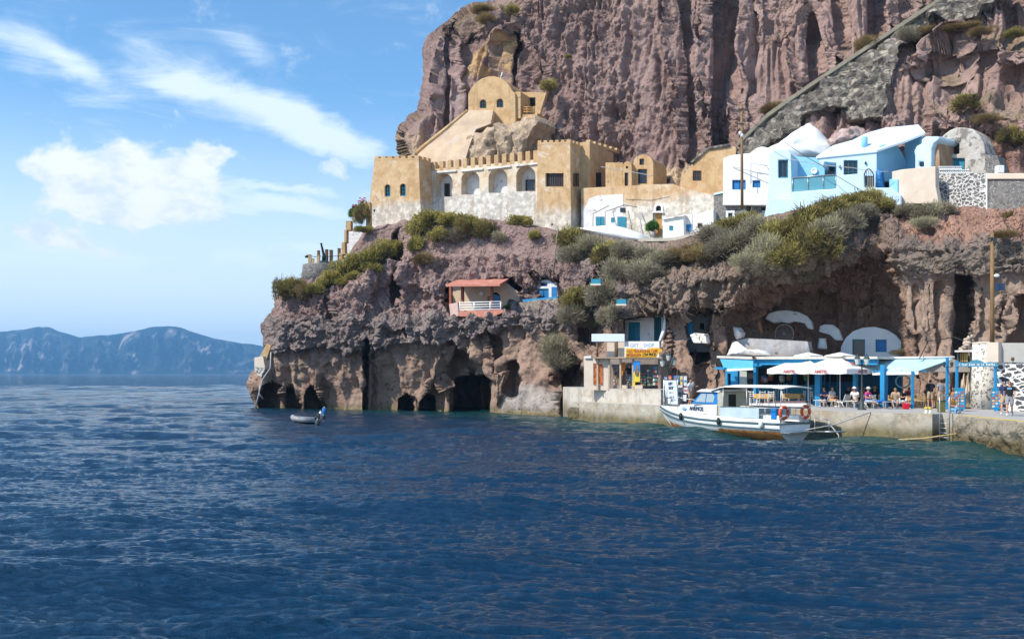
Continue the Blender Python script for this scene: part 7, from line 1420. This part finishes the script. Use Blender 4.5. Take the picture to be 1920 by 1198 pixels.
def body_mesh(pose):
    if pose in _cache: return _cache[pose]
    J = joints(pose); names = list(J); vid = {n: i for i, n in enumerate(names)}; vs = [Vector(J[n]) for n in names]; rad = [RAD.get(n, RAD.get(n[1:])) for n in names]
    ed = [('pel', 'spi'), ('spi', 'che'), ('che', 'nec'), ('nec', 'jaw'), ('jaw', 'hed'), ('hed', 'top')]
    for n in 'lr': ed += [('che', n+'sh'), (n+'sh', n+'el'), (n+'el', n+'wr'), (n+'wr', n+'ha'), ('pel', n+'hi'), (n+'hi', n+'kn'), (n+'kn', n+'an'), (n+'an', n+'to')]
    E = [(vid[a], vid[b]) for a, b in ed]; bones = [(Vector(J[a]), Vector(J[b]), a, b) for a, b in ed]
    for n, s in (('l', -1), ('r', 1)):       # fingers and thumb
        w_, h = Vector(J[n+'wr']), Vector(J[n+'ha']); d = (h-w_).normalized(); side = Vector((0, 1, 0)) if abs(d.z) > .6 else Vector((1, 0, 0)); side = (side-d*side.dot(d)).normalized(); pal_ = d.cross(side)
        for k, (o_, L) in enumerate(((-.027, .062), (-.009, .075), (.009, .07), (.027, .055))):
            a = len(vs); vs += [h+side*o_+d*.03, h+side*o_*1.1+d*(.03+L*.55)+pal_*.006, h+side*o_*1.1+d*(.03+L*.9)+pal_*.022]; rad += [(.0095, .0095), (.0085, .0085), (.0065, .0065)]; E += [(vid[n+'ha'], a), (a, a+1), (a+1, a+2)]
        a = len(vs); vs += [h-side*.04-d*.005, h-side*.055+d*.03+pal_*.01]; rad += [(.011, .011), (.009, .009)]; E += [(vid[n+'ha'], a), (a, a+1)]
    a = len(vs); hd_ = Vector(J['hed']); vs += [hd_+Vector((0, -.098, -.018))]; rad += [(.014, .014)]; E += [(vid['hed'], a)]
    me = bpy.data.meshes.new('b'); me.from_pydata(vs, E, []); o = bpy.data.objects.new('b', me); C.objects.link(o)
    md = o.modifiers.new('s', 'SKIN'); md.use_smooth_shade = True; md.branch_smoothing = .3
    for i, sv in enumerate(me.skin_vertices[0].data): sv.radius = rad[i]; sv.use_root = (i == 0)
    o.modifiers.new('d', 'SUBSURF').levels = 1
    dg = bpy.context.evaluated_depsgraph_get(); bm_ = bpy.data.meshes.new_from_object(o.evaluated_get(dg)); bpy.data.objects.remove(o); _cache[pose] = (bm_, bones, J); return _cache[pose]
def garment(pose, name, test, off):
    key = (pose, name)
    if key in _cache: return _cache[key]
    me, bones, J = body_mesh(pose); vn = [v.normal.copy() for v in me.vertices]; keep = []
    for f_ in me.polygons:
        c = f_.center; best = None
        for a, b, na, nb in bones:
            ab = b-a; t_ = max(0, min(1, (c-a).dot(ab)/ab.length_squared)); d = (c-a-ab*t_).length/(.06+.05*(na in ('pel', 'spi', 'che')))
            if best is None or d < best[0]: best = (d, na, nb, t_)
        if test(best[1], best[2], best[3], c, J): keep.append(f_)
    idx = {}; vs = []; fs = []
    for f_ in keep:
        q = []
        for v in f_.vertices:
            if v not in idx: idx[v] = len(vs); vs.append(me.vertices[v].co+vn[v]*off)
            q.append(idx[v])
        fs.append(q)
    g = bpy.data.meshes.new(name); g.from_pydata(vs, [], fs); g.polygons.foreach_set('use_smooth', [True]*len(fs)); g.update(); _cache[key] = g; return g
def T_shirt(a, b, t_, c, J): return (a in ('pel', 'spi', 'che') and b in ('spi', 'che', 'nec') and not (b == 'nec' and t_ > .75) and c.z > J['pel'][2]-.02) or (b[1:] == 'sh') or (a[1:] == 'sh' and t_ < .55)
def T_shorts(a, b, t_, c, J): return (a == 'pel' and b == 'spi' and c.z < J['pel'][2]+.07) or b[1:] == 'hi' or (a[1:] == 'hi' and t_ < .8)
def T_trousers(a, b, t_, c, J): return (a == 'pel' and b == 'spi' and c.z < J['pel'][2]+.07) or b[1:] == 'hi' or a[1:] == 'hi' or (a[1:] == 'kn' and t_ < .9)
def T_shoes(a, b, t_, c, J): return a[1:] == 'an' or (a[1:] == 'kn' and t_ > .94)
def T_hair(a, b, t_, c, J): h = Vector(J['hed']); return c.z > J['jaw'][2]-.01 and (c.y > h.y+.01 or c.z > h.z+.045) and b in ('hed', 'top', 'jaw')
def solid(o, th=.012):
    s_ = o.modifiers.new('thick', 'SOLIDIFY'); s_.thickness = th; s_.offset = 1
def person(x, Y, rz, pose, label, shirt, legs, lower='shorts', hair=None, hat=None, zoff=0, shoes=(.6, .6, .6), scale=1.0, top=True):
    b = P(x, 760, Y); me, bones, J = body_mesh(pose)
    body = bpy.data.objects.new('person', me); C.objects.link(body); body.location = (b.x, b.y, ZQ+zoff); body.rotation_euler = (0, 0, rz); body.scale = (scale,)*3
    if not len(me.materials): me.materials.append(SKIN)
    tag(body, label, 'person', 'people on the quay')
    def child(n, g, m):
        g = g.copy(); g.materials.clear(); g.materials.append(m); o = bpy.data.objects.new(n, g); C.objects.link(o); o.parent = body; return o
    if top: solid(child('shirt', garment(pose, 'shirt', T_shirt, .014), shirt))
    solid(child('trousers' if lower == 'trousers' else 'shorts', garment(pose, lower, T_trousers if lower == 'trousers' else T_shorts, .012), legs))
    solid(child('shoes', garment(pose, 'shoes', T_shoes, .008), cloth_mat('shoe_%d' % int(shoes[0]*100), shoes)))
    solid(child('hair', garment(pose, 'hair', T_hair, .006), hair or HAIRD), .02)
    h = Vector(J['hed']); m = MB()
    for s in (-1, 1): m.ball(h+Vector((s*.03, -.083, .008)), .011, 5)
    o = m.build('eyes', BLACK, None); o.parent = body
    m = MB()
    for s in (-1, 1): m.ball(h+Vector((s*.082, .01, -.01)), (.012, .022, .032), 6)
    o = m.build('ears', SKIN, None); o.parent = body
    m = MB(); m.ball(h+Vector((0, -.085, -.055)), (.024, .008, .006), 5); o = m.build('mouth', surf('lips', (.35, .1, .08), None, 3, .5, 0), None); o.parent = body
    if hat:
        m = MB(); m.lathe(h+Vector((0, 0, .03)), [(.17, 0), (.165, .012), (.105, .02), (.098, .09), (.05, .12)], 16); o = m.build('hat', hat, None); o.parent = body
    return body
W_, K_, NV, PK, RD, TL, OG, GY, BN, LB = [cloth_mat(*a) for a in (('white', (.7, .7, .7)), ('black', (.02, .02, .025)), ('navy', (.02, .04, .13)), ('pink', (.6, .06, .25)), ('red', (.5, .02, .03)), ('teal', (.05, .3, .35)), ('orange', (.55, .25, .06)), ('grey', (.28, .28, .3)), ('tan', (.42, .32, .22)), ('sky', (.15, .35, .55)))]
person(1294, 63.6, .9, 'reach', 'person in white shirt and shorts with a backpack looking at the towels', W_, BN, 'shorts')
bp_ = thing('backpack', (P(1298.5, 720, 63.6).x, 63.7, ZQ+1.2), 'grey backpack worn by the person beside the towel rail', 'backpack'); b = P(1298.5, 722, 63.65); m = MB(); m.ball(b, (.16, .17, .26), 10); m.build('bag', GY, bp_); m = MB(); m.ball(b+Vector((.1, 0, -.08)), (.08, .12, .14), 8); m.build('pocket', K_, bp_)
person(1180, 71.6, .2, 'stand', 'person in dark top standing inside the gift shop', K_, TL, zoff=ZP-ZQ)
person(1893, 48.9, -.5, 'walk', 'walking person in black shirt with blue chest print and grey shorts', K_, GY, 'shorts')
prn = S.objects['person.002'] if 'person.002' in S.objects else None
if prn:
    _, _, J = body_mesh('walk'); m = MB(); m.box((0, -.135, 1.36), (.2, .02, .1)); o = m.build('chest_print', LB); o.parent = prn
person(1883.5, 50.2, -.6, 'walk', 'walking person in navy top half hidden behind the person in black', NV, BN, 'shorts')
person(1744.5, 59.8, math.pi-.2, 'reach', 'standing person in black polo and tan shorts seen from behind', K_, BN, 'shorts')
person(1763.5, 59.5, math.pi+.2, 'stand', 'standing person in grey shirt seen from behind under the awning', GY, BN, 'trousers')
person(1784, 52.6, .4, 'sit', 'person in blue jeans and red shoes sitting on the quay by the ladder', OG, LB, 'trousers', zoff=-.3, shoes=(.45, .03, .05), hair=HAIRB)
S_ = [(1548.5, 63.2, -.9, 'lean', 'seated person in navy top with sunglasses left of the umbrella pole', NV, NV, None, None), (1559.5, 62.9, .5, 'sit', 'seated person in white vest and orange skirt left of the umbrella pole', W_, OG, HAIRB, None),
 (1604, 60.9, -.6, 'lean', 'seated person in white shirt and white hat left of the lamp post', W_, BN, None, W_), (1627, 60.2, .5, 'sit', 'seated person in bright pink top and pale cap right of the lamp post', PK, LB, HAIRB, W_),
 (1590, 65.2, .3, 'sit', 'seated person in black shirt in the shade behind the white hat', K_, K_, None, None), (1598, 65.6, -.5, 'sit', 'seated person with dark hair behind and right of the black shirt', GY, K_, None, None), (1608, 66, .6, 'sit', 'seated person in brown shirt against the blue shutters', BN, K_, HAIRB, None),
 (1640, 63, -.2, 'sit', 'seated person in black with yellow cap in front of the blue boards', K_, K_, None, cloth_mat('yellow', (.5, .35, .05))), (1655, 65, .2, 'sit', 'seated person in dark top deep under the awning', K_, GY, None, None), (1676, 64, .1, 'sit', 'seated person in black shirt left of the blue ring', K_, K_, None, None),
 (1680, 59.6, -.5, 'lean', 'seated person in beige top bending forward in front of the blue ring', BN, W_, HAIRB, None), (1692, 59.6, .3, 'lean', 'seated person in black vest and black and white shorts', K_, W_, None, None), (1704, 63, -.1, 'sit', 'seated person in red shirt under the middle of the awning', RD, K_, None, None),
 (1532, 67.5, .4, 'sit', 'seated person in teal shirt far back beside the wide blue post', TL, K_, None, None), (1620, 66.5, .2, 'sit', 'seated person in orange top behind the pink top', OG, K_, None, None), (1790, 60.5, -.8, 'lean', 'seated person in peach shirt near the left menu board', OG, BN, HAIRB, None)]
for x, Y, rz, pose, lab, sh_, lg, hr, ht in S_: person(x, Y, rz, pose, lab, sh_, lg, 'shorts', hr, ht, zoff=-.06)
# ---------------------------------------------------------------- plants
def surfY(x, y):
    """distance of the rock surface seen at a photo position"""
    best = None
    for A, B_, D in (CLIFF_LOW, CLIFF_UP):
        d = (A-x)**2+(B_-y)**2; k = np.argsort(d.ravel())[:14]; ok = k[d.ravel()[k] < 60]
        if len(ok):
            v = D.ravel()[ok].min(); best = v if best is None else min(best, v)
    return best or 80
def leafmat(name, a, b, c):
    m = bpy.data.materials.new(name); m.use_nodes = True; T = NT(m.node_tree); bs = T.n['Principled BSDF']
    at = T.new('ShaderNodeAttribute', attribute_name='tone').outputs['Fac']; oi = T.new('ShaderNodeObjectInfo').outputs['Random']
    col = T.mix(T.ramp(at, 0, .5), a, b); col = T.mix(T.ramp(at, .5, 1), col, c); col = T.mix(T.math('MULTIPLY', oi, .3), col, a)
    T.put(bs.inputs['Base Color'], col); bs.inputs['Roughness'].default_value = .8; bs.inputs['Specular IOR Level'].default_value = .15
    tr = T.new('ShaderNodeBsdfTranslucent'); T.put(tr.inputs[0], col); mx = T.new('ShaderNodeMixShader'); mx.inputs[0].default_value = .25
    T.l.new(bs.outputs[0], mx.inputs[1]); T.l.new(tr.outputs[0], mx.inputs[2]); T.l.new(mx.outputs[0], T.n['Material Output'].inputs[0]); return m
LEAF = {'green': leafmat('olive_scrub', (.13, .105, .05), (.29, .24, .075), (.50, .43, .13)), 'grey': leafmat('grey_thorn_scrub', (.17, .14, .10), (.36, .32, .23), (.46, .42, .24)),
        'dry': leafmat('dry_grass_scrub', (.16, .11, .05), (.32, .23, .10), (.42, .33, .16)), 'mat': leafmat('creeping_succulent', (.16, .15, .05), (.38, .33, .09), (.54, .44, .13)), 'fresh': leafmat('fresh_green_leaves', (.03, .08, .02), (.07, .17, .03), (.16, .28, .06))}
TWIG = surf('scrub_twigs', (.20, .15, .11), (.14, .10, .08), 8, .9, .2, obj=True)
def bush_mesh(kind, seed, n=4200):
    rg = np.random.RandomState(seed); nl = 15; cl = rg.normal(size=(nl, 3)); cl /= np.linalg.norm(cl, axis=1)[:, None]; cl[:, 2] = np.abs(cl[:, 2])*.8; cr = rg.uniform(.20, .42, nl); cc = cl*rg.uniform(.3, .78, (nl, 1))*np.array([1, .8, .75])
    j = rg.randint(0, nl, n); d = rg.normal(size=(n, 3)); d /= np.linalg.norm(d, axis=1)[:, None]; rad = cr[j]*rg.uniform(.35, 1.0, n)**.5*(1+.18*rg.rand(n)**4*3)
    p = cc[j]+d*rad[:, None]; keep = p[:, 2] > -.25; p, d, j = p[keep], d[keep], j[keep]; n = len(p)
    out = p*1.0; out /= np.linalg.norm(out, axis=1)[:, None]+1e-6; ax = out*.7+rg.normal(size=(n, 3))*.45+np.array([0, 0, .35 if kind != 'mat' else .1]); ax /= np.linalg.norm(ax, axis=1)[:, None]
    sd = np.cross(ax, rg.normal(size=(n, 3))); sd /= np.linalg.norm(sd, axis=1)[:, None]+1e-6
    L = {'green': .17, 'grey': .22, 'dry': .24, 'mat': .09, 'fresh': .15}[kind]*rg.uniform(.6, 1.3, n); Wd = {'green': .028, 'grey': .018, 'dry': .016, 'mat': .04, 'fresh': .06}[kind]*rg.uniform(.7, 1.3, n)
    v = np.stack([p-sd*Wd[:, None]*.5, p+sd*Wd[:, None]*.5, p+ax*L[:, None]+sd*Wd[:, None]*.5, p+ax*L[:, None]-sd*Wd[:, None]*.3], 1).reshape(-1, 3)
    me = bpy.data.meshes.new('foliage'); me.vertices.add(4*n); me.vertices.foreach_set('co', v.astype(np.float32).ravel()); me.loops.add(4*n); me.loops.foreach_set('vertex_index', np.arange(4*n, dtype=np.int32))
    me.polygons.add(n); me.polygons.foreach_set('loop_start', np.arange(0, 4*n, 4, dtype=np.int32)); me.polygons.foreach_set('loop_total', np.full(n, 4, np.int32)); me.update(calc_edges=True)
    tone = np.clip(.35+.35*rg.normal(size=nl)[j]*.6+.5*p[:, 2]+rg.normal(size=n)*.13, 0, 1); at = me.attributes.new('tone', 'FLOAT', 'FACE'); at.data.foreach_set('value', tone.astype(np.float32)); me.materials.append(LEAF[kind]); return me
PROTO = {}
def proto(kind, k):
    if (kind, k) in PROTO: return PROTO[(kind, k)]
    me = bush_mesh(kind, hash((len(kind), k)) % 1000+k*7); rg = random.Random(k); m = MB()
    for i in range(9):
        a = rg.uniform(0, 6.28); e = rg.uniform(.3, 1.2); d = Vector((math.cos(a)*math.cos(e), math.sin(a)*math.cos(e), math.sin(e)*.8)); m.tube([(0, 0, -.3), d*.35+Vector((0, 0, -.08)), d*.75], [.035, .02, .008], 4)
    st_ = bpy.data.meshes.new('stem'); st_.from_pydata([tuple(v) for v in m.v], [], m.f); st_.materials.append(TWIG); PROTO[(kind, k)] = (me, st_); return PROTO[(kind, k)]
BUSH = {   # area: (list of (x, y, width, height, kind)), label ending
 'at the headland tip': [(532, 545, 40, 50, 'green'), (550, 540, 40, 44, 'green'), (568, 545, 30, 34, 'dry'), (588, 540, 36, 30, 'mat'), (606, 528, 30, 24, 'mat'), (520, 592, 20, 12, 'green')],
 'on the slope below the steps': [(625, 518, 44, 30, 'mat'), (648, 503, 50, 38, 'mat'), (672, 490, 54, 42, 'mat'), (698, 480, 56, 42, 'mat'), (722, 466, 50, 40, 'mat'), (738, 457, 34, 26, 'mat'), (642, 528, 38, 22, 'mat'), (664, 518, 40, 24, 'mat'), (702, 502, 44, 26, 'mat'), (640, 500, 30, 26, 'grey')],
 'below the castle wall': [(786, 425, 44, 50, 'mat'), (780, 456, 34, 40, 'mat'), (812, 408, 56, 40, 'mat'), (846, 412, 60, 34, 'mat'), (880, 420, 60, 40, 'green'), (908, 430, 40, 38, 'green'), (826, 440, 50, 34, 'mat'), (792, 485, 36, 30, 'dry'), (935, 445, 30, 26, 'grey'), (975, 414, 44, 36, 'mat'), (996, 402, 30, 36, 'mat'), (1003, 440, 26, 22, 'mat'), (858, 440, 40, 34, 'grey')],
 'below the white courtyard': [(1070, 448, 56, 50, 'green'), (1100, 462, 60, 50, 'grey'), (1080, 478, 60, 44, 'grey'), (1148, 478, 60, 60, 'green'), (1172, 472, 56, 46, 'grey'), (1158, 508, 60, 50, 'grey'), (1206, 512, 70, 50, 'grey'), (1240, 488, 70, 40, 'grey'), (1272, 480, 50, 36, 'dry'), (1212, 478, 50, 36, 'grey'), (1300, 468, 50, 30, 'dry')],
 'beside the cave cottage': [(1078, 562, 60, 54, 'green'), (1076, 590, 62, 50, 'grey'), (1130, 552, 50, 62, 'grey'), (1145, 592, 40, 50, 'grey'), (1102, 600, 40, 40, 'grey')],
 'hanging left of the gift shop': [(1040, 650, 60, 56, 'grey'), (1052, 672, 56, 50, 'grey')],
 'beneath the blue house': [(1336, 442, 70, 46, 'grey'), (1366, 424, 60, 40, 'green'), (1398, 414, 60, 40, 'green'), (1424, 432, 80, 56, 'grey'), (1380, 455, 80, 56, 'grey'), (1340, 472, 70, 44, 'grey'), (1310, 478, 56, 34, 'dry'), (1432, 470, 80, 70, 'grey'), (1466, 440, 70, 60, 'green'), (1496, 426, 80, 60, 'green'), (1528, 410, 80, 54, 'green'), (1560, 394, 80, 50, 'green'), (1594, 382, 80, 46, 'green'), (1626, 373, 66, 38, 'green'), (1652, 386, 56, 34, 'green'), (1480, 478, 84, 66, 'green'), (1524, 460, 90, 76, 'green'), (1500, 510, 62, 50, 'grey'), (1552, 436, 80, 64, 'grey'), (1440, 500, 60, 44, 'grey'), (1586, 416, 66, 50, 'grey'), (1400, 492, 60, 44, 'grey'), (1618, 400, 60, 40, 'grey'), (1450, 455, 60, 50, 'green'), (1550, 470, 50, 40, 'green')],
 'under the cream garden wall': [(1738, 378, 60, 34, 'green'), (1745, 400, 60, 44, 'grey'), (1770, 394, 50, 30, 'grey'), (1700, 395, 50, 30, 'grey'), (1790, 384, 40, 20, 'dry'), (1880, 440, 50, 20, 'dry'), (1900, 405, 50, 24, 'dry'), (1730, 420, 44, 30, 'grey')],
 'high up on the cliff': [(1029, 160, 34, 28, 'green'), (905, 20, 50, 18, 'dry'), (958, 17, 28, 22, 'green'), (912, 36, 40, 18, 'dry'), (1450, 204, 54, 26, 'dry'), (1628, 82, 54, 34, 'dry'), (1704, 66, 44, 34, 'grey'), (1740, 58, 60, 20, 'dry'), (1800, 52, 70, 18, 'dry'), (1810, 192, 70, 30, 'green'), (1900, 252, 44, 40, 'green'), (1900, 62, 50, 18, 'green'), (1850, 222, 50, 18, 'dry'), (1840, 60, 50, 16, 'dry'), (1064, 106, 16, 8, 'green')],
}
WORD = {'green': 'olive green thorny bush', 'grey': 'grey twiggy thorn bush', 'dry': 'dry straw coloured tuft', 'mat': 'low yellow green creeping shrub'}
NAME = {'green': 'thorn_bush', 'grey': 'thorn_bush', 'dry': 'dry_tuft', 'mat': 'creeping_shrub'}
rgb = random.Random(21)
for area, lst in BUSH.items():
    cnt = {}
    tot_ = {k: sum(1 for b in lst if b[4] == k) for k in WORD}
    for x, y, w_, h, kind in sorted(lst):
        cnt[kind] = cnt.get(kind, 0)+1; Y = surfY(x, y+h*.2)-.3; c = P(x, y+h*.15, Y); sx = w_*Y/F*.64; sz = h*Y/F*.74
        o = bpy.data.objects.new(NAME[kind], None); C.objects.link(o); o.location = c; o.rotation_euler = (0, 0, rgb.uniform(0, 6.28)); s_ = (sx+sz)/2; sx = .6*sx+.4*s_
        # rotation is about z, so keep x and y alike
        o.scale = (sx, sx, sz*1.05)
        nth = ('' if tot_[kind] == 1 else ', %s from the left' % (ORD+['twenty first', 'twenty second'])[cnt[kind]-1]); tag(o, WORD[kind]+' '+area+nth, 'bush', 'scrub '+area)
        me, st_ = proto(kind, rgb.randrange(4)); f_ = bpy.data.objects.new('foliage', me); C.objects.link(f_); f_.parent = o; f_ = bpy.data.objects.new('stem', st_); C.objects.link(f_); f_.parent = o
def plant(x, y, Y, w_, h, kind, name, label, cat, flowers=None, pot=None):
    c = P(x, y, Y); t = bpy.data.objects.new(name, None); C.objects.link(t); t.location = c; tag(t, label, cat); me, st_ = proto(kind, 2); s_ = (w_*Y/F*.56, w_*Y/F*.5, h*Y/F*.62)
    for n, g in (('foliage', me), ('stem', st_)): o = bpy.data.objects.new(n, g); C.objects.link(o); o.parent = t; o.scale = s_
    if flowers:
        rg = random.Random(4); m = MB()
        for k in range(60):
            a = rg.uniform(0, 6.28); e = rg.uniform(-.1, 1.5); r_ = .85*rg.uniform(.8, 1.1); p = Vector((math.cos(a)*math.cos(e)*r_*s_[0], math.sin(a)*math.cos(e)*r_*s_[1], math.sin(e)*r_*s_[2])); q = Matrix.Rotation(rg.uniform(0, 6), 3, 'Z')@Matrix.Rotation(rg.uniform(0, 3), 3, 'X'); m.add([p+q@Vector(v) for v in ((-.07, -.07, 0), (.07, -.07, 0), (.07, .07, 0), (-.07, .07, 0))], [(0, 1, 2, 3)])
        m.build('blossom', flowers, t)
    if pot: m = MB(); m.lathe((0, 0, -h*Y/F*.25-.35), [(.14, 0), (.2, .35), (.22, .37)], 12); m.build('pot', pot, t)
MAG = surf('magenta_blossom', (.6, .02, .2), (.5, .02, .25), 8, .8, 0)
plant(678, 408, 97.6, 30, 70, 'green', 'bougainvillea', 'bougainvillea with magenta blossom climbing the parapet left of the castle', 'climbing plant', MAG); plant(664, 402, 98.2, 18, 34, 'fresh', 'bougainvillea', 'thin bougainvillea spray overhanging the sky left of the parapet', 'climbing plant', MAG)
plant(680, 432, 97.3, 36, 24, 'mat', 'creeping_shrub', 'green shrub growing under the bougainvillea', 'bush'); plant(578, 482, 99.5, 10, 10, 'fresh', 'leafy_plant', 'tiny green plant beside the leftmost orange pillar', 'plant')
plant(1223, 428, 88.0, 22, 34, 'fresh', 'potted_plant', 'bright green tall potted plant left of the ochre door', 'plant', None, WHITE); plant(1268, 436, 87.0, 18, 18, 'fresh', 'potted_plant', 'leafy potted plant in front of the white outbuilding, left one', 'plant', None, TEALPAINT)
plant(1280, 434, 86.6, 20, 20, 'fresh', 'potted_plant', 'leafy potted plant in front of the white outbuilding, right one', 'plant', None, WHITE); plant(1688, 662, 70.2, 34, 16, 'grey', 'agave_plant', 'dark spiky plant on the ledge right of the cave house', 'plant'); plant(953, 578, 87.2, 16, 18, 'fresh', 'leafy_plant', 'small green plant at the right end of the porch balcony', 'plant')
# ---------------------------------------------------------------- air
hm = bpy.data.materials.new('haze_air'); hm.use_nodes = True; T = NT(hm.node_tree); T.n.remove(T.n['Principled BSDF']); v = T.new('ShaderNodeVolumePrincipled'); v.inputs['Color'].default_value = (.27, .60, .96, 1); v.inputs['Density'].default_value = HAZE; v.inputs['Anisotropy'].default_value = 0.2
T.l.new(v.outputs[0], T.n['Material Output'].inputs['Volume'])
m = MB(); m.box((500, 3600, 145), (12000, 8000, 300)); o = m.build('haze', hm); tag(o, 'thin blue sea haze over the bay', None, None, 'stuff')
